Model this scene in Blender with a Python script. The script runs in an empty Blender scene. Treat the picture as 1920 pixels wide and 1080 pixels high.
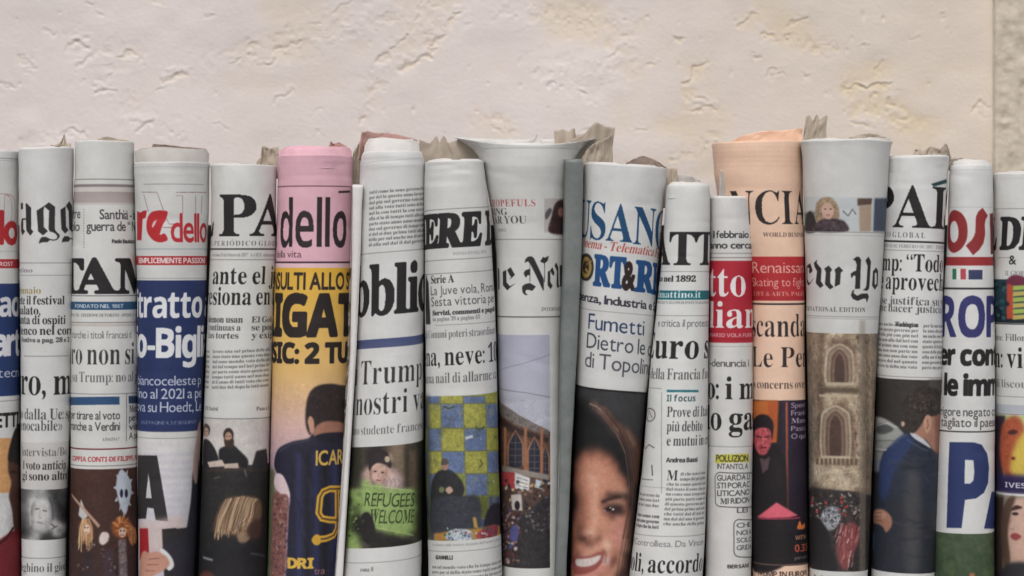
import bpy, bmesh, math, random
import numpy as np
random.seed(7)
RNG = np.random.default_rng(11)
SC = bpy.context.scene
R = math.radians

# ------------------------------------------------------------------ camera
F_PX = 4500.0            # focal length, in pixels of a 1920 wide frame
S = 0.00054              # metres per such pixel at the newspapers' plane
D = F_PX * S             # camera distance
HOR = 480.0              # eye level
cam_d = bpy.data.cameras.new("camera")
cam = bpy.data.objects.new("camera", cam_d)
SC.collection.objects.link(cam)
cam.location = (0, -D, 0)
cam.rotation_euler = (R(90), 0, 0)
cam_d.sensor_width = 36
cam_d.lens = 36 * F_PX / 1920
cam_d.shift_y = -(540 - HOR) / 1920
cam_d.clip_end = 100
cam_d.clip_start = 0.05
cam_d.dof.use_dof = True
cam_d.dof.focus_distance = D - 0.03
cam_d.dof.aperture_fstop = 2.6
SC.camera = cam

# ------------------------------------------------------------------ daylight (open shade, soft sky)
W = bpy.data.worlds.new("World")
SC.world = W
W.use_nodes = True
wn, wl = W.node_tree.nodes, W.node_tree.links
SUN_EL, SUN_AZ = R(50), R(-9)          # azimuth from the -Y (camera) side, negative = to the left
sky = wn.new("ShaderNodeTexSky")
sky.sky_type = 'NISHITA'
sky.sun_disc = False
sky.sun_elevation = SUN_EL
sky.sun_rotation = math.pi + SUN_AZ * -1
sky.dust_density = 3.0
hsv = wn.new("ShaderNodeHueSaturation")
hsv.inputs["Saturation"].default_value = 0.30
wl.new(sky.outputs[0], hsv.inputs["Color"])
wl.new(hsv.outputs[0], wn["Background"].inputs["Color"])
wn["Background"].inputs["Strength"].default_value = 0.13
sd = bpy.data.lights.new("sun", 'SUN')
sd.energy = 1.1
sd.angle = R(28)
sd.color = (1.0, 0.955, 0.90)
sun = bpy.data.objects.new("sun", sd)
SC.collection.objects.link(sun)
sun.rotation_euler = (R(90) - SUN_EL, 0, SUN_AZ)
SC.view_settings.view_transform = 'Standard'
SC.view_settings.look = 'None'
SC.view_settings.exposure = 0.13
SC.view_settings.gamma = 1.0
SC.render.engine = 'CYCLES'
SC.cycles.max_bounces = 6
SC.cycles.diffuse_bounces = 2
SC.cycles.use_denoising = True

def link(o):
    SC.collection.objects.link(o)
    return o

def X_at(px, depth=0.0):
    return (px - 960) * S * (D + depth) / D

def Z_at(py, depth=0.0):
    return -(py - HOR) * S * (D + depth) / D

# ------------------------------------------------------------------ node helpers
def new_mat(name):
    m = bpy.data.materials.new(name)
    m.use_nodes = True
    nt = m.node_tree
    return m, nt.nodes, nt.links, nt.nodes["Principled BSDF"]

def noise(n, l, coord, scale, detail=4, rough=0.6):
    t = n.new("ShaderNodeTexNoise")
    t.inputs["Scale"].default_value = scale
    t.inputs["Detail"].default_value = detail
    t.inputs["Roughness"].default_value = rough
    l.new(coord, t.inputs["Vector"])
    return t

def ramp(n, l, fac, stops):
    r = n.new("ShaderNodeValToRGB")
    while len(r.color_ramp.elements) < len(stops):
        r.color_ramp.elements.new(0.5)
    for e, (p, c) in zip(r.color_ramp.elements, stops):
        e.position = p
        e.color = (*c, 1)
    l.new(fac, r.inputs[0])
    return r

def bump(n, l, h, strength, dist, prev=None):
    b = n.new("ShaderNodeBump")
    b.inputs["Strength"].default_value = strength
    b.inputs["Distance"].default_value = dist
    l.new(h, b.inputs["Height"])
    if prev is not None:
        l.new(prev.outputs[0], b.inputs["Normal"])
    return b

def lin(c):
    return tuple((v / 255) ** 2.2 for v in c)

def mesh_obj(name, verts, faces, mat, parent=None, smooth=True, uvs=None):
    me = bpy.data.meshes.new(name)
    verts = np.asarray(verts, dtype=np.float32)
    faces = np.asarray(faces, dtype=np.int32)
    k = faces.shape[1]
    me.vertices.add(len(verts))
    me.vertices.foreach_set("co", verts.ravel())
    me.loops.add(faces.size)
    me.loops.foreach_set("vertex_index", faces.ravel())
    me.polygons.add(len(faces))
    me.polygons.foreach_set("loop_start", np.arange(0, faces.size, k, dtype=np.int32))
    me.polygons.foreach_set("loop_total", np.full(len(faces), k, dtype=np.int32))
    me.update(calc_edges=True)
    me.validate()
    if uvs is not None:
        uvl = me.uv_layers.new(name="print")
        uvl.data.foreach_set("uv", np.asarray(uvs, dtype=np.float32)[faces.ravel()].ravel())
    me.polygons.foreach_set("use_smooth", np.full(len(me.polygons), smooth))
    me.materials.append(mat)
    o = link(bpy.data.objects.new(name, me))
    o.parent = parent
    return o

def grid_faces(nr, nc, wrap=False):
    r = np.arange(nr - 1)[:, None]
    c = np.arange(nc if wrap else nc - 1)[None, :]
    c2 = (c + 1) % nc
    a = r * nc + c
    b = r * nc + c2
    return np.stack([a, a + nc, b + nc, b], -1).reshape(-1, 4)

def smooth_noise(ny, nx, cy, cx, seed=0, wrapx=False):
    g = np.random.default_rng(seed)
    a = g.standard_normal((cy + 3, cx + 3))
    if wrapx:
        a[:, cx:] = a[:, :3]
    y = np.linspace(0, cy, ny, endpoint=False)
    x = np.linspace(0, cx, nx, endpoint=False)
    iy, ix = y.astype(int), x.astype(int)
    fy, fx = y - iy, x - ix
    fy = (fy * fy * (3 - 2 * fy))[:, None]
    fx = (fx * fx * (3 - 2 * fx))[None]
    A = a[iy][:, ix]; B = a[iy][:, ix + 1]; C_ = a[iy + 1][:, ix]; D_ = a[iy + 1][:, ix + 1]
    return (A * (1 - fx) + B * fx) * (1 - fy) + (C_ * (1 - fx) + D_ * fx) * fy
# ------------------------------------------------------------------ the wall behind
WALL_Y = 0.17
def seg_dist(X, Z, x0, z0, x1, z1):
    dx, dz = x1 - x0, z1 - z0
    t = np.clip(((X - x0) * dx + (Z - z0) * dz) / (dx * dx + dz * dz + 1e-9), 0, 1)
    return np.hypot(X - x0 - t * dx, Z - z0 - t * dz), t

def wall_relief(X, Y):
    """relief in photo pixels (positive = out of the wall); X, Y in photo pixels"""
    ny, nx = X.shape
    n1 = smooth_noise(ny, nx, 26, 120, 1)
    n2 = smooth_noise(ny, nx, 62, 300, 2)
    n3 = smooth_noise(ny, nx, 11, 48, 3)
    n4 = smooth_noise(ny, nx, 4, 16, 4)
    n5 = smooth_noise(ny, nx, 124, 600, 5)
    h = n4 * 1.3 + n3 * 0.55
    wx = X + n1 * 5 + n2 * 2.5
    wy = Y + np.roll(n1, 77, 1) * 5 + np.roll(n2, 55, 1) * 2.5
    # rough, chipped zones: torn skim coat
    def zone(x0, y0, x1, y1, w):
        d, _ = seg_dist(wx, wy, x0, y0, x1, y1)
        return np.clip(1.3 - d / w, 0, 1)
    z = np.zeros_like(X)
    for a in [(880, -10, 700, 160, 34), (700, 160, 690, 235, 22), (470, 110, 640, 60, 34), (560, 60, 860, 5, 46), (400, 110, 480, 100, 22),
              (150, 85, 250, 105, 36), (160, 150, 250, 185, 24), (130, 75, 150, 95, 18), (50, 110, 60, 130, 16), (10, 150, 20, 165, 16),
              (1590, 160, 1670, 190, 30), (1600, 200, 1700, 225, 30), (1295, 185, 1340, 215, 26), (1390, 35, 1410, 45, 20), (1300, 150, 1325, 120, 18),
              (1150, 80, 1180, 110, 30), (1070, 160, 1110, 180, 30), (1440, 70, 1560, 90, 18), (250, 225, 330, 250, 32), (300, 10, 280, -20, 20),
              (1830, 200, 1850, 205, 14), (960, 20, 1180, 50, 40), (1480, 140, 1500, 145, 12), (60, 260, 150, 250, 20), (1000, 120, 1180, 130, 30),
              (1700, 210, 1730, 230, 16), (900, 215, 960, 240, 22), (1340, 260, 1260, 300, 20)]:
        z = np.maximum(z, zone(*a))
    rough = np.abs(n2) * 1.1 + np.abs(n1) * 0.8 + n5 * 0.55
    crisp = 1 / (1 + np.exp(-(n1 + 0.6 * n2 - 0.15) * 5))
    h = h - z * (0.35 + crisp * 0.95 + rough * 0.4) + z * 0.6
    # single gouges and trowel ridges: (x0, y0, x1, y1, width, depth)
    for x0, y0, x1, y1, w, dp in [
        (125, 92, 140, 80, 5, 4), (140, 80, 160, 90, 5, 5), (228, 108, 256, 98, 5, 5), (262, 104, 264, 116, 3.5, 4), (212, 148, 226, 128, 3.5, 3),
        (308, 152, 330, 143, 4.5, 5), (330, 143, 352, 146, 4.5, 5), (292, 170, 312, 164, 4.5, 4), (180, 172, 215, 178, 4, 4), (145, 122, 168, 110, 4, 4),
        (40, 112, 52, 124, 4, 3.5), (46, 130, 62, 134, 4, 3), (2, 148, 22, 166, 4, 4), (168, 10, 175, 12, 4, 4), (184, 22, 190, 28, 4, 4), (80, 52, 98, 58, 4, 3),
        (384, 36, 398, 32, 4, 3), (520, 192, 546, 170, 4, 4), (522, 94, 560, 76, 4, 4.5), (465, 100, 480, 80, 4, 4), (495, 125, 515, 112, 4, 4),
        (430, 116, 448, 110, 3, 3), (712, 112, 728, 106, 5, 6), (752, 76, 762, 70, 5, 6), (735, 94, 742, 86, 4, 5), (812, 76, 834, 62, 5, 6),
        (752, 134, 800, 100, 5, 6), (800, 100, 812, 90, 5, 5), (835, 52, 860, 20, 5, 5), (700, 170, 703, 150, 4, 4), (773, 40, 782, 32, 4, 4),
        (872, 28, 884, 46, 3, 3), (594, 244, 600, 252, 4, 4), (578, 266, 592, 248, 2.5, 2), (580, 215, 600, 200, 2.5, 2), (408, 232, 422, 245, 3, 3),
        (680, 230, 690, 222, 4, 4), (1272, 66, 1282, 76, 4, 6), (1286, 158, 1324, 120, 4, 5), (1388, 48, 1420, 22, 4, 4), (1480, 46, 1512, 32, 4, 4),
        (1432, 64, 1445, 66, 4, 4), (1468, 64, 1478, 68, 4, 5), (1412, 108, 1426, 106, 4, 4), (1438, 146, 1462, 140, 4, 3.5), (1508, 140, 1516, 142, 4, 4),
        (1590, 166, 1620, 162, 4, 4.5), (1620, 162, 1668, 164, 4, 5), (1640, 140, 1652, 122, 4, 4), (1668, 188, 1678, 192, 6, 6), (1815, 208, 1834, 198, 4, 4),
        (1834, 198, 1848, 202, 4, 3), (1296, 206, 1340, 210, 5, 5), (1310, 186, 1322, 192, 4, 4), (1025, 161, 1034, 162, 5, 5), (1088, 174, 1096, 176, 4, 5),
        (1140, 106, 1160, 96, 3, 3), (1174, 66, 1184, 70, 4, 4), (1216, 124, 1224, 126, 3, 4), (1612, 88, 1624, 90, 3, 3.5), (1768, 36, 1774, 36, 4, 4),
        (1688, 220, 1700, 226, 4, 4), (1600, 230, 1628, 236, 4, 4), (1096, 246, 1106, 243, 4, 4), (1190, 243, 1215, 242, 3, 3), (255, 240, 285, 232, 5, 5),
        (920, 245, 938, 250, 4, 3), (160, 255, 118, 250, 4, 4), (1705, 72, 1722, 68, 3, 2.5), (630, 20, 660, 4, 4, 3)]:
        d, t = seg_dist(wx, wy, x0, y0, x1, y1)
        w2 = w * 0.85
        h -= dp * np.exp(-(d / w2) ** 2) * 0.4
        d2, _ = seg_dist(wx, wy + w * 1.7, x0, y0, x1, y1)
        h += dp * 0.17 * np.exp(-(d2 / (w2 * 1.3)) ** 2)
    # little pin holes
    g = np.random.default_rng(5)
    for _ in range(60):
        x, y = g.uniform(0, 1860), g.uniform(-60, 330)
        r, dp = g.uniform(1.4, 3.4), g.uniform(0.8, 2.6)
        e = g.uniform(0.4, 1)
        h -= dp * np.exp(-(((X - x) / r) ** 2 + ((Y - y) * e / r) ** 2))
    return h + n5 * 0.12

def wall_material(name, stops, spots=0.0):
    m, n, l, p = new_mat(name)
    tc = n.new("ShaderNodeTexCoord")
    a = noise(n, l, tc.outputs["Object"], 5.0, 5, 0.6)
    r = ramp(n, l, a.outputs[0], stops)
    # cream undercoat where the relief attribute says the skim coat is gone
    at = n.new("ShaderNodeAttribute"); at.attribute_name = "chipped"
    mx = n.new("ShaderNodeMix"); mx.data_type = 'RGBA'
    l.new(at.outputs["Fac"], mx.inputs["Factor"])
    l.new(r.outputs[0], mx.inputs["A"])
    mx.inputs["B"].default_value = (*lin((222, 205, 178)), 1)
    st = noise(n, l, tc.outputs["Object"], 1.8, 6, 0.7)
    sr = ramp(n, l, st.outputs[0], [(0.35, (0.93, 0.925, 0.91)), (0.6, (1, 1, 1))])
    ms = n.new("ShaderNodeMix"); ms.data_type = 'RGBA'; ms.blend_type = 'MULTIPLY'; ms.inputs["Factor"].default_value = 1
    l.new(mx.outputs["Result"], ms.inputs["A"]); l.new(sr.outputs[0], ms.inputs["B"])
    out = ms.outputs["Result"]
    b = noise(n, l, tc.outputs["Object"], 420, 3, 0.6)
    l.new(out, p.inputs["Base Color"])
    p.inputs["Roughness"].default_value = 0.85
    p.inputs["Specular IOR Level"].default_value = 0.2
    b1 = bump(n, l, b.outputs[0], 0.12, 0.0006)
    c = noise(n, l, tc.outputs["Object"], 90, 5, 0.65)
    b2 = bump(n, l, c.outputs[0], 0.2, 0.002, b1)
    l.new(b2.outputs[0], p.inputs["Normal"])
    return m

m_wall = wall_material("painted_plaster", [(0.3, lin((221, 211, 207))), (0.7, lin((226, 216, 213)))])
def build_wall():
    k = (D + WALL_Y) / D
    # fine sheet where it is in view, in the plane of the rest
    xs = np.linspace(-260, 1866, 1120)
    ys = np.linspace(-60, 345, 250)
    X, Y = np.meshgrid(xs, ys)
    h = wall_relief(X, Y)
    edge = np.minimum.reduce([np.clip((X + 260) / 60, 0, 1), np.clip((345 - Y) / 20, 0, 1), np.clip((Y + 60) / 20, 0, 1)])
    h = h * edge
    P = np.stack([(X - 960) * S * k, np.full_like(X, WALL_Y) - h * S * 0.95, -(Y - HOR) * S * k], -1).reshape(-1, 3)
    o = mesh_obj("wall", P, grid_faces(*X.shape), m_wall)
    # the dents expose a creamier undercoat; right part of the wall is painted a little creamier
    base = np.clip((-h - 0.5) / 3.5, 0, 0.55) * np.clip(0.45 + X / 2600, 0, 1)
    warm = np.clip((X - 1000) / 860, 0, 1) * 0.45
    att = o.data.attributes.new("chipped", 'FLOAT', 'POINT')
    att.data.foreach_set("value", np.clip(base + warm, 0, 1).astype(np.float32).ravel())
    o["kind"] = "structure"
    # the plain remainder of the wall, butted round the fine sheet
    L, Rr, T, B, t, b = -3200, 1866, -1700, 1700, -60, 345
    q = []
    for (x0, x1, y0, y1) in [(L, -260, T, B), (-260, Rr, T, t), (-260, Rr, b, B)]:
        q.append((x0, x1, y0, y1))
    vs, fs = [], []
    for (x0, x1, y0, y1) in q:
        i = len(vs)
        for (x, y) in [(x0, y1), (x1, y1), (x1, y0), (x0, y0)]:
            vs.append(((x - 960) * S * k, WALL_Y, -(y - HOR) * S * k))
        fs.append((i, i + 1, i + 2, i + 3))
    w2 = mesh_obj("wall", vs, fs, m_wall, smooth=False)
    w2["kind"] = "structure"
build_wall()

def build_pillar():
    m, n, l, p = new_mat("rough_render")
    tc = n.new("ShaderNodeTexCoord")
    a = noise(n, l, tc.outputs["Object"], 70, 6, 0.7)
    r = ramp(n, l, a.outputs[0], [(0.30, lin((182, 169, 152))), (0.47, lin((200, 188, 171))), (0.7, lin((212, 201, 185)))])
    l.new(r.outputs[0], p.inputs["Base Color"])
    p.inputs["Roughness"].default_value = 0.9
    v = noise(n, l, tc.outputs["Object"], 160, 4, 0.6)
    b = bump(n, l, v.outputs[0], 0.8, 0.0015)
    l.new(b.outputs[0], p.inputs["Normal"])
    y1 = WALL_Y - 0.012
    k = (D + y1) / D
    xs = np.linspace(1864, 2500, 300)
    ys = np.linspace(-1700, 1700, 900)
    X, Y = np.meshgrid(xs, ys)
    h = smooth_noise(*X.shape, 300, 60, 21) * 0.7 + smooth_noise(*X.shape, 110, 22, 22) * 1.2 + smooth_noise(*X.shape, 40, 8, 23) * 1.2
    pit = smooth_noise(*X.shape, 170, 34, 24)
    h -= np.clip(pit - 0.9, 0, 1) * 4
    edge = np.clip((X - 1864) / 9, 0, 1)
    dep = np.where(X <= 1864.5, 0.02, 0) + (1 - edge) ** 2 * 0.002
    P = np.stack([(X - 960) * S * k, y1 - h * S * edge + dep, -(Y - HOR) * S * k], -1).reshape(-1, 3)
    o = mesh_obj("stone_pillar", P, grid_faces(*X.shape), m)
    o["kind"] = "structure"
build_pillar()

# ------------------------------------------------------------------ the ledge they stand on (just below the frame), and a dark board added for the black gaps
LEDGE_Z = Z_at(1240)
def build_ledge():
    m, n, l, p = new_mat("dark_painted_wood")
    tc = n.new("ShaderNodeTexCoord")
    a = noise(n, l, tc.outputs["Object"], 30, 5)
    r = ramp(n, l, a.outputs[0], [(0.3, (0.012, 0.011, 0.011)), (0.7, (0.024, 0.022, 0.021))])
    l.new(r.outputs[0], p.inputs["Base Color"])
    p.inputs["Roughness"].default_value = 0.6
    def box(bm, x0, x1, y0, y1, z0, z1):
        r = bmesh.ops.create_cube(bm, size=1)
        for v in r["verts"]:
            v.co = (x0 + (v.co.x + .5) * (x1 - x0), y0 + (v.co.y + .5) * (y1 - y0), z0 + (v.co.z + .5) * (z1 - z0))
    root = link(bpy.data.objects.new("newspaper_rack", None))
    root.location = (0, 0.05, LEDGE_Z - 0.02)
    root["label"] = "dark wooden rack shelf below the rolled newspapers, with an added dark board blackening the gaps behind them"
    root["category"] = "rack"
    for nm, dims in (("shelf", (-0.72, 0.72, -0.10, WALL_Y - 0.01, LEDGE_Z - 0.018, LEDGE_Z)),
                     ("dark_gap_board", (-0.72, 0.72, 0.085, 0.1, LEDGE_Z + 0.0005, Z_at(420)))):  # added dark board, stands in for the deep shade between the rolls
        bm = bmesh.new(); box(bm, *dims)
        bmesh.ops.bevel(bm, geom=list(bm.edges), offset=0.0015, segments=2, affect='EDGES')
        me = bpy.data.meshes.new(nm); bm.to_mesh(me); bm.free()
        me.materials.append(m)
        o = link(bpy.data.objects.new(nm, me)); o.parent = root
        o.location = (-root.location.x, -root.location.y, -root.location.z)
build_ledge()
# font (0 serif, 1 bold sans, 2 light sans, 3 blackletter), character code, loops, then per loop: points and their steps
LETTER_OUTLINES = [
0,65,2,27,80,166,-6,1,-57,-141,-6,-12,-6,-6,-8,-1,0,-7,49,0,0,7,-12,1,-5,3,-3,6,2,8,9,22,53,0,10,-24,1,-7,-2,-5,-7,-3,-10,-1,0,-7,76,0,0,7,-4,0,-4,2,-3,3,-10,19,3,41,58,22,56,23,-56,0,66,3,30,79,163,-74,0,0,-6,6,0,7,-2,5,-4,2,-3,
1,-10,0,-116,-1,-6,-3,-5,-3,-2,-6,-2,-7,-1,0,-6,79,0,19,1,16,4,13,8,9,9,6,11,1,14,-5,19,-16,14,-25,8,21,8,13,12,5,17,-8,21,-21,12,15,85,154,7,-2,4,-4,4,-7,2,-17,-1,-12,-3,-9,-4,-6,-6,-4,-9,-2,-14,-1,0,50,2,12,2,2,4,1,15,65,83,18,
-1,9,-3,7,-5,5,-7,3,-9,0,-24,-6,-17,-5,-4,-7,-3,-10,-2,-8,2,-3,2,-3,7,0,4,0,67,1,45,104,166,-27,-1,-14,-4,-13,-6,-12,-8,-10,-10,-8,-12,-6,-13,-3,-15,-1,-15,1,-17,3,-14,6,-14,8,-12,10,-10,11,-8,13,-6,14,-3,16,-2,27,4,22,12,19,20,
-7,6,-8,-9,-8,-7,-9,-6,-19,-7,-9,-1,-27,8,-17,25,-4,40,4,43,15,26,24,8,11,-1,11,-5,10,-7,9,-9,8,-12,6,-14,6,0,0,56,-6,0,-2,-6,-9,-5,0,68,2,23,79,163,-74,0,0,-6,13,-2,4,-3,3,-4,1,-6,0,-8,0,-108,0,-7,-1,-5,-6,-6,-12,-2,0,-6,75,0,47,
9,29,27,9,46,-2,24,-8,19,-12,17,-17,12,-22,6,16,80,155,25,-9,15,-24,5,-40,-1,-23,-3,-18,-7,-14,-8,-10,-12,-6,-15,-3,-9,2,-4,5,-1,11,0,111,1,11,4,5,0,69,1,51,143,163,-137,0,0,-6,12,-2,4,-3,3,-4,2,-16,0,-104,-2,-14,-6,-6,-14,-2,0,
-6,139,0,10,51,-7,0,-4,-10,-10,-14,-6,-5,-8,-5,-16,-6,-9,-1,-23,1,-3,2,-3,6,0,60,9,0,12,-3,9,-6,3,-5,2,-6,3,-17,6,0,0,82,-6,0,-2,-12,-4,-9,-5,-7,-5,-4,-8,-3,-14,-1,0,55,2,6,2,3,5,2,25,-1,13,-3,10,-5,7,-7,5,-10,3,-14,6,0,0,70,1,45,
140,163,-135,0,0,-6,13,-3,7,-6,1,-6,0,-120,-1,-6,-6,-7,-6,-2,-8,-1,0,-6,87,0,0,6,-17,2,-4,2,-4,5,-2,14,0,51,12,-1,9,-3,6,-5,4,-6,4,-10,2,-13,6,0,0,82,-7,0,-1,-12,-4,-9,-5,-6,-6,-5,-8,-3,-12,-1,0,58,0,3,6,5,22,0,18,-4,7,-3,5,-4,4,
-5,6,-14,2,-10,5,0,0,71,1,61,104,166,-27,-1,-14,-4,-13,-6,-12,-7,-18,-22,-6,-14,-3,-14,-1,-16,1,-17,3,-15,6,-13,9,-12,9,-10,12,-8,14,-6,15,-3,17,-2,21,2,22,4,21,8,0,43,1,5,2,3,4,2,12,2,0,6,-81,0,0,-6,15,-2,5,-2,2,-3,2,-6,0,-33,-2,
-5,-3,-4,-4,-3,-6,-2,-9,0,-13,2,-11,6,-10,11,-6,15,-5,19,-1,24,5,42,14,26,24,8,8,0,15,-6,13,-10,6,-6,5,-8,8,-18,6,0,0,56,-6,0,-7,-9,-2,-1,-5,0,-18,7,0,72,1,46,86,163,-80,0,0,-6,7,-1,6,-2,6,-6,1,-6,0,-121,-1,-6,-6,-7,-14,-2,0,-6,
81,0,0,6,-13,2,-6,7,-2,6,0,58,57,0,0,-58,-4,-10,-4,-3,-13,-2,0,-6,80,0,0,6,-7,1,-5,2,-4,3,-4,10,0,120,3,10,10,4,7,1,0,6,-80,0,0,-6,16,-4,4,-5,1,-12,0,-47,-57,0,0,47,3,15,2,2,16,4,0,73,1,23,88,163,-83,0,0,-6,14,-2,4,-2,3,-8,1,-7,0,
-111,-2,-12,-3,-4,-10,-4,-7,-1,0,-6,83,0,0,6,-11,2,-9,5,-3,10,0,115,2,11,3,4,4,2,14,2,0,74,1,36,112,163,-84,0,0,-6,16,-3,3,-2,4,-6,2,-9,0,-129,-1,-13,-2,-4,-3,-3,-4,-2,-11,0,-4,3,0,6,4,8,1,7,-2,9,-6,6,-14,1,-4,-1,-6,-7,-2,-4,0,
-12,5,-10,4,-5,17,-9,6,-1,8,0,29,6,17,18,6,31,0,105,3,13,5,4,13,3,0,75,1,52,86,163,-80,0,0,-6,7,-1,6,-2,3,-2,3,-4,2,-12,0,-107,-2,-14,-2,-4,-4,-3,-13,-2,0,-6,80,0,0,6,-13,2,-6,7,-2,14,0,42,6,5,42,-53,6,-8,0,-5,-4,-3,-8,0,-3,-1,-4,
0,0,-6,85,0,0,6,-11,3,-5,4,-3,4,-69,85,26,27,17,16,16,9,17,3,0,6,-69,0,0,-6,11,-1,7,-2,3,-5,-1,-4,-9,-12,-50,-50,0,57,3,11,2,2,16,4,0,76,1,31,89,163,-83,0,0,-6,7,-1,6,-2,3,-2,3,-4,1,-5,0,-122,-1,-6,-6,-7,-14,-2,0,-6,138,0,9,55,-6,
0,-4,-10,-10,-17,-5,-6,-7,-5,-16,-5,-10,-2,-20,0,-7,4,-2,6,0,9,0,107,2,13,4,5,12,3,6,0,0,77,1,41,66,163,-61,0,0,-6,17,-4,3,-4,2,-12,0,-109,-2,-13,-3,-4,-4,-3,-13,-2,0,-6,56,0,0,6,-14,2,-7,6,-2,6,0,9,0,110,59,-139,6,0,60,143,0,
-113,-1,-11,-2,-6,-5,-4,-13,-3,0,-6,78,0,0,6,-12,2,-3,2,-3,5,-2,10,0,117,2,6,6,6,13,3,0,6,-60,0,-48,-112,0,78,1,34,56,163,-49,0,0,-6,6,-2,14,-16,0,-116,-3,-11,-2,-2,-6,-3,-9,-1,0,-6,52,0,0,6,-13,2,-6,7,-2,5,0,105,106,-129,7,0,0,
138,0,8,1,6,3,4,3,2,6,2,8,1,0,6,-54,0,0,-6,16,-4,3,-2,2,-6,1,-10,0,-75,0,79,2,33,95,167,-24,-3,-20,-9,-9,-6,-8,-7,-7,-8,-6,-9,-5,-10,-5,-22,-1,-11,3,-24,3,-10,10,-19,8,-9,16,-12,10,-6,22,-5,11,-1,12,1,22,5,19,12,8,6,13,18,5,10,6,
22,0,24,-6,21,-5,10,-6,9,-7,8,-8,7,-18,11,-10,4,18,70,150,23,8,12,-2,11,-6,8,-11,7,-15,3,-20,2,-22,-5,-44,-13,-25,-23,-9,-13,3,-10,6,-8,11,-7,15,-4,19,-1,24,4,42,0,80,2,32,76,163,-70,0,0,-6,7,-1,6,-2,6,-6,1,-6,0,-121,-1,-6,-6,-7,
-14,-2,0,-6,81,0,0,6,-13,2,-6,7,-2,6,0,52,21,0,18,2,15,4,12,7,8,9,6,11,1,13,-3,16,-4,7,-5,6,-6,5,-8,4,-11,3,-14,2,14,77,154,9,-1,7,-3,5,-5,6,-16,0,-23,-3,-9,-4,-7,-6,-4,-8,-3,-18,-1,0,60,1,7,4,4,0,81,2,43,95,167,-24,-3,-20,-9,-9,
-6,-8,-7,-7,-8,-6,-9,-5,-10,-5,-22,-1,-11,1,-13,2,-12,9,-22,6,-9,8,-8,9,-7,10,-6,12,-5,16,-23,23,-14,29,-4,28,3,14,5,-1,7,-12,-3,-5,0,-17,3,-14,10,-10,16,18,7,14,10,12,14,9,15,5,17,2,19,0,12,-6,21,-5,10,-6,9,-7,8,-8,7,-18,11,-10,
4,18,70,150,23,8,12,-2,11,-6,8,-11,7,-15,3,-20,2,-22,-5,-44,-13,-25,-23,-9,-12,3,-11,6,-8,11,-7,15,-4,19,-1,24,4,42,0,82,2,33,77,163,-71,0,0,-6,7,-1,6,-2,6,-6,1,-6,0,-121,-1,-6,-6,-7,-14,-2,0,-6,81,0,0,6,-13,2,-6,7,-2,6,0,55,7,0,
49,-76,51,0,0,6,-11,3,-7,9,-41,62,20,9,12,13,4,17,-2,14,-6,11,-10,8,-13,6,-18,3,15,74,154,6,0,16,-4,10,-11,3,-19,-2,-11,-3,-10,-4,-7,-7,-4,-9,-3,-11,-2,-8,0,0,55,1,10,2,3,0,83,1,71,66,167,-9,-1,-16,-5,-7,-5,-5,-5,-5,-7,-4,-8,-2,
-17,1,-11,3,-10,6,-8,7,-7,11,-8,12,-7,22,-11,11,-7,6,-8,3,-10,-1,-7,-7,-12,-6,-5,-7,-2,-9,-1,-11,2,-10,4,-9,7,-8,10,-5,12,-5,16,-6,0,0,-60,6,0,1,5,3,3,9,0,3,-2,3,0,15,-5,12,-1,12,1,11,2,18,9,7,6,5,6,7,18,-1,23,-5,12,-9,10,-13,10,
-33,15,-13,8,-5,4,-6,10,1,12,2,6,9,8,7,2,8,1,12,-2,13,-8,5,-5,9,-14,4,-8,2,-8,6,0,0,53,-6,0,-2,-5,-3,-2,-9,0,-13,4,0,84,1,27,4,163,0,-50,6,0,3,13,4,10,6,8,9,6,9,4,15,1,0,-126,-1,-8,-4,-10,-4,-3,-14,-2,0,-6,84,0,0,6,-14,2,-4,3,-3,
4,-2,14,0,126,25,-5,15,-14,6,-23,6,0,0,50,0,85,1,48,86,163,-81,0,0,-6,8,-1,5,-2,4,-3,2,-3,2,-6,0,-6,0,-81,2,-18,4,-15,9,-12,12,-8,15,-5,21,-2,19,2,16,5,12,9,8,14,5,18,2,22,0,77,1,5,6,7,11,3,0,6,-51,0,0,-6,13,-3,5,-3,2,-3,2,-6,0,
-7,0,-78,-4,-28,-15,-16,-23,-5,-10,1,-9,4,-6,6,-5,7,-3,11,0,13,0,90,1,8,4,5,16,4,0,86,1,30,76,163,-81,0,0,-6,10,-4,6,-7,5,-10,60,-141,6,0,55,142,6,12,3,4,3,2,9,2,0,6,-51,0,0,-6,6,0,9,-3,3,-2,2,-6,0,-3,-3,-8,-32,-84,-34,84,-3,8,0,
7,1,2,8,4,4,1,8,0,0,87,1,41,65,163,-70,0,0,-6,8,-2,5,-6,3,-9,50,-144,7,0,45,114,40,-114,7,0,45,140,7,15,3,3,8,3,0,6,-43,0,0,-6,9,-2,5,-3,2,-3,-1,-12,-26,-78,-29,86,2,7,6,3,9,2,0,6,-75,0,0,-6,13,-3,5,-6,7,-22,-27,-71,-27,78,-1,6,
-2,4,0,7,3,4,7,3,5,0,0,88,1,49,87,163,-82,0,0,-6,8,-2,4,-3,11,-14,41,-64,-37,-50,-9,-10,-9,-6,-10,-2,0,-6,58,0,0,6,-10,1,-6,4,-2,5,5,13,26,36,26,-42,3,-9,-2,-4,-6,-3,-11,-1,0,-6,81,0,0,6,-8,2,-10,12,-48,75,33,46,11,10,5,3,7,2,8,1,
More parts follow.
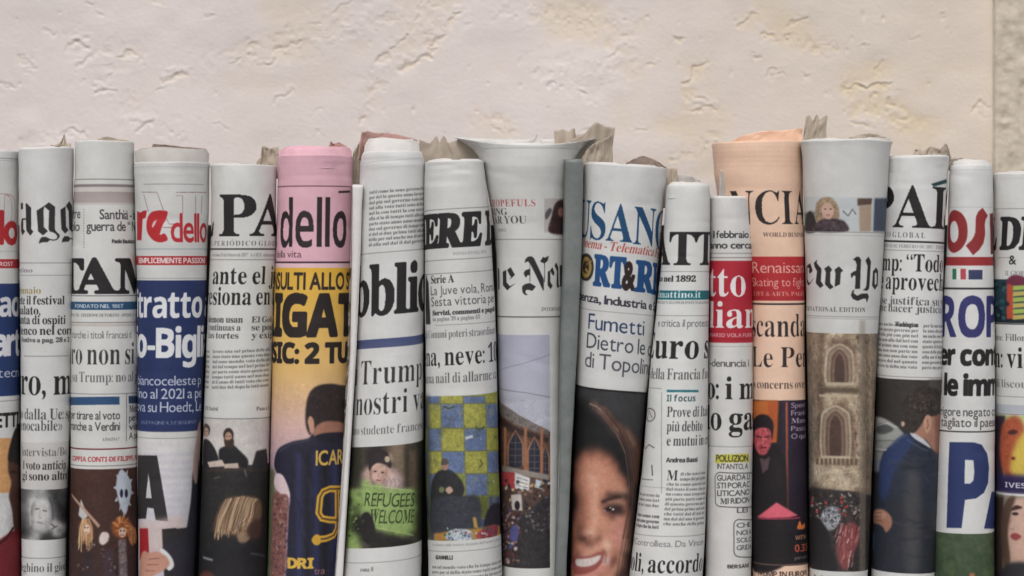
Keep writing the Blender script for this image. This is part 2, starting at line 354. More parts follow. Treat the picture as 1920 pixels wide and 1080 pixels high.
0,6,-60,0,0,-6,10,-2,5,-3,2,-4,0,-4,-6,-11,-20,-30,-25,40,-2,5,2,5,4,3,13,1,0,89,1,37,74,163,-79,0,0,-6,10,-3,8,-9,4,-7,41,-74,0,-35,-1,-8,-4,-10,-4,-3,-13,-2,0,-6,81,0,0,6,-13,2,-4,3,-4,10,0,52,41,67,6,9,6,5,8,3,0,6,-51,0,0,-6,
10,-2,6,-3,3,-6,-3,-9,-3,-6,-30,-51,-33,66,0,5,3,3,11,3,4,0,0,90,1,24,20,163,-4,-50,6,0,3,10,4,8,9,12,12,7,8,2,19,2,21,0,-91,-150,0,-4,138,0,6,59,-6,0,-5,-16,-7,-12,-8,-9,-11,-6,-13,-5,-16,-1,-30,0,90,148,0,5,0,97,2,55,73,113,-15,
1,-17,-2,-7,-2,-12,-6,-5,-4,-3,-5,-2,-10,0,-5,4,-7,3,-3,4,-2,9,0,7,4,3,3,2,10,-1,4,-5,6,-1,3,2,4,5,3,9,1,10,-2,4,-3,4,-9,0,-24,-20,-6,-28,-13,-9,-8,-5,-9,-2,-9,1,-7,2,-6,4,-6,6,-4,6,-2,8,-1,13,2,13,5,11,9,3,-9,7,-6,10,-2,10,2,8,4,
9,8,-3,5,-6,-3,-4,4,-1,6,0,53,-1,12,-3,10,-6,7,-9,6,10,55,54,16,7,0,-38,-3,-4,-6,-5,-8,-2,-7,2,-3,6,-2,10,4,14,0,98,2,28,49,163,-46,0,0,-6,8,-2,2,-2,3,-14,0,-143,3,0,18,14,10,-8,11,-4,10,-2,20,4,9,5,7,6,6,7,5,9,4,10,2,10,1,23,-2,
9,-8,16,-11,12,-14,6,-8,1,-11,-2,-10,-5,-9,-7,18,62,100,11,-1,6,-4,4,-6,4,-18,1,-14,-1,-16,-4,-24,-4,-6,-6,-4,-8,-2,-9,2,-5,7,-2,11,0,61,1,4,5,7,4,1,0,99,1,46,73,113,-11,1,-10,-1,-18,-7,-8,-6,-12,-15,-4,-10,-2,-10,-1,-12,3,-20,3,
-9,5,-8,13,-12,7,-4,9,-3,9,-1,17,3,16,9,13,14,-5,4,-8,-7,-8,-4,-8,-1,-9,1,-8,5,-7,7,-5,11,-3,13,-1,16,3,22,6,13,12,4,5,-1,4,-3,1,-5,-1,-8,1,-9,5,-5,9,-2,4,0,6,4,3,6,1,5,-1,7,-3,6,-6,6,0,100,2,35,114,163,-51,0,0,-6,5,0,8,-3,3,-6,1,
-5,0,-43,-8,7,-10,5,-10,2,-8,-1,-8,-3,-7,-4,-12,-12,-4,-9,-3,-10,-3,-22,1,-11,2,-10,7,-16,5,-7,13,-10,7,-2,8,-1,12,2,10,6,8,10,0,-18,17,5,29,3,0,6,-5,1,-5,3,-2,8,18,55,99,12,1,3,-2,4,-1,3,-3,3,-8,0,-59,-4,-9,-8,-6,-7,-2,-6,1,-5,4,
-4,6,-2,8,-2,26,2,25,3,9,3,6,0,101,2,32,69,112,-13,2,-9,-1,-16,-7,-7,-5,-6,-7,-5,-8,-3,-9,-2,-10,-1,-11,1,-12,2,-10,3,-9,10,-16,15,-10,8,-2,9,-1,18,3,16,11,13,16,-5,5,-8,-9,-9,-5,-9,-2,-16,5,-10,15,-3,24,59,0,-1,18,-5,13,-6,10,-9,
7,7,58,106,9,-3,4,-9,1,-26,-31,0,2,23,6,12,0,102,1,45,71,166,-21,-1,-11,-4,-9,-6,-6,-7,-4,-10,-1,-12,0,-15,-13,0,0,-12,13,0,0,-79,-1,-7,-4,-5,-5,-2,-4,0,0,-6,66,0,0,6,-12,1,-3,2,-3,8,0,6,0,76,20,0,0,12,-20,0,0,34,2,9,5,4,8,0,2,-1,
1,-2,-4,-9,-1,-6,2,-7,2,-3,6,-3,8,0,6,4,4,7,-1,11,-2,5,-5,5,-7,4,0,103,3,54,56,114,-17,-2,-14,-6,-6,-5,-5,-6,-6,-12,0,-7,3,-16,9,-12,17,-8,-17,-9,-9,-9,-3,-11,2,-8,6,-7,9,-5,-11,-5,-7,-5,-2,-7,2,-7,3,-5,7,-5,9,-4,12,-2,14,-1,18,1,
15,3,12,6,9,7,5,9,2,11,-2,12,-3,6,-9,7,-14,4,-11,1,-24,0,-12,4,-2,4,2,6,2,3,7,3,23,0,13,4,12,8,7,11,2,6,-1,15,-3,8,-4,7,17,0,0,13,-30,0,-9,3,18,56,106,5,-1,4,-2,5,-10,1,-27,-1,-8,-2,-6,-3,-4,-4,-3,-5,-1,-5,1,-4,3,-3,4,-3,14,0,19,
3,13,3,5,4,2,14,35,-12,38,0,12,-1,7,-4,2,-3,0,-3,-4,-11,-12,-6,-31,-1,-7,1,-11,6,-3,8,1,5,3,5,0,104,1,42,53,163,-46,0,0,-6,4,0,5,-3,3,-7,0,-131,-3,-7,-2,-2,-3,-1,-4,0,0,-6,57,0,0,6,-4,0,-3,1,-2,2,-2,7,0,68,6,7,6,4,8,2,4,0,3,-2,2,
-3,2,-9,0,-63,-1,-8,-3,-5,-8,-1,0,-6,58,0,0,6,-8,1,-4,9,0,60,-3,21,-11,13,-17,4,-13,-2,-12,-6,-9,-11,0,105,2,17,41,165,-5,1,-5,-1,-8,-5,-3,-3,-2,-9,2,-10,3,-4,4,-3,4,-1,10,0,4,1,4,3,3,4,2,10,-2,9,-7,6,15,53,111,-46,0,0,-6,10,-3,2,
-7,0,-80,-3,-6,-2,-2,-7,-1,0,-6,57,0,0,6,-7,2,-3,4,-1,8,0,106,2,14,43,166,-10,0,-8,-5,-3,-4,-2,-5,0,-9,5,-8,8,-5,10,0,8,5,5,8,0,9,-2,5,-3,4,33,57,111,-49,0,0,-6,9,-2,5,-4,1,-10,0,-115,-2,-9,-2,-4,-3,-2,-5,-1,-6,2,-1,3,6,14,-2,6,
-6,5,-7,2,-8,-2,-3,-2,-2,-3,-2,-8,2,-9,2,-4,3,-3,9,-6,5,-2,12,-1,13,1,11,3,8,6,7,9,4,11,1,12,0,107,1,39,53,163,-46,0,0,-6,4,0,6,-3,2,-7,0,-131,-3,-7,-10,-3,0,-6,58,0,0,6,-7,2,-3,4,-1,4,0,32,5,5,25,-36,2,-4,0,-5,-9,-2,0,-6,58,0,0,
6,-7,2,-3,4,-45,62,19,19,8,6,9,4,9,2,0,6,-51,0,0,-6,13,-2,1,-3,-2,-8,-4,-3,-28,-29,0,108,1,16,53,163,-46,0,0,-6,4,0,6,-3,2,-7,0,-132,-3,-6,-2,-2,-7,-1,0,-6,57,0,0,6,-7,2,-3,4,-1,8,0,109,1,70,99,112,-14,2,-12,-2,-11,-7,-10,-10,0,
16,-45,0,0,-6,7,-2,2,-2,3,-6,0,-79,-3,-7,-2,-2,-3,-1,-4,0,0,-6,57,0,0,6,-8,2,-3,4,-1,8,0,64,6,7,6,4,7,2,5,0,3,-2,3,-7,1,-5,0,-67,-1,-4,-2,-2,-1,-3,-8,-1,0,-6,56,0,0,6,-4,0,-3,1,-3,5,-1,8,0,65,6,7,6,3,7,2,4,0,3,-2,2,-3,2,-9,0,-67,
-2,-6,-2,-3,-3,-1,-4,0,0,-6,56,0,0,6,-4,0,-3,1,-2,2,-2,7,0,60,-4,21,-10,13,-17,4,-13,-2,-11,-8,-10,-10,-6,10,0,110,1,42,104,110,-17,4,-13,-2,-12,-6,-9,-11,0,16,-46,0,0,-6,7,-2,2,-2,3,-6,0,-79,-3,-7,-2,-2,-3,-1,-4,0,0,-6,57,0,0,6,
-4,0,-3,1,-2,2,-2,7,0,68,6,7,6,4,8,2,4,0,3,-2,2,-3,2,-9,0,-63,-1,-8,-3,-5,-8,-1,0,-6,58,0,0,6,-8,1,-4,9,0,60,-3,21,0,111,2,24,70,113,-10,1,-10,-1,-18,-7,-7,-5,-6,-7,-6,-9,-6,-19,0,-22,6,-19,12,-15,7,-6,18,-7,10,-1,10,1,18,7,13,12,
9,18,3,10,0,22,-7,20,-5,8,-6,7,-7,5,19,54,106,6,1,6,-1,5,-3,3,-6,3,-9,2,-43,-3,-27,-5,-10,-4,-3,-7,-1,-6,1,-5,3,-3,6,-3,9,-1,14,0,37,4,23,3,6,0,112,2,35,91,113,-9,1,-12,-2,-11,-7,-8,-11,0,17,-44,0,0,-5,10,-5,2,-7,0,-127,-2,-5,-4,
-5,-7,-1,0,-6,65,0,0,6,-5,0,-9,3,-3,6,-1,9,0,37,8,-8,9,-5,11,-2,8,1,8,3,7,4,6,6,5,7,7,18,3,22,-1,11,-8,26,-12,13,17,64,98,7,2,7,-2,5,-3,3,-6,4,-21,0,-27,-2,-11,-3,-9,-3,-6,-6,-4,-6,-1,-7,1,-6,5,-4,9,0,59,5,8,0,113,2,34,114,115,-4,
0,-18,-14,-10,7,-11,5,-10,1,-10,-1,-10,-3,-8,-4,-7,-6,-7,-8,-5,-8,-4,-10,-3,-22,1,-11,5,-18,4,-8,5,-6,6,-5,7,-4,15,-4,12,2,9,5,9,7,0,-45,-1,-3,-3,-3,-14,-3,0,-6,65,0,0,6,-8,1,-3,2,-2,11,18,57,104,7,2,9,-3,5,-6,2,-11,0,-62,-1,-4,
-5,-6,-3,-2,-7,-1,-8,1,-5,4,-4,6,-3,8,-2,26,2,28,3,10,4,6,0,114,1,34,83,114,-10,-3,-12,-8,-5,-6,-4,-7,0,21,-45,0,0,-6,10,-3,2,-7,0,-80,-3,-6,-2,-2,-7,-1,0,-6,64,0,0,6,-11,1,-5,4,-2,4,0,53,2,14,6,8,6,3,3,-1,9,-10,10,-3,8,3,3,2,3,7,
0,9,-2,5,-3,4,-4,3,0,115,1,57,50,114,-10,-1,-9,-3,-8,-6,-6,-7,-3,-9,-1,-9,1,-7,2,-6,8,-11,14,-9,25,-13,4,-6,1,-11,-1,-3,-7,-6,-10,-2,-7,1,-6,3,-6,5,-5,6,-4,8,-3,10,-6,0,0,-41,5,0,2,4,3,1,8,0,16,-5,7,-1,11,2,9,3,8,6,5,7,4,9,1,11,
-1,8,-2,7,-7,10,-6,5,-32,16,-5,6,-2,6,2,8,5,4,5,2,10,-1,6,-2,10,-9,4,-7,3,-8,5,0,0,35,-5,0,-3,-4,-8,0,0,116,1,27,52,151,-6,0,-3,-5,-18,-22,-18,-17,0,-7,10,0,0,-75,3,-16,3,-5,6,-4,15,-4,15,3,12,9,8,15,-5,3,-4,-6,-5,-4,-5,-2,-3,1,
-4,3,-1,3,0,4,0,75,22,0,0,11,-22,0,0,117,1,36,50,111,-46,0,0,-6,8,-2,4,-5,0,-4,0,-59,1,-12,2,-9,4,-8,6,-5,8,-3,10,-2,20,5,15,13,0,-18,17,5,16,3,13,1,0,6,-7,1,-3,2,-2,6,0,91,-48,0,0,-6,9,-2,2,-2,3,-7,0,-71,-6,-6,-6,-3,-11,-1,-3,1,
-4,5,-2,7,0,118,1,25,59,111,-60,0,0,-6,7,-2,4,-6,1,-4,3,-4,37,-93,6,0,36,91,6,13,2,2,8,4,0,5,-36,0,0,-6,7,-1,5,-3,1,-4,-2,-7,-18,-46,-19,52,0,6,3,2,9,1,0,119,1,36,49,111,-53,0,0,-6,3,-1,7,-9,38,-99,6,0,30,74,23,-74,6,0,38,96,3,7,
4,5,5,2,0,5,-32,0,0,-5,4,-1,6,-3,0,-11,-17,-41,-14,44,1,8,3,2,5,1,0,6,-55,0,0,-5,8,-3,4,-8,4,-11,-17,-38,-16,44,-2,11,2,2,6,2,0,120,1,40,60,111,-59,0,0,-6,10,-5,5,-6,28,-45,-28,-36,-7,-5,-7,-3,0,-5,40,0,0,5,-7,1,-4,2,-1,4,5,10,14,
19,17,-27,0,-5,-5,-3,-6,0,0,-6,59,0,0,5,-10,8,-33,53,20,25,13,12,7,3,0,5,-39,0,0,-6,4,0,7,-2,1,-3,-4,-8,-15,-19,-15,25,1,5,9,2,0,121,1,40,58,111,-60,0,0,-6,11,-7,4,-9,37,-91,-1,-5,-2,-4,-1,-5,-5,-10,-7,-8,-6,-1,-1,1,-1,11,-3,6,-6,
3,-9,0,-9,-8,-1,-13,2,-6,8,-7,5,-2,12,0,9,3,9,7,7,12,8,20,34,94,9,17,6,2,0,6,-34,0,0,-6,9,-2,3,-3,-3,-14,-16,-43,-19,49,0,11,11,2,0,122,1,21,11,111,-1,-34,6,0,2,9,8,11,5,3,7,2,8,1,14,0,-55,-98,0,-5,91,0,2,38,-5,0,-8,-17,-5,-5,-7,
-4,-8,-2,-20,-1,53,95,0,7,0,48,2,31,80,173,-13,1,-13,-1,-12,-4,-10,-6,-7,-8,-6,-10,-5,-12,-3,-14,-3,-33,3,-33,3,-13,5,-12,6,-11,7,-9,10,-6,11,-3,14,-1,13,1,12,3,9,6,8,9,6,10,9,26,2,33,-2,32,-4,15,-5,12,-6,10,-8,8,-9,6,20,59,156,8,
2,8,-2,6,-6,4,-11,2,-14,2,-39,-2,-39,-2,-15,-4,-10,-6,-6,-8,-3,-8,3,-6,6,-3,10,-3,15,-1,18,0,42,1,18,6,25,0,49,1,25,91,172,-27,0,-24,-18,-14,-7,-16,-5,2,-10,2,-4,6,-4,9,0,5,3,10,9,11,13,0,-121,0,-5,-3,-7,-2,-2,-3,-1,-24,0,0,-13,
99,0,0,13,-24,0,-3,1,-3,6,-1,8,0,50,1,43,79,173,-17,1,-21,-2,-15,-6,-6,-4,-5,-5,-5,-10,0,-13,3,-7,5,-4,6,-3,8,-2,8,0,2,22,3,9,4,5,6,4,7,1,6,-1,8,-5,3,-5,2,-15,-3,-23,-11,-22,-23,-27,-36,-36,0,-25,114,0,1,50,-14,0,-3,-12,-6,-7,-4,
-3,-9,-2,-56,0,46,44,32,36,7,17,1,11,-1,11,-5,10,-8,8,-11,6,0,51,1,77,77,173,-15,1,-16,-1,-14,-3,-10,-5,-8,-7,-4,-7,-2,-8,4,-12,5,-4,6,-3,8,-2,9,0,1,18,6,14,4,3,10,2,6,-1,4,-2,5,-4,4,-13,0,-18,-3,-8,-4,-7,-6,-6,-8,-3,-9,-1,-16,0,
0,-15,15,0,11,-1,9,-3,8,-5,5,-6,3,-8,1,-17,-1,-7,-9,-14,-5,-3,-15,-3,-7,1,-8,3,-6,4,-4,6,-3,8,-1,9,-10,-2,-7,-6,-3,-5,0,-10,2,-5,7,-9,21,-9,30,-1,15,2,8,2,7,3,12,8,9,12,3,7,2,17,-1,9,-2,7,-4,7,-4,5,-6,5,-12,6,-14,3,10,4,17,12,5,8,
4,9,1,10,-2,12,-5,10,-8,8,-11,5,0,52,2,23,71,172,-68,-113,0,-15,67,0,0,-14,-1,-7,-2,-4,-3,-3,-4,-2,-17,-1,0,-13,84,0,0,13,-12,1,-5,2,-3,3,-2,4,-1,7,0,14,26,0,0,17,-26,0,0,111,6,71,149,-1,-31,0,-57,-50,0,32,53,3,4,0,53,1,53,22,172,
-8,-84,11,-4,12,3,25,1,8,-3,6,-5,5,-7,3,-9,1,-11,-2,-17,-9,-15,-4,-3,-9,-3,-6,-1,-11,2,-8,6,-5,8,-2,9,0,4,-6,0,-8,-4,-3,-3,-2,-4,0,-10,4,-9,4,-5,20,-9,9,-1,26,1,15,4,7,3,12,8,9,12,3,8,2,9,0,10,-2,15,-5,14,-10,9,-12,7,-15,5,-27,1,
-10,-1,-3,-2,-3,0,3,44,51,0,6,-1,4,-5,2,-11,14,0,-1,44,0,54,2,53,79,174,-11,-1,-10,-3,-9,-4,-8,-5,-7,-7,-12,-17,-4,-10,-3,-11,-4,-24,0,-30,3,-16,4,-13,6,-11,7,-9,8,-6,10,-6,10,-2,11,-1,17,1,14,6,11,9,7,11,5,15,2,15,-2,15,-4,12,-7,
10,-10,8,-12,4,-21,1,-12,-2,-14,-7,2,19,4,16,5,12,6,9,7,6,9,2,7,-2,5,-6,2,-4,2,-20,10,1,7,2,5,3,4,4,3,10,-2,8,-2,4,-8,7,-6,3,-7,2,16,69,91,6,-2,10,-7,6,-17,0,-24,-2,-10,-3,-8,-4,-6,-5,-3,-6,-1,-7,2,-6,5,-6,9,-4,12,-4,38,11,8,0,55,
1,12,12,172,-1,-51,14,0,1,12,3,7,4,4,7,1,63,0,-63,-145,20,0,66,160,0,12,0,56,3,43,84,172,-16,2,-24,-3,-16,-8,-6,-5,-7,-13,-2,-8,1,-16,2,-8,4,-7,6,-7,8,-7,9,-6,-11,-5,-15,-12,-6,-7,-3,-9,-1,-9,1,-9,5,-15,12,-12,7,-4,21,-6,30,1,15,
4,13,7,9,10,5,11,2,15,-1,9,-3,9,-5,7,-8,8,-10,7,-13,7,10,5,14,11,5,6,3,8,-1,20,-4,10,-7,9,-10,7,16,71,160,8,-4,6,-7,3,-8,1,-16,-1,-6,-6,-10,-4,-5,-5,-3,-15,8,-5,4,-6,12,0,15,5,12,4,5,5,2,19,53,73,6,4,20,-11,6,-5,5,-6,4,-14,-1,-8,
-2,-7,-10,-11,-7,-3,-7,-1,-8,1,-6,3,-6,5,-4,6,-3,8,0,16,2,8,3,6,0,57,2,51,74,173,-10,1,-11,-1,-10,-3,-9,-4,-8,-5,-6,-7,-5,-8,-4,-9,-2,-10,-1,-11,2,-15,4,-13,8,-9,9,-8,12,-4,12,-1,15,2,11,6,5,4,3,4,-4,-38,-12,-24,-17,-7,-8,1,-6,2,
-5,4,-4,5,-4,7,-2,6,-7,-2,-4,-5,-1,-6,2,-9,5,-8,4,-4,12,-5,28,-1,11,3,9,4,15,12,11,18,4,10,6,23,2,25,-4,33,-4,13,-6,11,-7,9,-9,7,-9,4,18,58,157,7,1,6,-2,6,-4,6,-8,6,-26,0,-18,-2,-5,-3,-4,-8,-6,-10,-2,-13,4,-7,11,-3,19,1,13,2,10,3,
8,4,5,1,65,2,8,61,172,-61,-172,39,0,13,41,62,0,13,-41,39,0,-61,172,6,83,145,9,-31,0,-3,14,-40,-45,0,13,45,1,66,3,26,22,172,0,-172,64,0,18,1,15,5,13,7,9,10,5,12,3,15,-2,15,-2,6,-3,5,-9,8,-15,6,0,1,7,2,7,4,5,6,4,7,3,18,-2,14,-6,12,
-9,8,-14,5,-17,3,-21,2,13,58,142,19,0,17,-2,10,-6,2,-5,1,-6,-1,-6,-2,-5,-3,-3,-5,-3,-8,-2,-9,-1,-21,0,12,58,74,33,0,7,-2,6,-3,4,-5,2,-5,1,-6,-3,-12,-9,-8,-8,-2,-9,-1,-24,0,1,67,1,39,94,174,-16,-1,-14,-4,-14,-6,-10,-9,-9,-11,-8,
-12,-5,-13,-3,-16,-1,-17,1,-17,2,-15,5,-14,7,-12,8,-10,10,-9,13,-6,14,-3,26,-1,23,3,15,6,0,30,-23,-7,-21,-2,-14,1,-10,6,-8,8,-6,11,-4,14,1,34,3,14,6,12,9,9,11,5,19,1,19,-5,13,-6,12,30,-33,10,1,68,2,17,22,172,0,-172,48,0,27,2,24,8,
18,12,14,17,8,22,3,27,-1,17,-4,15,-6,14,-8,11,-11,9,-12,8,-14,5,-32,5,12,58,142,19,0,15,-2,12,-4,9,-8,8,-10,4,-14,1,-18,-6,-31,-17,-19,-30,-6,-15,0,1,69,1,12,22,172,0,-172,98,0,0,30,-62,0,0,44,58,0,0,30,-58,0,0,38,62,0,0,30,1,70,
1,10,22,172,0,-172,36,0,0,68,57,0,0,29,-57,0,0,45,62,0,0,30,1,71,1,43,103,174,-18,-1,-16,-4,-14,-6,-12,-8,-11,-10,-7,-12,-6,-14,-4,-16,-1,-17,2,-27,7,-22,12,-17,15,-12,20,-8,24,-2,12,0,21,2,28,7,0,89,-69,0,0,-30,33,0,0,-36,-23,-2,
-10,1,-9,2,-7,4,-11,12,-6,18,-1,32,2,10,8,17,6,7,16,9,9,3,17,0,14,-2,13,-4,5,-3,12,29,-7,3,-17,5,1,72,1,12,58,172,-36,0,0,-172,36,0,0,74,68,0,0,-74,36,0,0,172,-36,0,0,-68,-68,0,1,73,1,12,86,172,-78,0,0,-21,21,-10,0,-111,-21,-10,0,
-20,78,0,0,20,-21,10,0,111,21,10,1,76,1,6,58,172,-36,0,0,-172,105,0,0,30,-69,0,1,77,1,19,22,172,0,-172,32,0,0,92,-2,42,1,0,41,-134,33,0,45,134,1,0,-1,-4,0,-23,-1,-7,0,-100,34,0,0,172,-50,0,-43,-132,-41,132,1,78,1,14,22,172,0,-172,
32,0,0,97,-2,33,1,0,74,-130,46,0,0,172,-32,0,0,-98,2,-31,-1,0,-75,129,1,79,2,35,113,173,-17,1,-18,-1,-15,-4,-13,-6,-12,-8,-9,-10,-6,-12,-5,-14,-3,-16,-1,-17,1,-17,3,-16,5,-13,6,-12,9,-11,12,-9,13,-6,15,-3,17,-1,18,1,15,3,14,6,10,
9,9,10,8,13,4,13,3,16,1,17,-1,17,-7,30,-8,12,-9,10,-10,8,-14,6,24,82,142,14,2,14,-2,11,-5,8,-9,5,-11,4,-14,1,-17,-1,-17,-4,-14,-5,-11,-8,-9,-11,-5,-15,-2,-13,2,-11,5,-9,9,-6,11,-3,14,-1,17,1,17,3,14,6,11,9,9,1,80,2,17,22,172,0,
-172,36,0,0,61,31,1,13,2,11,5,9,6,12,15,5,18,1,10,-2,15,-5,13,-8,11,-12,8,-16,5,-21,2,11,58,142,16,0,17,-3,9,-8,3,-15,-1,-7,-3,-7,-5,-5,-6,-3,-9,-3,-21,0,1,82,2,19,22,172,0,-172,36,0,0,66,19,0,41,-66,40,0,-50,74,16,11,4,4,8,11,3,
12,1,8,-2,16,-5,13,-10,9,-13,8,-17,4,-22,2,12,58,142,22,-1,8,-2,7,-3,5,-4,2,-5,1,-15,-3,-6,-5,-5,-6,-3,-9,-2,-22,-1,1,83,1,46,71,174,-16,-2,-15,-4,-11,-7,-9,-10,-6,-12,-1,-21,4,-13,6,-10,13,-12,35,-18,12,-8,3,-5,1,-6,-2,-9,-3,-4,
-5,-3,-7,-2,-16,0,-9,1,-34,13,0,-34,15,-6,16,-3,17,-1,19,1,16,5,12,7,9,10,6,13,1,22,-1,8,-7,12,-17,15,-41,21,-4,4,-3,5,0,10,5,8,4,3,18,1,13,-2,21,-8,12,29,-9,4,-25,6,1,84,1,8,134,172,-129,0,0,-31,47,0,0,-141,36,0,0,141,46,0,1,85,
1,33,56,172,-36,0,0,-111,2,-18,6,-15,10,-13,14,-10,17,-6,21,-1,15,1,13,2,12,5,9,6,8,8,6,8,5,10,2,11,1,12,0,111,-36,0,0,-105,-1,-12,-3,-10,-4,-8,-7,-5,-8,-3,-11,-1,-11,1,-8,3,-7,5,-4,7,-3,10,-2,13,1,86,1,13,37,172,-37,0,58,-172,40,
0,58,172,-37,0,-32,-102,-8,-30,-1,-8,-2,13,-5,14,0,5,-2,6,1,87,1,29,36,172,-36,0,44,-172,41,0,23,90,8,40,3,-21,2,-3,3,-16,23,-90,41,0,44,172,-36,0,-21,-94,-2,-4,0,-5,-5,-22,-2,-14,-8,43,-25,96,-34,0,-25,-96,-1,-8,-6,-26,-1,-9,-3,
20,-4,16,0,5,-1,4,1,97,2,35,89,133,-16,1,-27,-3,-24,-9,12,-24,12,5,12,3,19,1,9,-4,5,-9,0,-12,-23,-1,-17,-2,-15,-3,-11,-6,-8,-8,-5,-10,-2,-13,1,-13,4,-10,7,-8,8,-6,10,-3,21,-1,15,4,12,9,6,7,1,0,7,-18,25,0,0,88,-2,13,-4,12,-8,9,-11,
6,13,67,59,24,2,0,-19,-3,-6,-10,-9,-14,-3,-5,0,-4,1,-6,5,-2,4,0,11,6,9,6,3,1,99,1,33,83,133,-20,0,-22,-7,-9,-5,-7,-8,-6,-9,-5,-11,-2,-13,-1,-15,2,-21,5,-18,9,-12,12,-9,15,-6,26,-1,15,2,17,7,0,31,-17,-9,-20,-3,-8,2,-7,3,-5,5,-5,7,
-2,10,-1,12,3,22,9,13,16,4,10,0,21,-7,10,28,-18,6,1,100,2,29,133,182,-36,0,0,-42,3,-26,-1,0,-9,10,-5,4,-7,3,-8,2,-9,0,-14,-2,-12,-5,-10,-10,-8,-13,-4,-17,-2,-21,2,-20,4,-17,8,-13,10,-10,12,-6,22,-1,8,2,12,7,5,5,3,5,2,0,7,-17,27,0,
24,72,104,10,-1,7,-3,5,-6,3,-8,2,-9,1,-16,-1,-11,-2,-8,-3,-7,-5,-5,-7,-3,-9,-1,-8,1,-6,4,-5,5,-4,7,-2,10,-1,12,1,12,2,9,4,8,5,6,6,3,1,101,2,35,89,132,-28,1,-11,-3,-10,-4,-8,-6,-7,-8,-6,-9,-5,-11,-3,-13,1,-29,2,-12,5,-11,7,-9,8,-7,
9,-6,22,-7,23,0,16,2,14,4,6,3,0,28,-7,-4,-22,-6,-15,-1,-10,1,-8,3,-6,5,-5,7,-3,7,-1,9,84,0,-1,36,-6,14,-8,12,-12,9,12,73,108,7,-1,7,-3,5,-4,3,-5,2,-7,1,-8,-50,0,1,9,3,7,4,5,5,4,1,102,1,26,71,184,-18,-2,-7,-2,-12,-8,-4,-5,-3,-7,-2,
-9,0,-20,-20,-10,0,-17,20,0,0,-104,35,0,0,104,31,0,0,27,-31,0,0,8,2,9,2,3,6,4,9,0,16,-3,9,26,-9,3,-11,2,1,103,2,44,76,131,-15,2,-14,-2,-13,-6,-10,-10,-7,-13,-5,-17,-1,-20,1,-19,5,-17,7,-13,10,-11,12,-6,22,-1,7,1,7,3,6,4,9,11,1,0,
0,-10,-1,-3,0,-6,-3,-16,-9,-10,-15,-3,-18,0,-17,4,-16,5,0,-28,7,-3,8,-2,25,-3,9,0,20,2,16,5,12,8,10,11,5,15,2,17,0,131,-30,0,-3,-17,-1,0,-10,11,18,73,104,8,-1,7,-3,6,-5,3,-7,2,-10,1,-17,-1,-12,-2,-9,-4,-6,-5,-5,-7,-3,-8,0,-14,4,
-9,13,-3,22,3,22,8,13,1,105,2,17,42,182,-10,0,-5,-1,-4,-2,-5,-8,-1,-6,1,-6,2,-5,3,-3,4,-2,5,-1,10,0,8,3,3,3,3,5,0,12,-6,8,4,55,131,-36,0,0,-131,36,0,1,108,1,4,55,182,-36,0,0,-182,36,0,1,109,1,49,100,133,-17,0,-14,-4,-12,-8,-4,-7,
-2,0,-5,17,-27,0,0,-131,36,0,0,62,0,12,2,11,3,9,5,6,7,4,8,1,12,-3,6,-10,2,-15,0,-77,36,0,0,66,1,11,2,10,3,8,5,5,7,4,8,1,11,-3,7,-10,2,-15,0,-77,36,0,0,85,-1,16,-5,12,-6,9,-9,6,-11,4,-21,1,-14,-4,-7,-4,-5,-4,-5,-7,-3,0,-4,6,-5,5,
-7,4,1,110,1,29,106,132,-21,1,-15,-4,-7,-4,-5,-4,-5,-7,-2,0,-5,17,-27,0,0,-131,36,0,0,62,0,12,2,11,4,9,4,6,8,4,10,1,12,-3,4,-4,4,-13,1,-8,0,-77,36,0,0,85,-2,16,-4,12,-7,9,-9,6,1,111,2,28,86,133,-12,0,-18,-2,-15,-6,-13,-9,-9,-13,
-6,-17,-2,-20,1,-14,2,-12,5,-11,6,-10,7,-8,9,-6,21,-7,30,1,16,6,13,11,9,13,6,17,2,20,-1,14,-3,12,-4,11,-6,9,-8,7,-9,6,-10,5,19,65,104,18,0,7,-4,5,-5,3,-7,3,-11,0,-23,-6,-17,-5,-6,-7,-3,-9,-2,-9,2,-6,3,-6,6,-3,7,-2,10,-1,12,3,22,3,
7,1,112,2,29,106,131,-14,2,-9,0,-8,-2,-7,-3,-10,-9,-3,-5,-2,0,-5,17,-29,0,0,-189,36,0,0,53,-2,19,2,0,3,-4,10,-7,6,-3,8,-2,22,1,12,6,11,10,8,13,5,17,1,21,-1,20,-5,17,-8,13,-9,10,19,61,96,4,5,7,3,8,1,14,-4,8,-13,2,-22,0,-11,-2,-11,
-3,-7,-5,-6,-6,-3,-8,-2,-8,2,-7,3,-5,6,-3,7,-2,11,0,25,1,114,1,17,83,133,-15,-7,-6,-5,-9,-12,-2,0,-5,22,-27,0,0,-131,36,0,0,67,0,7,4,12,9,8,5,3,12,3,16,-1,3,34,1,115,1,44,48,133,-13,-3,-10,-6,-8,-7,-4,-9,-2,-11,0,-7,3,-11,3,-5,9,
-8,6,-4,15,-6,22,-11,4,-4,2,-6,-2,-6,-6,-4,-5,-1,-13,0,-8,1,-23,7,-7,3,0,-30,13,-4,14,-3,33,1,14,3,11,6,8,8,5,10,1,20,-4,12,-8,9,-17,10,-28,12,-7,9,2,5,5,3,15,1,24,-7,6,-3,11,26,-8,4,-22,6,1,116,1,27,58,159,-23,0,-10,-28,-20,-12,
0,-15,18,0,0,-63,0,-10,2,-9,3,-7,4,-6,11,-8,6,-2,27,-1,21,6,0,26,-8,-2,-4,0,-3,-2,-12,0,-8,4,-2,3,-2,8,0,63,37,0,0,27,-37,0,1,117,1,29,54,131,-36,0,0,-85,1,-15,4,-13,8,-9,9,-7,12,-3,21,-1,7,1,8,3,12,9,5,6,2,0,5,-17,27,0,0,131,-36,
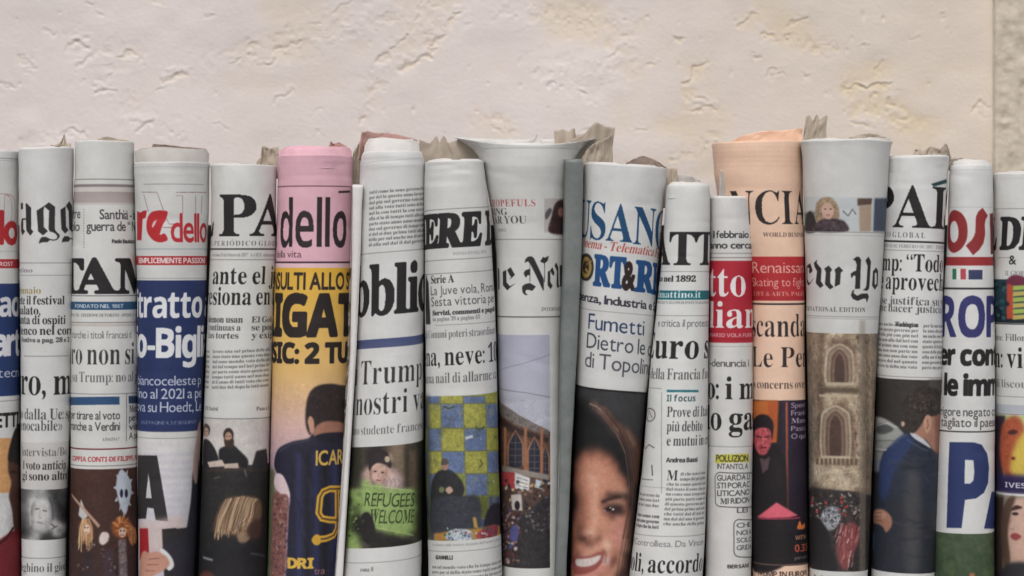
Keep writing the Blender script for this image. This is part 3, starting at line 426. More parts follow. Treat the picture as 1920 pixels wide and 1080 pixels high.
0,0,-61,0,-14,-2,-10,-4,-9,-5,-6,-7,-3,-10,-2,-7,1,-5,2,-7,10,-2,16,1,122,1,10,108,131,-98,0,0,-27,57,0,-60,-83,0,-21,103,0,0,28,-61,0,59,80,1,48,2,27,87,172,-19,2,-13,-1,-12,-4,-9,-6,-9,-8,-6,-10,-5,-12,-3,-14,-3,-33,2,-26,5,-22,
8,-17,11,-13,16,-8,18,-2,14,1,12,3,10,6,8,8,6,10,8,26,2,16,-1,44,-5,21,-8,18,-12,13,23,68,145,8,-2,7,-5,4,-8,3,-12,2,-14,0,-36,-2,-15,-3,-12,-4,-7,-7,-5,-8,-2,-8,2,-6,5,-4,7,-3,12,-2,15,-1,18,1,18,2,14,3,12,4,8,6,5,1,49,1,12,99,
172,-29,0,-56,-45,18,-21,20,15,1,3,3,1,8,8,0,-11,-1,-7,0,-115,36,0,1,50,1,34,81,173,-11,1,-18,-2,-15,-4,-12,-7,-16,-12,20,-23,13,10,13,6,19,1,9,-4,5,-9,1,-7,-2,-11,-5,-10,-8,-11,-21,-23,-43,-43,0,-25,120,0,0,31,-75,0,0,1,40,39,14,
15,6,8,4,7,5,17,1,9,-1,9,-2,8,-9,14,-6,5,-16,8,1,51,1,57,82,173,-17,1,-22,-2,-18,-6,-15,-9,16,-25,22,11,14,2,9,-1,6,-2,5,-3,3,-3,2,-15,-3,-8,-2,-3,-4,-3,-11,-4,-32,-1,0,-28,32,-1,12,-3,7,-6,2,-3,2,-9,-1,-8,-3,-6,-4,-5,-6,-4,-9,-2,
-12,-1,-30,5,-16,7,0,-31,15,-5,17,-3,33,-1,24,6,17,12,6,7,6,17,1,10,-1,11,-4,9,-6,7,-8,6,-11,4,-12,2,0,1,18,8,8,6,6,8,3,10,1,11,-1,12,-5,10,-9,8,-12,6,1,54,2,44,81,173,-13,-2,-19,-8,-9,-5,-7,-6,-6,-7,-9,-16,-3,-8,-7,-38,0,-10,4,
-30,5,-12,6,-11,8,-8,9,-7,9,-4,11,-3,28,1,14,6,11,8,9,12,6,15,2,17,-2,16,-4,13,-8,11,-10,8,-12,5,-14,2,-9,-1,-14,-5,-10,-9,-4,-6,-1,0,2,20,7,16,6,6,7,5,9,4,10,2,24,1,11,-2,0,29,-16,1,19,78,83,6,-3,5,-4,3,-5,2,-7,0,-17,-6,-13,-5,
-4,-13,-4,-10,3,-8,6,-2,5,-3,4,-3,16,2,7,4,7,7,6,4,2,5,1,1,55,1,7,130,172,-123,0,0,-31,84,0,-65,-141,39,0,65,149,1,56,3,41,59,173,-9,-1,-16,-6,-7,-5,-10,-12,-3,-8,0,-18,3,-9,11,-14,13,-11,-9,-4,-14,-13,-5,-8,-3,-9,-2,-12,2,-13,6,
-11,8,-9,12,-7,15,-4,29,-1,11,2,18,8,6,5,6,7,4,7,3,8,0,17,-1,6,-3,6,-9,11,-23,16,9,4,14,12,4,7,3,8,2,10,-4,17,-4,6,-12,11,-16,6,13,68,147,11,-2,4,-2,6,-8,0,-11,-6,-9,-15,-9,-14,9,-4,4,-2,11,2,9,3,4,5,2,20,60,71,7,3,7,-3,11,-8,9,
-10,1,-3,-1,-10,-2,-6,-4,-4,-5,-3,-7,-2,-8,-1,-8,1,-6,2,-5,3,-4,5,-2,5,-1,6,3,12,9,9,2,65,2,8,87,164,-17,0,-70,-164,24,0,20,48,70,0,22,-48,24,0,3,54,70,24,58,26,-58,2,67,1,26,118,164,-17,2,-46,-11,-32,-31,-12,-45,10,-36,29,-32,50,
-13,23,2,19,5,17,7,0,26,-19,-10,-19,-6,-19,-3,-35,9,-23,21,-8,33,8,32,23,22,34,8,18,-2,19,-5,19,-10,0,25,-20,8,2,68,2,9,18,164,0,-164,64,0,46,12,30,30,11,40,-9,38,-29,31,-49,13,9,42,143,36,0,38,-9,21,-22,8,-30,-5,-25,-20,-25,-41,
-11,-37,0,2,69,1,12,18,164,0,-164,95,0,0,21,-72,0,0,51,68,0,0,21,-68,0,0,50,70,0,0,21,2,70,1,10,18,164,0,-164,24,0,0,76,64,0,0,21,-64,0,0,46,64,0,0,21,2,71,1,29,118,164,-18,2,-45,-11,-32,-31,-11,-43,11,-43,31,-29,45,-11,22,1,20,5,
20,7,0,69,-54,0,0,-21,31,0,0,-33,-23,-6,-12,-1,-35,9,-23,21,-9,33,9,31,22,23,33,8,19,-2,20,-5,19,-9,0,24,-22,8,2,72,1,12,41,164,-23,0,0,-164,23,0,0,71,92,0,0,-71,24,0,0,164,-24,0,0,-72,-92,0,2,73,1,4,42,164,-24,0,0,-164,24,0,2,74,
1,12,42,164,-24,0,0,-159,-1,-21,-8,-13,-18,-4,-6,0,4,-22,7,0,27,7,14,19,5,27,2,76,1,6,41,164,-23,0,0,-164,97,0,0,21,-74,0,2,78,1,10,37,164,-19,0,0,-164,22,0,0,126,109,-126,20,0,0,164,-21,0,0,-127,2,79,2,12,145,154,-47,12,-46,-12,
-30,-30,-11,-42,11,-42,30,-30,46,-12,48,12,30,30,11,42,-11,42,12,98,144,33,-8,23,-22,9,-32,-9,-32,-23,-22,-33,-9,-32,9,-23,22,-8,32,8,32,23,22,2,80,2,11,17,164,0,-164,23,0,0,71,25,0,31,6,18,17,6,22,-5,24,-18,17,-29,7,9,40,143,28,
0,17,-4,8,-9,3,-12,-4,-14,-10,-9,-15,-3,-27,0,2,82,2,20,19,164,0,-164,23,0,0,71,10,0,12,-2,13,-11,18,-24,22,-34,28,0,-23,32,-11,19,-11,15,-14,12,15,9,9,14,3,17,-6,24,-19,16,-28,6,9,42,143,15,0,19,-3,10,-8,3,-13,-3,-13,-9,-10,-20,
-4,-15,0,2,83,1,32,72,164,-13,2,-26,-6,-17,-15,-6,-23,18,-34,34,-22,18,-26,-3,-10,-8,-8,-15,-3,-16,3,-15,8,-12,13,0,-30,14,-9,15,-5,16,-1,24,6,16,15,6,23,-18,38,-34,21,-19,24,4,11,9,6,14,3,11,-2,13,-5,14,-10,0,26,-12,7,2,84,1,8,
141,164,-137,0,0,-21,57,0,0,-143,23,0,0,143,57,0,2,85,1,24,38,164,-24,0,0,-102,11,-37,25,-20,33,-7,41,8,24,23,7,35,0,100,-23,0,0,-96,-1,-14,-3,-12,-6,-10,-10,-6,-12,-5,-17,-2,-13,2,-12,5,-10,8,-6,7,-3,11,-1,15,2,86,1,7,23,164,-23,
0,71,-165,5,0,69,165,-23,0,-49,-115,2,90,1,8,151,164,-141,0,0,-21,98,0,-104,-143,147,0,0,21,-104,0,2,97,2,33,64,106,-20,4,-14,-1,-12,-6,-10,-8,0,-23,11,10,12,6,12,2,10,-2,7,-6,2,-11,0,-6,-36,-13,-14,-11,-6,-17,4,-13,9,-9,13,-4,11,
1,9,4,10,6,3,-7,5,-3,8,-1,13,3,7,5,0,13,-10,-6,-3,1,-2,5,0,55,-5,20,10,45,47,17,6,0,-31,-6,-5,-6,-3,-7,-1,-8,2,-5,5,-2,8,4,11,2,98,2,15,35,164,-21,0,0,-158,12,-4,14,-3,14,-1,31,7,20,20,7,31,-6,28,-17,19,-24,7,-10,-1,-10,-3,-10,-6,
10,35,80,9,6,16,5,16,-5,10,-13,4,-20,-4,-18,-12,-12,-17,-5,-22,4,2,99,1,23,74,109,-11,1,-28,-7,-19,-20,-6,-31,7,-28,19,-19,29,-7,23,3,9,3,0,21,-11,-4,-18,-3,-19,4,-13,13,-4,19,4,19,11,13,18,4,9,-1,9,-3,11,-6,0,23,2,100,2,11,108,
164,-21,0,0,-58,-23,4,-27,-7,-20,-19,-6,-28,6,-30,18,-19,28,-7,45,0,10,87,86,0,-68,-22,0,-19,5,-11,12,-3,18,5,20,12,13,18,5,7,0,2,101,2,20,85,103,-25,7,-26,-7,-18,-19,-6,-29,6,-28,18,-21,28,-8,17,1,13,5,13,7,0,20,-13,-7,-12,-4,
-13,-2,-17,4,-12,11,-7,17,76,0,-6,34,7,47,88,14,3,13,-3,8,-9,4,-14,-54,0,5,14,2,102,1,23,71,164,-16,2,-14,-3,-10,-8,-8,-9,-4,-13,-2,-17,0,-8,-15,0,0,-19,15,0,0,-89,21,0,0,89,20,0,0,19,-20,0,0,10,3,15,7,9,13,3,4,0,6,-2,2,103,3,41,
101,108,-45,0,-24,-5,-16,-12,-6,-20,0,-8,2,-7,8,-11,6,-5,8,-3,0,-1,-9,-3,-6,-5,-3,-7,1,-5,10,-9,-15,-6,-9,-10,-3,-14,7,-17,17,-11,26,-4,27,4,17,12,7,18,-3,13,-10,10,-18,7,-19,4,-11,5,-3,5,7,8,18,3,18,9,5,7,4,9,1,9,-1,8,-3,7,-7,8,
22,0,12,40,86,10,3,11,-3,7,-6,3,-10,-3,-10,-7,-7,-11,-3,-11,3,-7,6,-3,11,3,10,12,32,-7,12,2,15,-2,15,-5,6,-11,-4,-8,-10,-6,-16,-1,-16,2,-11,5,-3,9,3,9,2,104,1,21,36,164,-22,0,0,-164,22,0,0,77,10,9,8,5,9,2,11,-4,8,-9,2,-13,0,-67,
22,0,0,66,-5,25,-13,14,-20,5,-11,-2,-11,-5,-9,-9,-1,0,2,105,2,4,37,108,-21,0,0,-108,21,0,12,33,151,-7,2,-6,-2,-4,-4,-2,-7,2,-6,4,-4,6,-2,7,2,4,4,2,6,-2,7,2,107,2,6,110,108,-25,0,-48,-53,54,-55,29,0,-56,55,4,36,164,-21,0,0,-164,21,
0,2,108,1,4,37,164,-21,0,0,-164,21,0,2,109,1,35,80,108,-13,2,-10,-2,-11,-5,-11,-9,0,14,-21,0,0,-108,21,0,0,78,9,8,9,5,9,1,10,-3,7,-8,3,-14,0,-67,21,0,0,78,8,7,8,5,8,2,12,-3,7,-9,3,-13,0,-67,22,0,0,68,-5,22,-12,14,-19,6,-14,-3,-12,
-7,-10,-9,-8,10,2,110,1,21,87,105,-19,5,-11,-2,-11,-5,-9,-9,-1,0,0,14,-22,0,0,-108,22,0,0,77,10,9,8,5,9,2,11,-4,8,-9,2,-13,0,-67,22,0,0,67,-6,24,2,111,2,12,95,103,-30,7,-28,-7,-21,-20,-8,-28,8,-30,20,-20,29,-7,31,7,20,20,8,30,-8,
28,12,47,86,18,5,19,-5,13,-13,5,-18,-5,-20,-12,-13,-20,-5,-18,5,-12,13,-4,20,4,18,2,112,2,12,14,108,0,-163,21,0,0,57,15,-4,6,0,29,7,19,20,8,28,-8,30,-20,18,-34,7,11,35,89,20,0,19,-4,12,-12,3,-20,-4,-18,-12,-13,-18,-5,-6,0,-8,2,-6,
3,2,113,2,12,106,108,-39,0,-37,-11,-17,-22,-5,-22,8,-28,19,-20,29,-7,13,1,8,3,0,-57,21,0,10,49,85,16,4,20,0,0,-69,-14,-4,-6,0,-18,5,-12,13,-4,19,5,20,2,114,1,17,78,109,-8,1,-11,-3,-10,-9,-11,-15,0,25,-21,0,0,-108,21,0,0,56,3,17,
10,12,13,4,6,-1,7,-3,7,-6,11,18,2,115,1,34,56,109,-10,1,-19,-4,-12,-9,-4,-17,12,-22,25,-15,13,-14,-2,-7,-6,-4,-8,-1,-10,1,-12,5,-13,8,0,-23,13,-6,12,-3,12,-1,18,4,13,11,5,16,-3,11,-7,9,-14,11,-16,9,-8,7,-3,6,2,4,5,4,8,1,9,-1,22,
-10,0,21,-11,5,2,116,1,20,40,108,0,22,-40,-39,0,-2,19,0,0,-57,4,-18,11,-12,20,-4,17,3,9,4,0,20,-9,-5,-16,-3,-6,2,-6,4,-3,11,0,55,34,0,0,19,2,117,1,20,36,108,-22,0,0,-67,5,-24,13,-14,20,-5,10,2,12,5,9,9,0,-14,22,0,0,108,-22,0,0,
-77,-7,-9,-9,-5,-9,-1,-12,3,-8,7,-2,14,2,118,1,7,24,108,-23,0,48,-110,7,0,48,110,-22,0,-29,-67,2,122,1,8,97,108,-92,0,0,-19,55,0,-58,-89,95,0,0,19,-57,0,2,48,2,12,88,155,-28,11,-28,-11,-18,-29,-7,-44,7,-44,18,-30,28,-10,28,10,18,
30,7,44,-7,44,12,44,136,16,7,16,-7,10,-21,3,-33,-3,-33,-10,-21,-16,-8,-16,8,-10,21,-3,33,3,33,2,49,1,4,72,164,-23,0,0,-164,23,0,2,50,1,26,76,160,-26,6,-13,-2,-12,-5,-14,-9,0,-29,14,13,12,7,12,2,14,-4,10,-11,4,-16,-2,-12,-4,-11,-6,
-12,-17,-25,-20,-26,-20,-24,0,-2,104,0,0,22,-63,0,30,37,16,30,5,26,-6,27,2,52,2,11,95,166,-10,0,-83,-101,0,-11,70,0,0,-54,23,0,0,54,18,0,0,21,-18,0,4,71,121,1,0,0,-46,-38,0,2,53,1,24,24,164,0,-85,31,0,20,-11,7,-18,-5,-15,-12,-11,
-17,-4,-12,2,-12,4,-12,6,0,-24,13,-6,13,-3,14,-1,27,7,19,18,7,27,-7,27,-21,19,-31,5,0,42,51,0,0,21,2,55,1,6,118,164,-106,0,0,-22,71,0,-60,-135,20,-9,2,46,1,12,34,25,-8,1,-7,-1,-5,-6,-2,-7,2,-7,5,-5,7,-2,8,2,4,5,3,7,-3,7,2,44,1,16,
34,26,-9,3,-7,-1,-5,-5,-2,-7,2,-7,4,-5,6,-2,0,-9,-3,-10,-6,-7,0,-4,16,8,9,12,3,14,-2,13,2,58,2,12,34,108,-8,2,-7,-2,-5,-5,-2,-8,2,-7,5,-5,7,-2,8,2,4,5,3,7,-3,8,12,34,25,-8,1,-7,-1,-5,-6,-2,-7,2,-7,5,-5,7,-2,8,2,4,5,3,7,-3,7,2,59,
2,16,34,28,-8,3,-7,-1,-6,-5,-2,-8,2,-7,4,-5,7,-3,0,-9,-2,-8,-8,-8,0,-5,15,8,10,13,3,16,-2,11,12,34,108,-8,2,-7,-2,-5,-5,-2,-8,2,-7,5,-5,7,-2,8,2,4,5,3,7,-3,8,2,45,1,4,68,64,-58,0,0,-22,58,0,2,39,1,6,33,172,-21,0,0,-28,5,-33,11,0,
5,33,2,33,2,15,40,162,-8,4,-7,-4,-5,-12,-1,-29,1,-17,8,-49,2,-5,2,-2,3,2,2,5,7,49,2,17,0,9,-2,20,12,40,25,-8,1,-7,-1,-5,-6,-2,-7,2,-7,5,-5,7,-2,8,2,5,5,2,7,-2,7,2,63,2,17,53,160,-22,6,-11,-23,10,1,8,-2,6,-5,2,-9,-7,-21,-13,-20,-7,
-23,1,-9,5,-8,9,-5,7,26,18,29,11,34,-4,16,12,44,25,-7,1,-7,-1,-5,-6,-2,-7,2,-7,5,-5,7,-2,7,2,5,5,3,7,-3,7,2,38,3,30,89,156,-20,5,-22,-5,-15,-13,-5,-20,2,-14,8,-13,9,-11,-21,-14,-14,-16,-4,-18,6,-20,15,-14,20,-5,16,2,16,8,20,14,19,
-22,30,0,-33,38,20,29,6,15,-23,0,-11,-19,-7,-8,-23,27,17,14,10,14,3,15,-5,18,12,68,140,9,-1,7,-6,2,-9,-1,-8,-6,-9,-14,-10,-7,8,-6,10,-2,10,2,8,7,6,10,43,59,16,11,26,-32,-11,-9,-12,-7,-12,-3,-9,3,-7,6,-4,9,4,11,2,40,1,14,74,167,
-12,0,-25,-33,-16,-38,-5,-40,5,-40,16,-39,25,-32,12,0,-19,33,-11,36,-4,42,4,41,11,37,2,41,1,14,16,167,-13,0,19,-33,12,-37,3,-41,-3,-42,-12,-36,-19,-33,13,0,24,32,16,39,6,40,-6,40,-16,38,2,47,1,4,66,166,-17,0,-47,-168,17,0,2,8220,
2,16,89,161,0,5,-15,-8,-9,-13,-3,-16,2,-11,6,-8,8,-3,8,2,5,4,1,8,-1,7,-5,5,-6,3,0,9,3,8,16,37,161,0,5,-15,-8,-9,-13,-3,-16,2,-11,5,-8,9,-3,7,2,5,4,2,8,-1,7,-5,5,-6,3,0,9,2,8,2,171,2,6,64,108,-21,0,-36,-54,36,-54,21,0,-36,54,6,112,
108,-21,0,-35,-54,35,-54,21,0,-35,54,2,187,2,6,26,108,-21,0,36,-54,-36,-54,21,0,36,54,6,75,108,-21,0,35,-54,-35,-54,21,0,35,54,3,73,2,43,65,179,-7,0,-5,-6,-24,-10,-12,-8,-7,-12,-2,-13,2,-13,8,-11,12,-8,16,-5,3,10,-12,3,-10,6,-7,9,
-2,9,2,7,5,6,6,5,9,1,8,-1,8,-3,35,-17,3,0,23,12,11,8,5,5,3,5,0,9,-3,4,-4,3,-4,1,-4,-1,-6,-5,1,-9,3,-2,5,-1,-2,-2,-3,-1,-4,-3,-6,0,-41,22,-3,3,54,125,130,-9,-2,-16,-8,-8,-5,-12,-14,-3,-7,-1,-5,1,-7,5,-11,21,-37,1,-8,-1,-7,-4,-5,-6,
-3,-12,-1,-11,6,-4,4,-4,8,2,7,-6,3,-5,-3,-4,-1,-17,3,-16,-6,-12,-19,10,-4,6,9,9,3,6,-1,5,-3,3,-6,1,-12,6,-3,6,2,34,3,11,4,7,4,19,18,9,18,0,3,-2,7,-23,43,-4,10,1,4,2,3,3,2,5,0,6,-6,4,-1,4,1,3,2,2,3,0,8,-3,4,3,78,1,97,170,173,-20,3,
-26,-6,-20,-18,-9,11,-11,7,-13,5,-13,1,-14,-2,-13,-5,-10,-8,-8,-11,-5,-12,-2,-14,3,-17,8,-15,15,-12,20,-8,4,10,-10,3,-17,12,-6,8,-4,8,-1,8,2,13,7,10,10,7,12,3,18,-5,12,-16,9,-24,3,-35,-3,-33,-6,-21,-11,-12,-15,-3,-6,0,-6,3,-3,5,
-1,6,3,13,-6,5,-2,-3,-9,-3,-12,0,-6,3,-5,-6,6,-9,2,-7,-3,-13,6,-5,6,3,17,1,6,-2,17,-2,13,2,11,5,10,9,9,11,7,13,6,16,3,17,1,18,-2,31,-8,27,5,6,10,6,6,2,6,0,11,-2,9,-7,4,-10,2,-14,0,-8,-15,-11,-5,-5,-4,-11,0,-64,1,-5,2,-3,21,-16,3,
-7,7,0,32,32,-6,8,-9,-8,-7,-3,-11,10,0,55,1,11,5,8,10,6,14,3,0,8,-6,0,-3,24,-9,16,3,89,1,99,149,175,-6,6,-43,-35,-8,14,-12,10,-12,5,-14,2,-14,-2,-13,-6,-11,-8,-8,-11,-4,-13,-2,-12,3,-19,11,-15,16,-11,22,-5,2,10,-11,1,-20,11,-6,7,
-5,9,-2,9,2,12,6,9,9,6,11,2,10,-2,9,-5,7,-9,6,-11,4,-14,1,-16,-3,-21,-9,-17,-16,-12,-24,-10,4,-9,17,5,15,-11,12,-15,-5,-6,6,-4,12,7,11,8,25,15,-6,7,-8,-4,-5,-1,-8,3,-22,18,15,12,11,15,7,17,3,18,-2,15,-3,13,13,9,10,-18,12,-28,3,
-12,2,-21,-1,-19,-4,-19,-5,-18,-8,-16,-9,-13,-10,-10,-12,-7,-12,-2,-10,1,-3,3,2,6,0,4,-1,3,-3,4,-4,3,-6,1,-6,-1,-5,-3,-3,-5,-1,-5,2,-11,7,-7,10,-4,14,-2,24,6,25,17,15,16,13,18,11,18,8,19,4,18,2,17,0,10,-2,11,-7,22,-12,27,-11,19,3,
77,1,122,147,173,-22,6,-10,-1,-8,-4,-8,-7,-5,-9,-19,14,-23,5,-14,-2,-13,-5,-10,-8,-8,-11,-5,-12,-2,-14,2,-16,9,-15,14,-12,21,-9,3,10,-10,3,-9,6,-7,6,-6,8,-4,9,-1,7,1,9,3,8,4,6,14,9,9,1,16,-6,12,-15,8,-26,3,-34,-3,-33,-11,-21,-6,5,
-18,9,-6,-3,-6,-5,-16,-21,6,-6,7,7,5,2,3,-1,8,-5,2,-3,2,-1,0,-3,8,0,20,19,13,17,10,15,6,16,4,17,2,19,-3,29,-8,22,2,5,4,4,5,3,5,1,12,-6,10,-18,6,-28,2,-35,-2,-32,-7,-22,-20,12,-3,1,-9,-5,-12,-13,-8,-11,7,-6,7,7,4,2,9,-5,7,-8,7,0,
38,49,12,53,-2,26,-6,21,10,10,14,3,11,-2,8,-7,5,-11,2,-13,0,-8,-16,-11,-4,-5,-4,-11,-1,-9,0,-54,2,-4,1,-5,7,-6,8,-4,6,-5,2,-3,1,-4,7,0,32,33,-4,6,-11,-8,-6,-2,-6,4,-6,6,0,54,2,12,5,7,9,6,14,3,0,8,-5,0,-3,25,-9,15,-14,10,-21,3,-24,
-5,-17,-17,3,84,1,73,61,179,-12,-1,-12,-6,-12,-8,-8,-8,-6,-10,-1,-12,4,-19,15,-18,8,7,-12,12,-3,8,-2,9,2,8,4,7,8,4,7,2,15,-4,23,-11,-23,-18,-6,-9,-1,-8,1,-8,5,-7,27,-23,2,-5,-3,-6,-4,-2,-6,-1,-9,1,-15,8,-6,1,-8,-1,-8,-6,-8,-8,-12,
-15,7,-6,7,6,6,1,13,-5,50,-29,14,-4,7,1,11,6,13,10,16,15,-6,7,-6,-5,-6,-3,-10,-2,-9,2,-10,4,-23,13,28,9,9,18,-1,6,-3,6,-5,6,-26,20,-4,5,-1,5,3,7,9,9,22,-13,14,-5,2,0,32,25,-4,7,-6,-3,-7,-1,-4,1,-53,27,-9,4,3,97,2,29,62,119,-7,0,
-32,-28,-10,-13,-6,-13,-2,-13,5,-23,13,-27,-3,-2,5,-5,40,30,0,-5,4,-10,14,-9,-3,-2,6,-4,26,30,-5,5,-5,-5,-5,-2,-3,3,-2,8,0,50,2,9,2,2,4,2,0,7,-27,8,-11,5,10,38,92,6,8,21,-11,0,-54,-18,-12,-4,3,-5,10,-4,13,-1,14,2,22,3,103,2,43,56,
122,-26,-22,-9,-9,-6,-8,-7,-14,-2,-20,2,-12,2,-5,15,-24,0,-6,-2,-2,7,-3,38,32,3,-12,11,-27,-1,-7,-3,-8,-4,-6,-6,-4,-7,-3,-8,-1,-18,6,-7,17,-23,0,5,-13,10,-10,14,-7,18,-2,15,2,13,6,11,8,7,12,6,13,2,15,-1,5,-8,20,-3,26,1,22,7,16,0,
7,-17,5,-20,10,-2,3,13,38,94,6,6,13,-8,14,-6,-4,-17,-1,-24,1,-7,-14,-9,-3,-1,-3,1,-9,9,-6,16,0,22,3,101,2,23,67,122,-5,0,-44,-30,-4,-8,0,-40,2,-14,6,-12,10,-10,18,-7,-1,-3,6,-3,36,35,-5,5,-5,-5,-5,-3,-11,-2,-10,3,-5,3,-4,4,-3,5,
-1,4,47,36,3,4,6,50,103,18,-27,-2,-3,-24,-18,0,35,2,9,3,119,2,58,38,125,-6,5,-18,-19,-6,-10,2,-4,6,-8,2,-4,1,-6,0,-51,-2,-8,-6,-3,0,-7,6,-2,10,-8,3,-5,7,0,3,5,4,4,6,4,5,2,0,7,-6,3,-2,8,0,55,12,10,8,4,4,-1,3,-5,2,-14,0,-47,-2,-9,
-4,-4,0,-7,28,-9,10,-6,7,0,21,21,11,13,8,12,5,11,2,12,-2,16,-10,23,-4,6,-3,9,0,4,-7,0,-33,-28,-1,9,-3,6,-11,8,-1,5,-7,0,-33,-28,-1,6,-10,12,-2,5,1,4,11,103,83,16,13,8,-12,5,-11,4,-25,-2,-11,-4,-11,-4,-7,-4,-2,-5,1,-14,7,3,111,2,
21,83,115,-4,7,-64,-26,1,-4,0,-10,0,-57,-5,-6,0,-8,17,-5,20,-8,3,-3,7,0,21,22,12,14,8,11,4,10,1,9,-1,10,-3,9,-5,6,-15,28,9,44,98,11,5,21,-41,2,-14,-1,-11,-3,-10,-4,-7,-4,-3,-22,10,3,107,2,51,66,168,0,7,-13,-2,-10,-6,-9,-9,-5,-13,
-5,13,-6,9,-6,-5,4,-8,1,-4,0,-121,-2,-8,-2,-4,-4,0,0,-7,5,-2,11,-8,3,-5,7,0,27,28,-4,5,-6,-5,-3,0,-4,5,-1,3,0,15,14,8,10,-14,8,-30,6,-8,-3,-3,6,-4,27,28,-5,5,-4,-4,-4,3,-8,28,-10,15,14,10,5,9,-5,14,-4,8,-1,4,2,3,-4,4,-44,-25,0,42,
2,12,3,9,7,6,7,44,86,22,14,7,-13,1,-7,-2,-4,-5,-5,-23,-15,3,114,1,38,35,118,-6,4,-24,-27,5,-5,5,5,4,-6,1,-11,0,-43,-1,-9,-5,-4,0,-7,22,-8,7,-5,-2,-4,6,-3,34,32,-5,5,-4,-4,-7,-4,-16,8,-1,3,0,42,11,17,5,-8,3,-9,7,0,2,6,6,9,4,3,0,9,
-9,7,-5,11,-7,0,-1,-5,-6,-11,-10,-15,-3,15,-9,7,3,104,1,56,66,168,0,7,-13,-2,-10,-6,-9,-9,-5,-13,-4,13,-7,9,-6,-5,4,-8,1,-10,0,-115,-2,-8,-2,-4,-4,0,0,-7,5,-2,11,-8,3,-5,7,0,30,30,-4,6,-9,-8,-5,2,-2,4,0,57,13,10,10,-14,6,-13,4,
-13,1,-13,0,-16,-7,-28,-6,-13,-8,-14,-11,-16,6,-4,17,20,13,18,10,17,7,17,4,16,1,17,-1,10,-5,18,-11,19,-5,5,-1,3,1,3,2,2,-5,5,-35,-26,0,44,1,12,3,8,7,6,3,109,1,78,35,118,-6,4,-24,-27,5,-5,5,5,4,-6,1,-11,0,-49,-2,-9,-6,-3,0,-7,5,-2,
11,-8,2,-5,7,0,3,5,10,8,6,2,0,7,-6,3,-2,9,0,50,20,18,6,-6,2,-8,0,-54,-2,-9,-6,-3,0,-7,5,-2,6,-4,4,-4,3,-5,8,0,2,5,10,8,6,2,0,7,-6,3,-2,9,0,50,20,18,6,-6,1,-8,0,-54,0,-9,1,-6,3,-6,5,-4,8,-3,-2,-3,6,-3,28,31,-5,5,-6,-6,-7,-2,-2,5,0,
62,1,7,5,3,0,7,-12,5,-5,4,-5,6,-7,0,-33,-31,0,8,-2,7,-5,6,-6,4,-3,6,-8,0,-1,-4,-6,-6,-25,-21,-2,11,-2,4,-10,9,3,115,3,48,82,152,-7,1,-8,-1,-8,-4,-5,-5,-4,-7,6,-3,5,-5,1,6,5,6,10,5,12,-5,4,-6,1,-7,-1,-7,-4,-6,-5,-4,-7,-1,-10,3,-18,
10,-3,-1,-15,-12,-17,-18,-7,-13,10,-15,8,-10,2,-8,-4,-10,-14,-10,0,-7,28,-17,5,-6,7,0,11,7,26,14,8,8,5,10,2,10,-2,9,-5,11,-8,9,-10,7,21,27,3,6,2,14,-1,7,-7,12,-6,4,10,36,100,2,0,17,-11,13,-3,-21,-24,-3,7,-13,17,-2,5,0,3,2,3,12,56,
58,6,0,10,-8,7,-12,1,-6,-1,-7,-4,-6,-5,-4,-6,-1,-5,1,-6,3,-19,14,3,108,1,31,64,168,0,7,-13,-2,-10,-6,-9,-9,-6,-13,-4,13,-6,9,-6,-5,3,-5,1,-8,0,-116,0,-5,-5,-6,0,-7,23,-8,8,-6,-1,-2,-2,-1,7,-3,32,29,-6,5,-5,-4,-4,-1,-5,1,-13,8,0,5,
0,102,1,12,3,8,7,6,
]
# ------------------------------------------------------------------ letter shapes (outlines) and a small print rasteriser
GLYPHS = {}
def load_glyphs():
    L, i = LETTER_OUTLINES, 0
    while i < len(L):
        key = "sbrf"[L[i]] + chr(L[i + 1]); nl = L[i + 2]; i += 3
        loops = []
        for _ in range(nl):
            c = L[i]; i += 1
            loops.append(np.cumsum(np.array(L[i:i + 2 * c]).reshape(-1, 2), 0) / 240.0); i += 2 * c
        GLYPHS[key] = loops
load_glyphs()

def raster(loops, w, h, ss=3):
    """even-odd coverage of closed loops (pixel coordinates, y down) on a w x h grid"""
    W2, H2 = w * ss, h * ss
    acc = np.zeros((H2, W2 + 1), dtype=np.int32)
    for lp in loops:
        p = np.asarray(lp, float) * ss
        q = np.roll(p, -1, 0)
        for (x0, y0), (x1, y1) in zip(p, q):
            if y0 == y1:
                continue
            if y0 > y1:
                x0, y0, x1, y1 = x1, y1, x0, y0
            a, b = max(0, math.ceil(y0 - .5)), min(H2 - 1, math.ceil(y1 - .5) - 1)
            if b < a:
                continue
            r = np.arange(a, b + 1)
            x = x0 + (r + .5 - y0) * (x1 - x0) / (y1 - y0)
            acc[r, np.clip(np.ceil(x - .5), 0, W2).astype(int)] += 1
    ins = (np.cumsum(acc, 1)[:, :W2] & 1).astype(np.float32)
    return ins.reshape(h, ss, w, ss).mean((1, 3))

EM = 84
def edt(mask):
    """squared-distance transform to mask==True, brute force and separable"""
    h, w = mask.shape
    inf = 1e6
    f = np.where(mask, 0, inf).astype(np.float32)
    iy = np.arange(h)
    d = ((iy[:, None] - iy[None]) ** 2).astype(np.float32)
    g = np.min(f[None, :, :] + d[:, :, None], axis=1)
    ix = np.arange(w)
    d = ((ix[:, None] - ix[None]) ** 2).astype(np.float32)
    return np.sqrt(np.min(g[:, None, :] + d[None], axis=2))

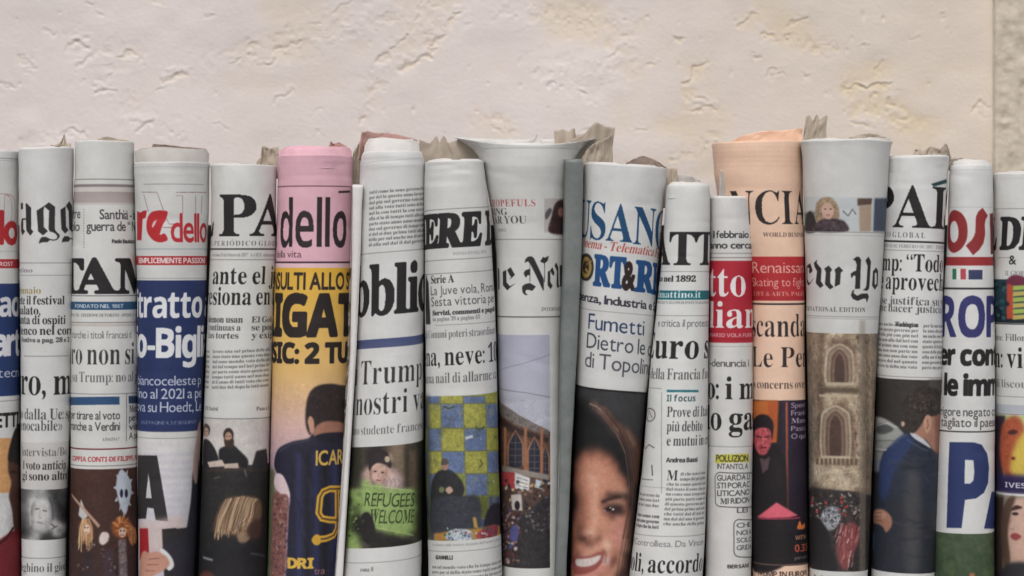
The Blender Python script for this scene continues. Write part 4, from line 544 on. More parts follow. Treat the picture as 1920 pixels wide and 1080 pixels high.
_sdf = {}
def glyph(k):
    if k not in _sdf:
        loops = GLYPHS.get(k)
        if not loops:
            _sdf[k] = None
        else:
            al = np.concatenate(loops)
            pad = 12
            x0, y0 = al[:, 0].min(), al[:, 1].max()
            w = int(math.ceil((al[:, 0].max() - x0) * EM)) + 2 * pad
            h = int(math.ceil((y0 - al[:, 1].min()) * EM)) + 2 * pad
            ls = [np.stack([(a[:, 0] - x0) * EM + pad, (y0 - a[:, 1]) * EM + pad], -1) for a in loops]
            m = raster(ls, w, h, 2) > 0.5
            s = (edt(~m) - edt(m)) / EM          # positive inside, in em
            _sdf[k] = (s.astype(np.float32), pad, x0, y0, al[:, 0].max() - x0)
    return _sdf[k]
CAP = {'s': 0.0, 'b': 0.0, 'r': 0.0, 'f': 0.0}
for f_, c_ in (('s', 'H'), ('b', 'H'), ('r', 'H'), ('f', 'T')):
    CAP[f_] = max(a[:, 1].max() for a in GLYPHS[f_ + c_])
ACC = {'à': ('a', '`'), 'è': ('e', '`'), 'é': ('e', '/'), 'ó': ('o', '/'), 'ù': ('u', '`'), 'ò': ('o', '`'), 'ì': ('i', '`'), 'Í': ('I', '/'), 'Ó': ('O', '/')}

def lookup(font, ch):
    if ch in ACC:
        ch = ACC[ch][0]
    for f in (font, 'r', 's'):
        if f + ch in GLYPHS:
            return f, glyph(f + ch)
    return font, None

def layout(s, font, gap):
    """list of (char, x offset in em) and total width, with em scaled so cap height = 1"""
    out, x = [], 0.0
    for ch in s:
        if ch == ' ':
            x += 0.30
            continue
        f, g = lookup(font, ch)
        if g is None:
            x += 0.3
            continue
        out.append((ch, x))
        x += g[4] / CAP[f] + gap
    return out, x - gap

class Canvas:
    def __init__(s, w, y0, y1, paper, K=1.4):
        s.K, s.y0 = K, y0
        s.W, s.H = int(w * K), int((y1 - y0) * K)
        s.a = np.empty((s.H, s.W, 3), np.float32)
        s.a[:] = paper
        s.half = w / 2.0
    # coordinates: u = unrolled px from the centre line, y = photo y
    def blend(s, cov, bx, by, col, alpha=1.0):
        h, w = cov.shape
        X0, Y0 = max(bx, 0), max(by, 0)
        X1, Y1 = min(bx + w, s.W), min(by + h, s.H)
        if X1 <= X0 or Y1 <= Y0:
            return
        c = (cov[Y0 - by:Y1 - by, X0 - bx:X1 - bx] * alpha)[..., None]
        r = s.a[Y0:Y1, X0:X1]
        if isinstance(col, np.ndarray) and col.ndim == 3:
            col = col[Y0 - by:Y1 - by, X0 - bx:X1 - bx]
        r += (np.asarray(col, np.float32) - r) * c
    def poly(s, loops, col, blur=0.0, alpha=1.0, col2=None, fleck=0.0, horiz=False):
        K = s.K
        P = [np.stack([(np.asarray(l)[:, 0] + s.half) * K, (np.asarray(l)[:, 1] - s.y0) * K], -1) for l in loops]
        al = np.concatenate(P)
        b = int(blur * K * 2.5) + 2
        bx, by = int(al[:, 0].min()) - b, int(al[:, 1].min()) - b
        w, h = int(al[:, 0].max()) + b + 1 - bx, int(al[:, 1].max()) + b + 1 - by
        if w > 4000 or h > 4000:
            return
        cov = raster([p - (bx, by) for p in P], w, h, 2)
        if blur > 0:
            cov = gblur(cov, blur * K)
        c = np.asarray(col, np.float32)
        if col2 is not None:
            t = (np.linspace(0, 1, w)[None, :, None] if horiz else np.linspace(0, 1, h)[:, None, None])
            t = np.clip((t - b / (w if horiz else h)) / (1 - 2 * b / (w if horiz else h)), 0, 1)
            c = c * (1 - t) + np.asarray(col2, np.float32) * t
            c = np.broadcast_to(c, (h, w, 3)).copy()
        if fleck > 0:
            if c.ndim == 1:
                c = np.broadcast_to(c, (h, w, 3)).copy()
            g = grain(h, w, K)
            c = np.clip(c * (1 + (g * fleck * 0.55)[..., None]), 0, 255)
        s.blend(cov, bx, by, c, alpha)
    def text(s, txt, u, y, capx, cap, font, wt, col, gap=0.06, ital=0.0, hollow=0.0, slope=0.0, alpha=1.0):
        """u: left of first letter; y: baseline; capx/cap: scale across and up (px per cap height)"""
        K = s.K
        items, _ = layout(txt, font, gap)
        for ch, gx in items:
            f, g = lookup(font, ch)
            sd, pad, x0, y0, gw = g
            ex, ey = capx / CAP[f] * K, cap / CAP[f] * K          # texels per em
            X = (u + gx * capx + s.half) * K
            Y = (y + slope * gx * capx - s.y0) * K
            w = int((gw + 0.3) * ex) + 6 + int(abs(ital) * cap * K * 1.3)
            h = int((sd.shape[0] / EM) * ey) + 6
            bx, by = int(X - 0.12 * ex) - 3, int(Y - (y0 + 0.12) * ey) - 2
            yy, xx = np.mgrid[0:h, 0:w]
            xx = xx + bx + 0.5; yy = yy + by + 0.5
            gy = (yy - Y) / ey
            sx = ((xx - X) + ital * (yy - Y)) / ex * EM + pad
            sy = (gy + y0) * EM + pad
            inb = (sx >= 0) & (sy >= 0) & (sx < sd.shape[1] - 1.01) & (sy < sd.shape[0] - 1.01)
            sxc = np.clip(sx, 0, sd.shape[1] - 1.01); syc = np.clip(sy, 0, sd.shape[0] - 1.01)
            ix, iy = sxc.astype(int), syc.astype(int)
            fx, fy = sxc - ix, syc - iy
            v = (sd[iy, ix] * (1 - fx) + sd[iy, ix + 1] * fx) * (1 - fy) + (sd[iy + 1, ix] * (1 - fx) + sd[iy + 1, ix + 1] * fx) * fy
            e = math.sqrt(ex * ey)
            d = v + wt
            cov = np.clip(d * e * 1.0 + 0.5, 0, 1) * inb
            if hollow > 0:
                cov = cov * np.clip(-(d - hollow) * e + 0.5, 0, 1)
            s.blend(cov.astype(np.float32), bx, by, col, alpha)
            if ch in ACC:
                m = ACC[ch][1]
                cx = u + gx * capx + gw * capx / CAP[f] / 2
                top = y - (y0 / CAP[f] + 0.06) * cap
                d_ = 0.14 * capx * (1 if m == '/' else -1)
                s.poly([[(cx - d_, top), (cx - d_ + 0.1 * capx, top), (cx + d_ + 0.12 * capx, top - 0.2 * cap), (cx + d_, top - 0.2 * cap)]], col)

def gblur(a, s):
    if s < 0.3:
        return a
    r = int(s * 2.5) + 1
    k = np.exp(-0.5 * (np.arange(-r, r + 1) / s) ** 2); k /= k.sum()
    p = np.pad(a, ((r, r), (0, 0)), mode='edge')
    o = sum(k[i] * p[i:i + a.shape[0]] for i in range(2 * r + 1))
    p = np.pad(o, ((0, 0), (r, r)), mode='edge')
    return sum(k[i] * p[:, i:i + a.shape[1]] for i in range(2 * r + 1)).astype(np.float32)

def grain(h, w, K):
    a = gblur(RNG.standard_normal((h, w)).astype(np.float32), 0.8 * K)
    b = gblur(RNG.standard_normal((h, w)).astype(np.float32), 2.6 * K)
    return 0.65 * a / (a.std() + 1e-6) + 0.5 * b / (b.std() + 1e-6)

# ------------------------------------------------------------------ a rolled newspaper
INK = (38, 35, 37)
PAPER = (220, 220, 218)
class Roll:
    def __init__(s, stations, top, paper=PAPER, skew=0.0, depth=0.0, K=1.4, bottom=1236):
        """stations: (photo y, left x, right x) of the silhouette"""
        st = np.array(stations, float)
        s.ys, s.cs, s.rs = st[:, 0], (st[:, 1] + st[:, 2]) / 2, (st[:, 2] - st[:, 1]) / 2
        s.top, s.paper, s.skew, s.depth, s.bottom = top, paper, skew, depth, bottom
        s.rm = s.rs.max()
        s.yt = top - 40
        if paper is PAPER:                   # each title has its own stock
            g = random.Random(int(st[0][1]) + 900)
            a, b = g.uniform(-5, 3), g.uniform(-3.5, 2)
            s.paper = paper = (PAPER[0] + a, PAPER[1] + a + b * .2, PAPER[2] + a + b)
        s.cv = Canvas(2 * math.pi * s.rm + 8, s.yt, bottom + 20, paper, K)
    def c(s, y):
        return np.interp(y, s.ys, s.cs)
    def r(s, y):
        return np.interp(y, s.ys, s.rs)
    def dep(s, y):
        if isinstance(s.depth, (int, float)):
            return s.depth + 0 * y
        return np.interp(y, [d[0] for d in s.depth], [d[1] for d in s.depth])
    def U(s, x, y):
        """photo point -> unrolled print coordinates (u, v)"""
        c, r = float(s.c(y)), float(s.r(y))
        q = (x - c) / r
        lim = 0.93
        if abs(q) < lim:
            th = math.asin(q)
        else:
            th = math.copysign(math.asin(lim) + (abs(q) - lim) * 1.6, q)
        u = r * th
        sag = r * (1 - math.cos(th)) * (y - HOR) / F_PX
        return u, y + sag - s.skew * u
    # drawing in photo coordinates
    def P(s, pts, col, blur=0.0, alpha=1.0, col2=None, fleck=0.0, sub=6, horiz=False):
        out = []
        n = len(pts)
        for i in range(n):
            a, b = pts[i], pts[(i + 1) % n]
            for k in range(sub):
                t = k / sub
                out.append(s.U(a[0] + (b[0] - a[0]) * t, a[1] + (b[1] - a[1]) * t))
        s.cv.poly([out], col, blur, alpha, col2, fleck, horiz)
    def C(s, pts, col, blur=0.0, alpha=1.0, col2=None, fleck=0.0, horiz=False):
        """closed smooth curve (Catmull-Rom) through the points"""
        n = len(pts); q = []
        for i in range(n):
            p0, p1, p2, p3 = (np.array(pts[(i + j - 1) % n], float) for j in range(4))
            for t in (0, .2, .4, .6, .8):
                q.append(tuple(0.5 * (2 * p1 + (p2 - p0) * t + (2 * p0 - 5 * p1 + 4 * p2 - p3) * t * t + (3 * p1 - p0 - 3 * p2 + p3) * t ** 3)))
        s.P(q, col, blur, alpha, col2, fleck, sub=1, horiz=horiz)
    def E(s, x, y, rx, ry, col, blur=0.0, alpha=1.0, rot=0.0, col2=None, fleck=0.0):
        cr, sr = math.cos(R(rot)), math.sin(R(rot))
        pts = [(x + rx * math.cos(a) * cr - ry * math.sin(a) * sr, y + rx * math.cos(a) * sr + ry * math.sin(a) * cr)
               for a in np.linspace(0, 2 * math.pi, 28, endpoint=False)]
        s.P(pts, col, blur, alpha, col2, fleck, sub=1)
    def L(s, pts, w, col, blur=0.0, alpha=1.0):
        """open stroke through photo points"""
        q = np.array([s.U(*p) for p in pts])
        t = np.gradient(q, axis=0) if len(q) > 2 else np.repeat((q[-1:] - q[:1]), len(q), 0)
        t = t / (np.linalg.norm(t, axis=1, keepdims=True) + 1e-9)
        nrm = np.stack([-t[:, 1], t[:, 0]], -1) * w / 2
        s.cv.poly([np.concatenate([q + nrm, (q - nrm)[::-1]])], col, blur, alpha)
    def Z(s, ox, oy, sc, loops, col=(48, 45, 47), blur=0.35, curve=False):
        """shapes measured on an enlargement: origin and scale, then the outlines"""
        for lp in loops:
            (s.C if curve else s.P)([(ox + x / sc, oy + y / sc) for x, y in lp], col, blur)
    def mosaic(s, x0, y0, cw, ch, rows, pal, soft=0.5, amt=0.04, y1=None):
        """soft tonal patches of a printed photograph, one letter per patch"""
        M = np.array([[pal[c] for c in r] for r in rows], np.float32)
        nr, nc = M.shape[:2]
        ya, yb = y0, y1 or y0 + nr * ch
        cv = s.cv; K = cv.K
        ia, ib = max(0, int((ya - cv.y0) * K)), min(cv.H, int((yb - cv.y0) * K))
        v = (np.arange(ia, ib) + .5)[:, None] / K + cv.y0
        u = (np.arange(cv.W) + .5)[None] / K - cv.half
        r = s.r(v); th = u / r
        y = v + s.skew * u - r * (1 - np.cos(np.clip(th, -1.6, 1.6))) * (v - HOR) / F_PX
        c = s.c(v)
        x = c + r * np.where(np.abs(th) < 1.4, np.sin(np.clip(th, -1.4, 1.4)), np.sign(th) * (0.985 + (np.abs(th) - 1.4) * .5))
        up = 6
        B = np.repeat(np.repeat(M, up, 0), up, 1)
        B = np.stack([gblur(B[..., k], up * soft) for k in range(3)], -1)
        fx = np.clip((x - x0) / cw * up - .5, 0, nc * up - 1.01); fy = np.clip((y - y0) / ch * up - .5, 0, nr * up - 1.01)
        ix, iy = fx.astype(int), fy.astype(int); ax, ay = (fx - ix)[..., None], (fy - iy)[..., None]
        o = (B[iy, ix] * (1 - ax) + B[iy, ix + 1] * ax) * (1 - ay) + (B[iy + 1, ix] * (1 - ax) + B[iy + 1, ix + 1] * ax) * ay
        o = o * (1 + amt * grain(ib - ia, cv.W, K)[..., None])
        cv.a[ia:ib] = np.clip(o, 0, 255)
    def band(s, y0, y1, col, col2=None, ua=None, ub=None, alpha=1.0, blur=0.0, fleck=0.0):
        """a printed band right round (or between unrolled ua and ub)"""
        h = s.cv.half
        a = -h - 4 if ua is None else ua
        b = h + 4 if ub is None else ub
        s.cv.poly([[(a, y0), (b, y0), (b, y1), (a, y1)]], col, blur, alpha, col2, fleck)
    def rule(s, y, w=1.4, col=(120, 117, 118), ua=None, ub=None):
        s.band(y - w / 2, y + w / 2, col, ua=ua, ub=ub)
    def T(s, txt, xa, xb, y, cap, font='s', wt=0.0, col=INK, pre='', post='', gap=0.06, ital=0.0, hollow=0.0, slope=0.0, alpha=1.0):
        """text whose letters span photo x from xa to xb on baseline y; pre/post run on round the roll"""
        ua, _ = s.U(xa, y); ub, _ = s.U(xb, y)
        _, w = layout(txt, font, gap)
        capx = (ub - ua) / w
        u = ua
        if wt < 0:
            wt *= 0.7
        if font == 's' and sum(c.islower() for c in txt) > len(txt) / 2:
            cap = cap * 1.07
        if getattr(s, 'upright', False):
            xm = (xa + xb) / 2
            ital += (s.U(xm, y - cap)[0] - s.U(xm, y)[0]) / cap
        full = txt
        if pre:
            _, wp = layout(pre, font, gap)
            sp = 0.34 if pre.endswith(' ') else 0
            u -= (wp + gap) * capx
        y2 = y - 0
        s.cv.text(pre + full + post, u, y2, capx, cap, font, wt, col, gap, ital, hollow, slope, alpha)
    def body(s, xa, xb, y0, y1, lead, col=(74, 71, 73), cap=None, font='s', wt=0.0, seed=0, just=True, slope=0.0, alpha=0.95):
        """a column of small running text"""
        g = random.Random(seed * 31 + int(y0))
        words = "di la per che il del un con non sono nel una della dal alla come anno voto stato ieri ma si in governo tempo sul più parte due dopo tutti questo prima anche lavoro mondo".split()
        ua, _ = s.U(xa, (y0 + y1) / 2); ub, _ = s.U(xb, (y0 + y1) / 2)
        cap = cap or lead * 0.62
        y = y0 + lead * 0.8
        while y <= y1:
            line, wl_ = "", 0
            target = (ub - ua) / cap
            while wl_ < target * (0.86 if just else g.uniform(0.6, 0.9)):
                line += (" " if line else "") + g.choice(words)
                wl_ = layout(line, font, 0.1)[1]
            capx = (ub - ua) / wl_ if just or wl_ > target else cap
            s.cv.text(line, ua, y, capx, cap, font, wt, col, 0.1, slope=slope, alpha=alpha)
            y += lead
# ------------------------------------------------------------------ paper materials and roll geometry
def page_material(name, rgb, var=0.12):
    m, n, l, p = new_mat(name)
    tc = n.new("ShaderNodeTexCoord")
    a = noise(n, l, tc.outputs["Object"], 60, 5, 0.6)
    c = np.array(lin(rgb))
    r = ramp(n, l, a.outputs[0], [(0.3, tuple(c * (1 - var))), (0.7, tuple(np.minimum(c * (1 + var * .6), 0.9)))])
    l.new(r.outputs[0], p.inputs["Base Color"])
    p.inputs["Roughness"].default_value = 0.8
    p.inputs["Specular IOR Level"].default_value = 0.2
    b = noise(n, l, tc.outputs["Object"], 900, 3)
    bb = bump(n, l, b.outputs[0], 0.25, 0.0003)
    l.new(bb.outputs[0], p.inputs["Normal"])
    return m
PAGES = {}
def pages(kind):
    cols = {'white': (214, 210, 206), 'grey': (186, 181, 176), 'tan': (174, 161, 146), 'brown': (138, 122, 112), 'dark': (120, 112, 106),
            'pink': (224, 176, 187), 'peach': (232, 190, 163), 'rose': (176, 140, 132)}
    if kind not in PAGES:
        PAGES[kind] = page_material(kind + "_newsprint", cols[kind])
    return PAGES[kind]

def print_material(name, img):
    m, n, l, p = new_mat(name)
    tc = n.new("ShaderNodeTexCoord")
    t = n.new("ShaderNodeTexImage")
    t.image = img
    t.extension = 'EXTEND'
    t.interpolation = 'Cubic'
    l.new(tc.outputs["UV"], t.inputs["Vector"])
    a = noise(n, l, tc.outputs["Object"], 1400, 2, 0.6)
    b = noise(n, l, tc.outputs["Object"], 45, 4, 0.6)
    r1 = ramp(n, l, a.outputs[0], [(0.25, (0.88, 0.88, 0.88)), (0.75, (1, 1, 1))])
    r2 = ramp(n, l, b.outputs[0], [(0.3, (0.915, 0.91, 0.90)), (0.65, (1, 1, 1))])
    m1 = n.new("ShaderNodeMix"); m1.data_type = 'RGBA'; m1.blend_type = 'MULTIPLY'; m1.inputs["Factor"].default_value = 1
    m2 = n.new("ShaderNodeMix"); m2.data_type = 'RGBA'; m2.blend_type = 'MULTIPLY'; m2.inputs["Factor"].default_value = 1
    l.new(t.outputs["Color"], m1.inputs["A"]); l.new(r1.outputs[0], m1.inputs["B"])
    l.new(m1.outputs["Result"], m2.inputs["A"]); l.new(r2.outputs[0], m2.inputs["B"])
    l.new(m2.outputs["Result"], p.inputs["Base Color"])
    p.inputs["Roughness"].default_value = 0.62
    p.inputs["Specular IOR Level"].default_value = 0.3
    mp = n.new("ShaderNodeMapping")
    mp.inputs["Scale"].default_value = (1, 1, 0.45)
    l.new(tc.outputs["Object"], mp.inputs["Vector"])
    c = noise(n, l, mp.outputs[0], 60, 4, 0.55)
    b1 = bump(n, l, c.outputs[0], 0.38, 0.0018)
    mq = n.new("ShaderNodeMapping"); mq.inputs["Scale"].default_value = (0.2, 0.2, 1.0)
    l.new(tc.outputs["Object"], mq.inputs["Vector"])
    e = noise(n, l, mq.outputs[0], 240, 3, 0.6)
    b1 = bump(n, l, e.outputs[0], 0.22, 0.0008, b1)
    b2 = bump(n, l, a.outputs[0], 0.2, 0.00015, b1)
    l.new(b2.outputs[0], p.inputs["Normal"])
    return m

def make_image(name, cv):
    a = np.stack([gblur(cv.a[..., k], 0.42 * cv.K) for k in range(3)], -1)      # ink spread
    lum = (a @ np.array([0.3, 0.59, 0.11], np.float32))[..., None]
    a = lum + (a - lum) * 0.86                                                  # weak newspaper inks
    a = np.clip(3 + a * 0.988, 0, 255) / 255.0
    h, w = a.shape[:2]
    img = bpy.data.images.new(name, w, h, alpha=False)
    buf = np.ones((h, w, 4), np.float32)
    buf[..., :3] = a[::-1]
    img.pixels.foreach_set(buf.ravel())
    img.update()
    img.pack()
    return img

def catmull(pts, n):
    p = np.array(pts, float)
    if len(p) == 2:
        t = np.linspace(0, 1, n)[:, None]
        return p[0] * (1 - t) + p[1] * t
    P = np.vstack([2 * p[0] - p[1], p, 2 * p[-1] - p[-2]])
    out = []
    for u in np.linspace(0, len(p) - 1, n):
        i = min(int(u), len(p) - 2); t = u - i
        a, b, c, d = P[i], P[i + 1], P[i + 2], P[i + 3]
        out.append(0.5 * (2 * b + (c - a) * t + (2 * a - 5 * b + 4 * c - d) * t * t + (3 * b - a - 3 * c + d) * t ** 3))
    return np.array(out)

def pt(x, y, dep):
    """photo x, y at a depth of dep photo pixels behind the newspapers' axis plane"""
    d = dep * S
    return np.stack([X_at(np.asarray(x), d), np.broadcast_to(d, np.shape(x)) + 0 * np.asarray(x), Z_at(np.asarray(y), d)], -1)

def sheet(name, bottom, top, kind, parent, crumple=2.0, ragged=1.5, seed=0, rows=26, cols=72, thick=0.9, cells=(4, 7), uvs=False, mat=None):
    """a loose page: bottom and top rows of (photo x, photo y, depth px)"""
    b, t = catmull(bottom, cols), catmull(top, cols)
    g = np.random.default_rng(seed)
    t[:, 1] += ragged * (np.interp(np.linspace(0, 1, cols), np.linspace(0, 1, 15), g.standard_normal(15)) * 0.9 + g.standard_normal(cols) * 0.35)
    k = np.linspace(0, 1, rows)[:, None, None]
    P = b[None] * (1 - k) + t[None] * k
    w = np.linspace(0.15, 1, rows)[:, None]
    P[..., 2] += crumple * w * (smooth_noise(rows, cols, cells[0], cells[1], seed) + 0.5 * smooth_noise(rows, cols, cells[0] * 2, cells[1] * 3, seed + 1))
    P[..., 0] += crumple * 0.35 * w * smooth_noise(rows, cols, cells[0], cells[1], seed + 2)
    V = pt(P[..., 0], P[..., 1], P[..., 2]).reshape(-1, 3)
    o = mesh_obj(name, V, grid_faces(rows, cols), mat or pages(kind))
    s = o.modifiers.new("thickness", 'SOLIDIFY')
    s.thickness = thick * S
    s.offset = 0
    o.parent = parent
    o.location = tuple(-v for v in parent.location) if parent else (0, 0, 0)
    return o

def build_roll(rl, label, slant=0.0, seed=0, collars=(), page='white', oval=0.012, rim_noise=0.5, flare=0.0, group=True, inner=None, crease=(), shoulder=0.0, dip=0.0, buckle=0.0, crush=1.0):
    """front_page: the printed outer sheet; inner_pages: the wound pages seen at the top"""
    root = link(bpy.data.objects.new("rolled_newspaper", None))
    cb = float(rl.c(rl.bottom))
    dm = float(rl.dep(rl.bottom)) * S
    root.location = (X_at(cb, dm), dm, LEDGE_Z)
    root["label"] = label
    root["category"] = "newspaper"
    root["group"] = "rolled newspapers standing upright in a row"
    off = tuple(-v for v in root.location)
    nth, nz = 121, 170
    g = np.random.default_rng(seed + 100)
    th = np.linspace(-math.pi, math.pi, nth)
    facing = -math.atan(X_at(cb) / D)
    rimn = smooth_noise(1, nth, 1, 9, seed + 5, True)[0] * rim_noise
    rimn = rimn * (1 - np.clip((np.abs(th) - 2.6) / .5, 0, 1))
    ph = g.uniform(0, 6.28)
    def surf(tv, yv, rofs=0.0, nr=None):
        c = rl.c(yv); r = rl.r(yv) + rofs
        o2 = oval * np.cos(2 * (tv - ph)) * np.abs(np.sin(tv) * 0 + np.cos(tv))
        rr = r * (1 + o2)
        if nr is not None:
            rr = rr + nr
        rr = rr + flare * np.exp(-np.clip(yv - rl.top, 0, None) / 9.0) - shoulder * np.exp(-np.clip(yv - rl.top, 0, None) / 6.0)
        a = tv + facing
        dy = rl.dep(yv) * S
        k = (D + dy - r * S) / D
        xc = (c - 960) * S * (D + dy) / D
        return np.stack([xc + rr * S * np.sin(a), dy - rr * S * np.cos(a), -(yv - HOR) * S * k], -1)
    topy = rl.top + slant * np.sin(th) + rimn + dip * np.clip(np.cos(th), -0.2, 1)
    t = np.linspace(0, 1, nz)[:, None] ** 1.15
    Y = topy[None] * (1 - t) + rl.bottom * t
    TH = np.broadcast_to(th[None], Y.shape)
    nr = smooth_noise(nz, nth, 9, 7, seed, True) * 0.55 + smooth_noise(nz, nth, 34, 5, seed + 1, True) * 0.22 + smooth_noise(nz, nth, 3, 5, seed + 2, True) * 0.7
    nr = nr * np.clip((math.pi - np.abs(th[None])) / 0.5, 0, 1)
    fall = np.clip((Y - rl.top) / 1.0, 0, None)
    nr = nr + crush * 1.5 * smooth_noise(1, nth, 1, 11, seed + 7, True) * np.exp(-fall / 14.0) * np.clip((math.pi - np.abs(th[None])) / 0.5, 0, 1)
    nr = nr + buckle * (np.cos(7 * th + 1.0)[None] + 0.6 * np.cos(13 * th)[None]) * np.exp(-fall / 22.0)
    # shallow bands and dints where the roll was squeezed
    for _ in range(9):
        yc, ta = g.uniform(rl.top + 15, 1080), g.uniform(-1.6, 1.6)
        dd = Y - yc - g.uniform(-.12, .12) * (TH - ta) * rl.rm
        nr = nr - g.uniform(.35, 1.0) * np.exp(-(dd / g.uniform(2.5, 7)) ** 2) * np.exp(-((TH - ta) / g.uniform(.3, .9)) ** 2)
    for (yc, amp, wid, thc, thw, sl) in crease:
        dd = Y - yc - sl * np.sin(TH) * rl.rm
        nr = nr - amp * np.exp(-(dd / wid) ** 2) * np.exp(-((TH - thc) / thw) ** 2) + amp * 0.5 * np.exp(-((dd - wid * 2) / wid) ** 2) * np.exp(-((TH - thc) / thw) ** 2)
    V = surf(TH, Y, 0, nr)
    Vin = [surf(th[None], topy[None] + dy, ro, nr[:1]) for dy, ro in ((26, -1.6), (0.5, -1.5), (-0.15, -0.7))]
    V = np.concatenate(Vin + [V], 0)
    Yf = np.concatenate([topy[None]] * 3 + [Y], 0)
    THf = np.broadcast_to(th[None], Yf.shape)
    u = (rl.r(Yf) * THf + rl.cv.half) * rl.cv.K / rl.cv.W
    # V follows from the print's own y, less the slant of the print on the roll
    v = 1 - (Yf - rl.skew * rl.r(Yf) * THf - rl.cv.y0) * rl.cv.K / rl.cv.H
    img = make_image("front_page_print", rl.cv)
    mat = print_material("printed_newsprint", img)
    o = mesh_obj("front_page", V.reshape(-1, 3), grid_faces(*Yf.shape), mat, root, uvs=np.stack([u, v], -1).reshape(-1, 2))
    o.location = off
    # wound inner pages: a spiral of sheets, each with its own uneven top edge
    vs, fs = [], []
    def strip(thv, r0, ytop, ybot, thick=1.1):
        nonlocal vs, fs
        rows = []
        for dr, yy in ((-thick, ybot), (-thick, ytop + .4), (-thick * .5, ytop), (0, ytop + .3), (0, ybot)):
            yv = np.broadcast_to(yy, thv.shape) + 0 * thv
            wrap = (thv + math.pi) % (2 * math.pi) - math.pi
            rows.append(surf(thv, yv, r0 + dr, np.interp(wrap, th, nr[0]) * np.exp(-np.clip(yv - rl.top, 0, None) / 14.0) - 0.4))
        n0 = sum(len(a) for a in vs)
        vs.append(np.concatenate(rows, 0))
        fs.append(grid_faces(5, len(thv)) + n0)
    if not dip:
        for q in range(3):
            gg = np.random.default_rng(seed * 7 + q)
            j = smooth_noise(1, nth, 1, 7, seed * 3 + q, True)[0]
            step = np.where(np.sin(th * gg.integers(1, 4) + gg.uniform(0, 6)) > gg.uniform(-.3, .5), 0.0, 5.0)
            step = np.convolve(np.pad(step, 2, mode='edge'), np.ones(5) / 5, 'valid')
            seam = np.clip((math.pi - np.abs(th)) / 0.5, 0, 1)
            strip(th, -(2.0 + q * 1.5) - (collars[-1][0] if collars else 0), (min([c[1] for c in collars]) if collars else rl.top) - 1.6 + q * .2 + slant * np.sin(th) + (j * 1.0 + step) * seam, rl.top + 60, .8)
    for (dr, yt, sl) in collars:
        jit = smooth_noise(1, nth, 1, 12, seed + int(yt), True)[0] * 0.8 + smooth_noise(1, nth, 1, 40, seed + int(yt) + 3, True)[0] * 0.25
        jit *= np.clip((math.pi - np.abs(th)) / 0.5, 0, 1)
        strip(th, -dr, yt + sl * np.sin(th) + jit, rl.top + 40)
    base = max([c[0] for c in collars], default=0) + 7.0
    turns = 5
    tt = np.linspace(-math.pi, math.pi * (2 * turns - 1), 80 * turns)
    rad = -base - (tt + math.pi) / (2 * math.pi) * 4.2
    sj = np.interp(tt, np.linspace(tt[0], tt[-1], 40), g.standard_normal(40)) * 1.3 + (inner if inner is not None else 4.0) + (tt - tt[0]) / 9.0
    strip(tt, rad, rl.top + sj, rl.top + 90 + 0 * tt, 1.6)
    io = mesh_obj("inner_pages", np.concatenate(vs), np.concatenate(fs), pages(page), root)
    io.location = off
    return root
# ------------------------------------------------------------------ the newspapers, left to right
GREY = (196, 193, 193)
RULE = (138, 135, 136)
def people_skin(rl, x, y, rx, ry, skin, hair, rot=0, blur=1.0, hair_top=0.45):
    """small printed head: hair mass, face, soft shade"""
    rl.E(x, y - ry * 0.18, rx * 1.25, ry * 1.12, hair, blur, rot=rot)
    rl.E(x, y + ry * 0.18, rx * 0.85, ry * 0.85, skin, blur, rot=rot)
    for sx in (-0.35, 0.35):
        rl.E(x + sx * rx, y + 0.02 * ry, rx * 0.2, ry * 0.1, (60, 40, 38), blur * 0.5, 0.8)
    rl.E(x, y + ry * 0.62, rx * 0.3, ry * 0.09, (130, 60, 58), blur * 0.5, 0.7)

def speckle(rl, x0, y0, x1, y1, n, cols, s0=1.5, s1=4, blur=0.8, alpha=0.9, seed=0):
    g = random.Random(seed)
    for _ in range(n):
        x, y = g.uniform(x0, x1), g.uniform(y0, y1)
        rl.E(x, y, g.uniform(s0, s1), g.uniform(s0, s1), g.choice(cols), blur, alpha, rot=g.uniform(0, 180))

def speckle_grain(rl, y0, y1, amt=0.06):
    """print grain over a picture"""
    K = rl.cv.K
    a, b = int((y0 - rl.cv.y0) * K), int((y1 - rl.cv.y0) * K)
    a, b = max(a, 0), min(b, rl.cv.H)
    for k in range(3):
        rl.cv.a[a:b, :, k] = gblur(rl.cv.a[a:b, :, k], 0.32 * K)
    g = grain(b - a, rl.cv.W, K)
    rl.cv.a[a:b] = np.clip(rl.cv.a[a:b] * (1 + amt * .4 * g[..., None]) + amt * 12 * g[..., None], 0, 255)

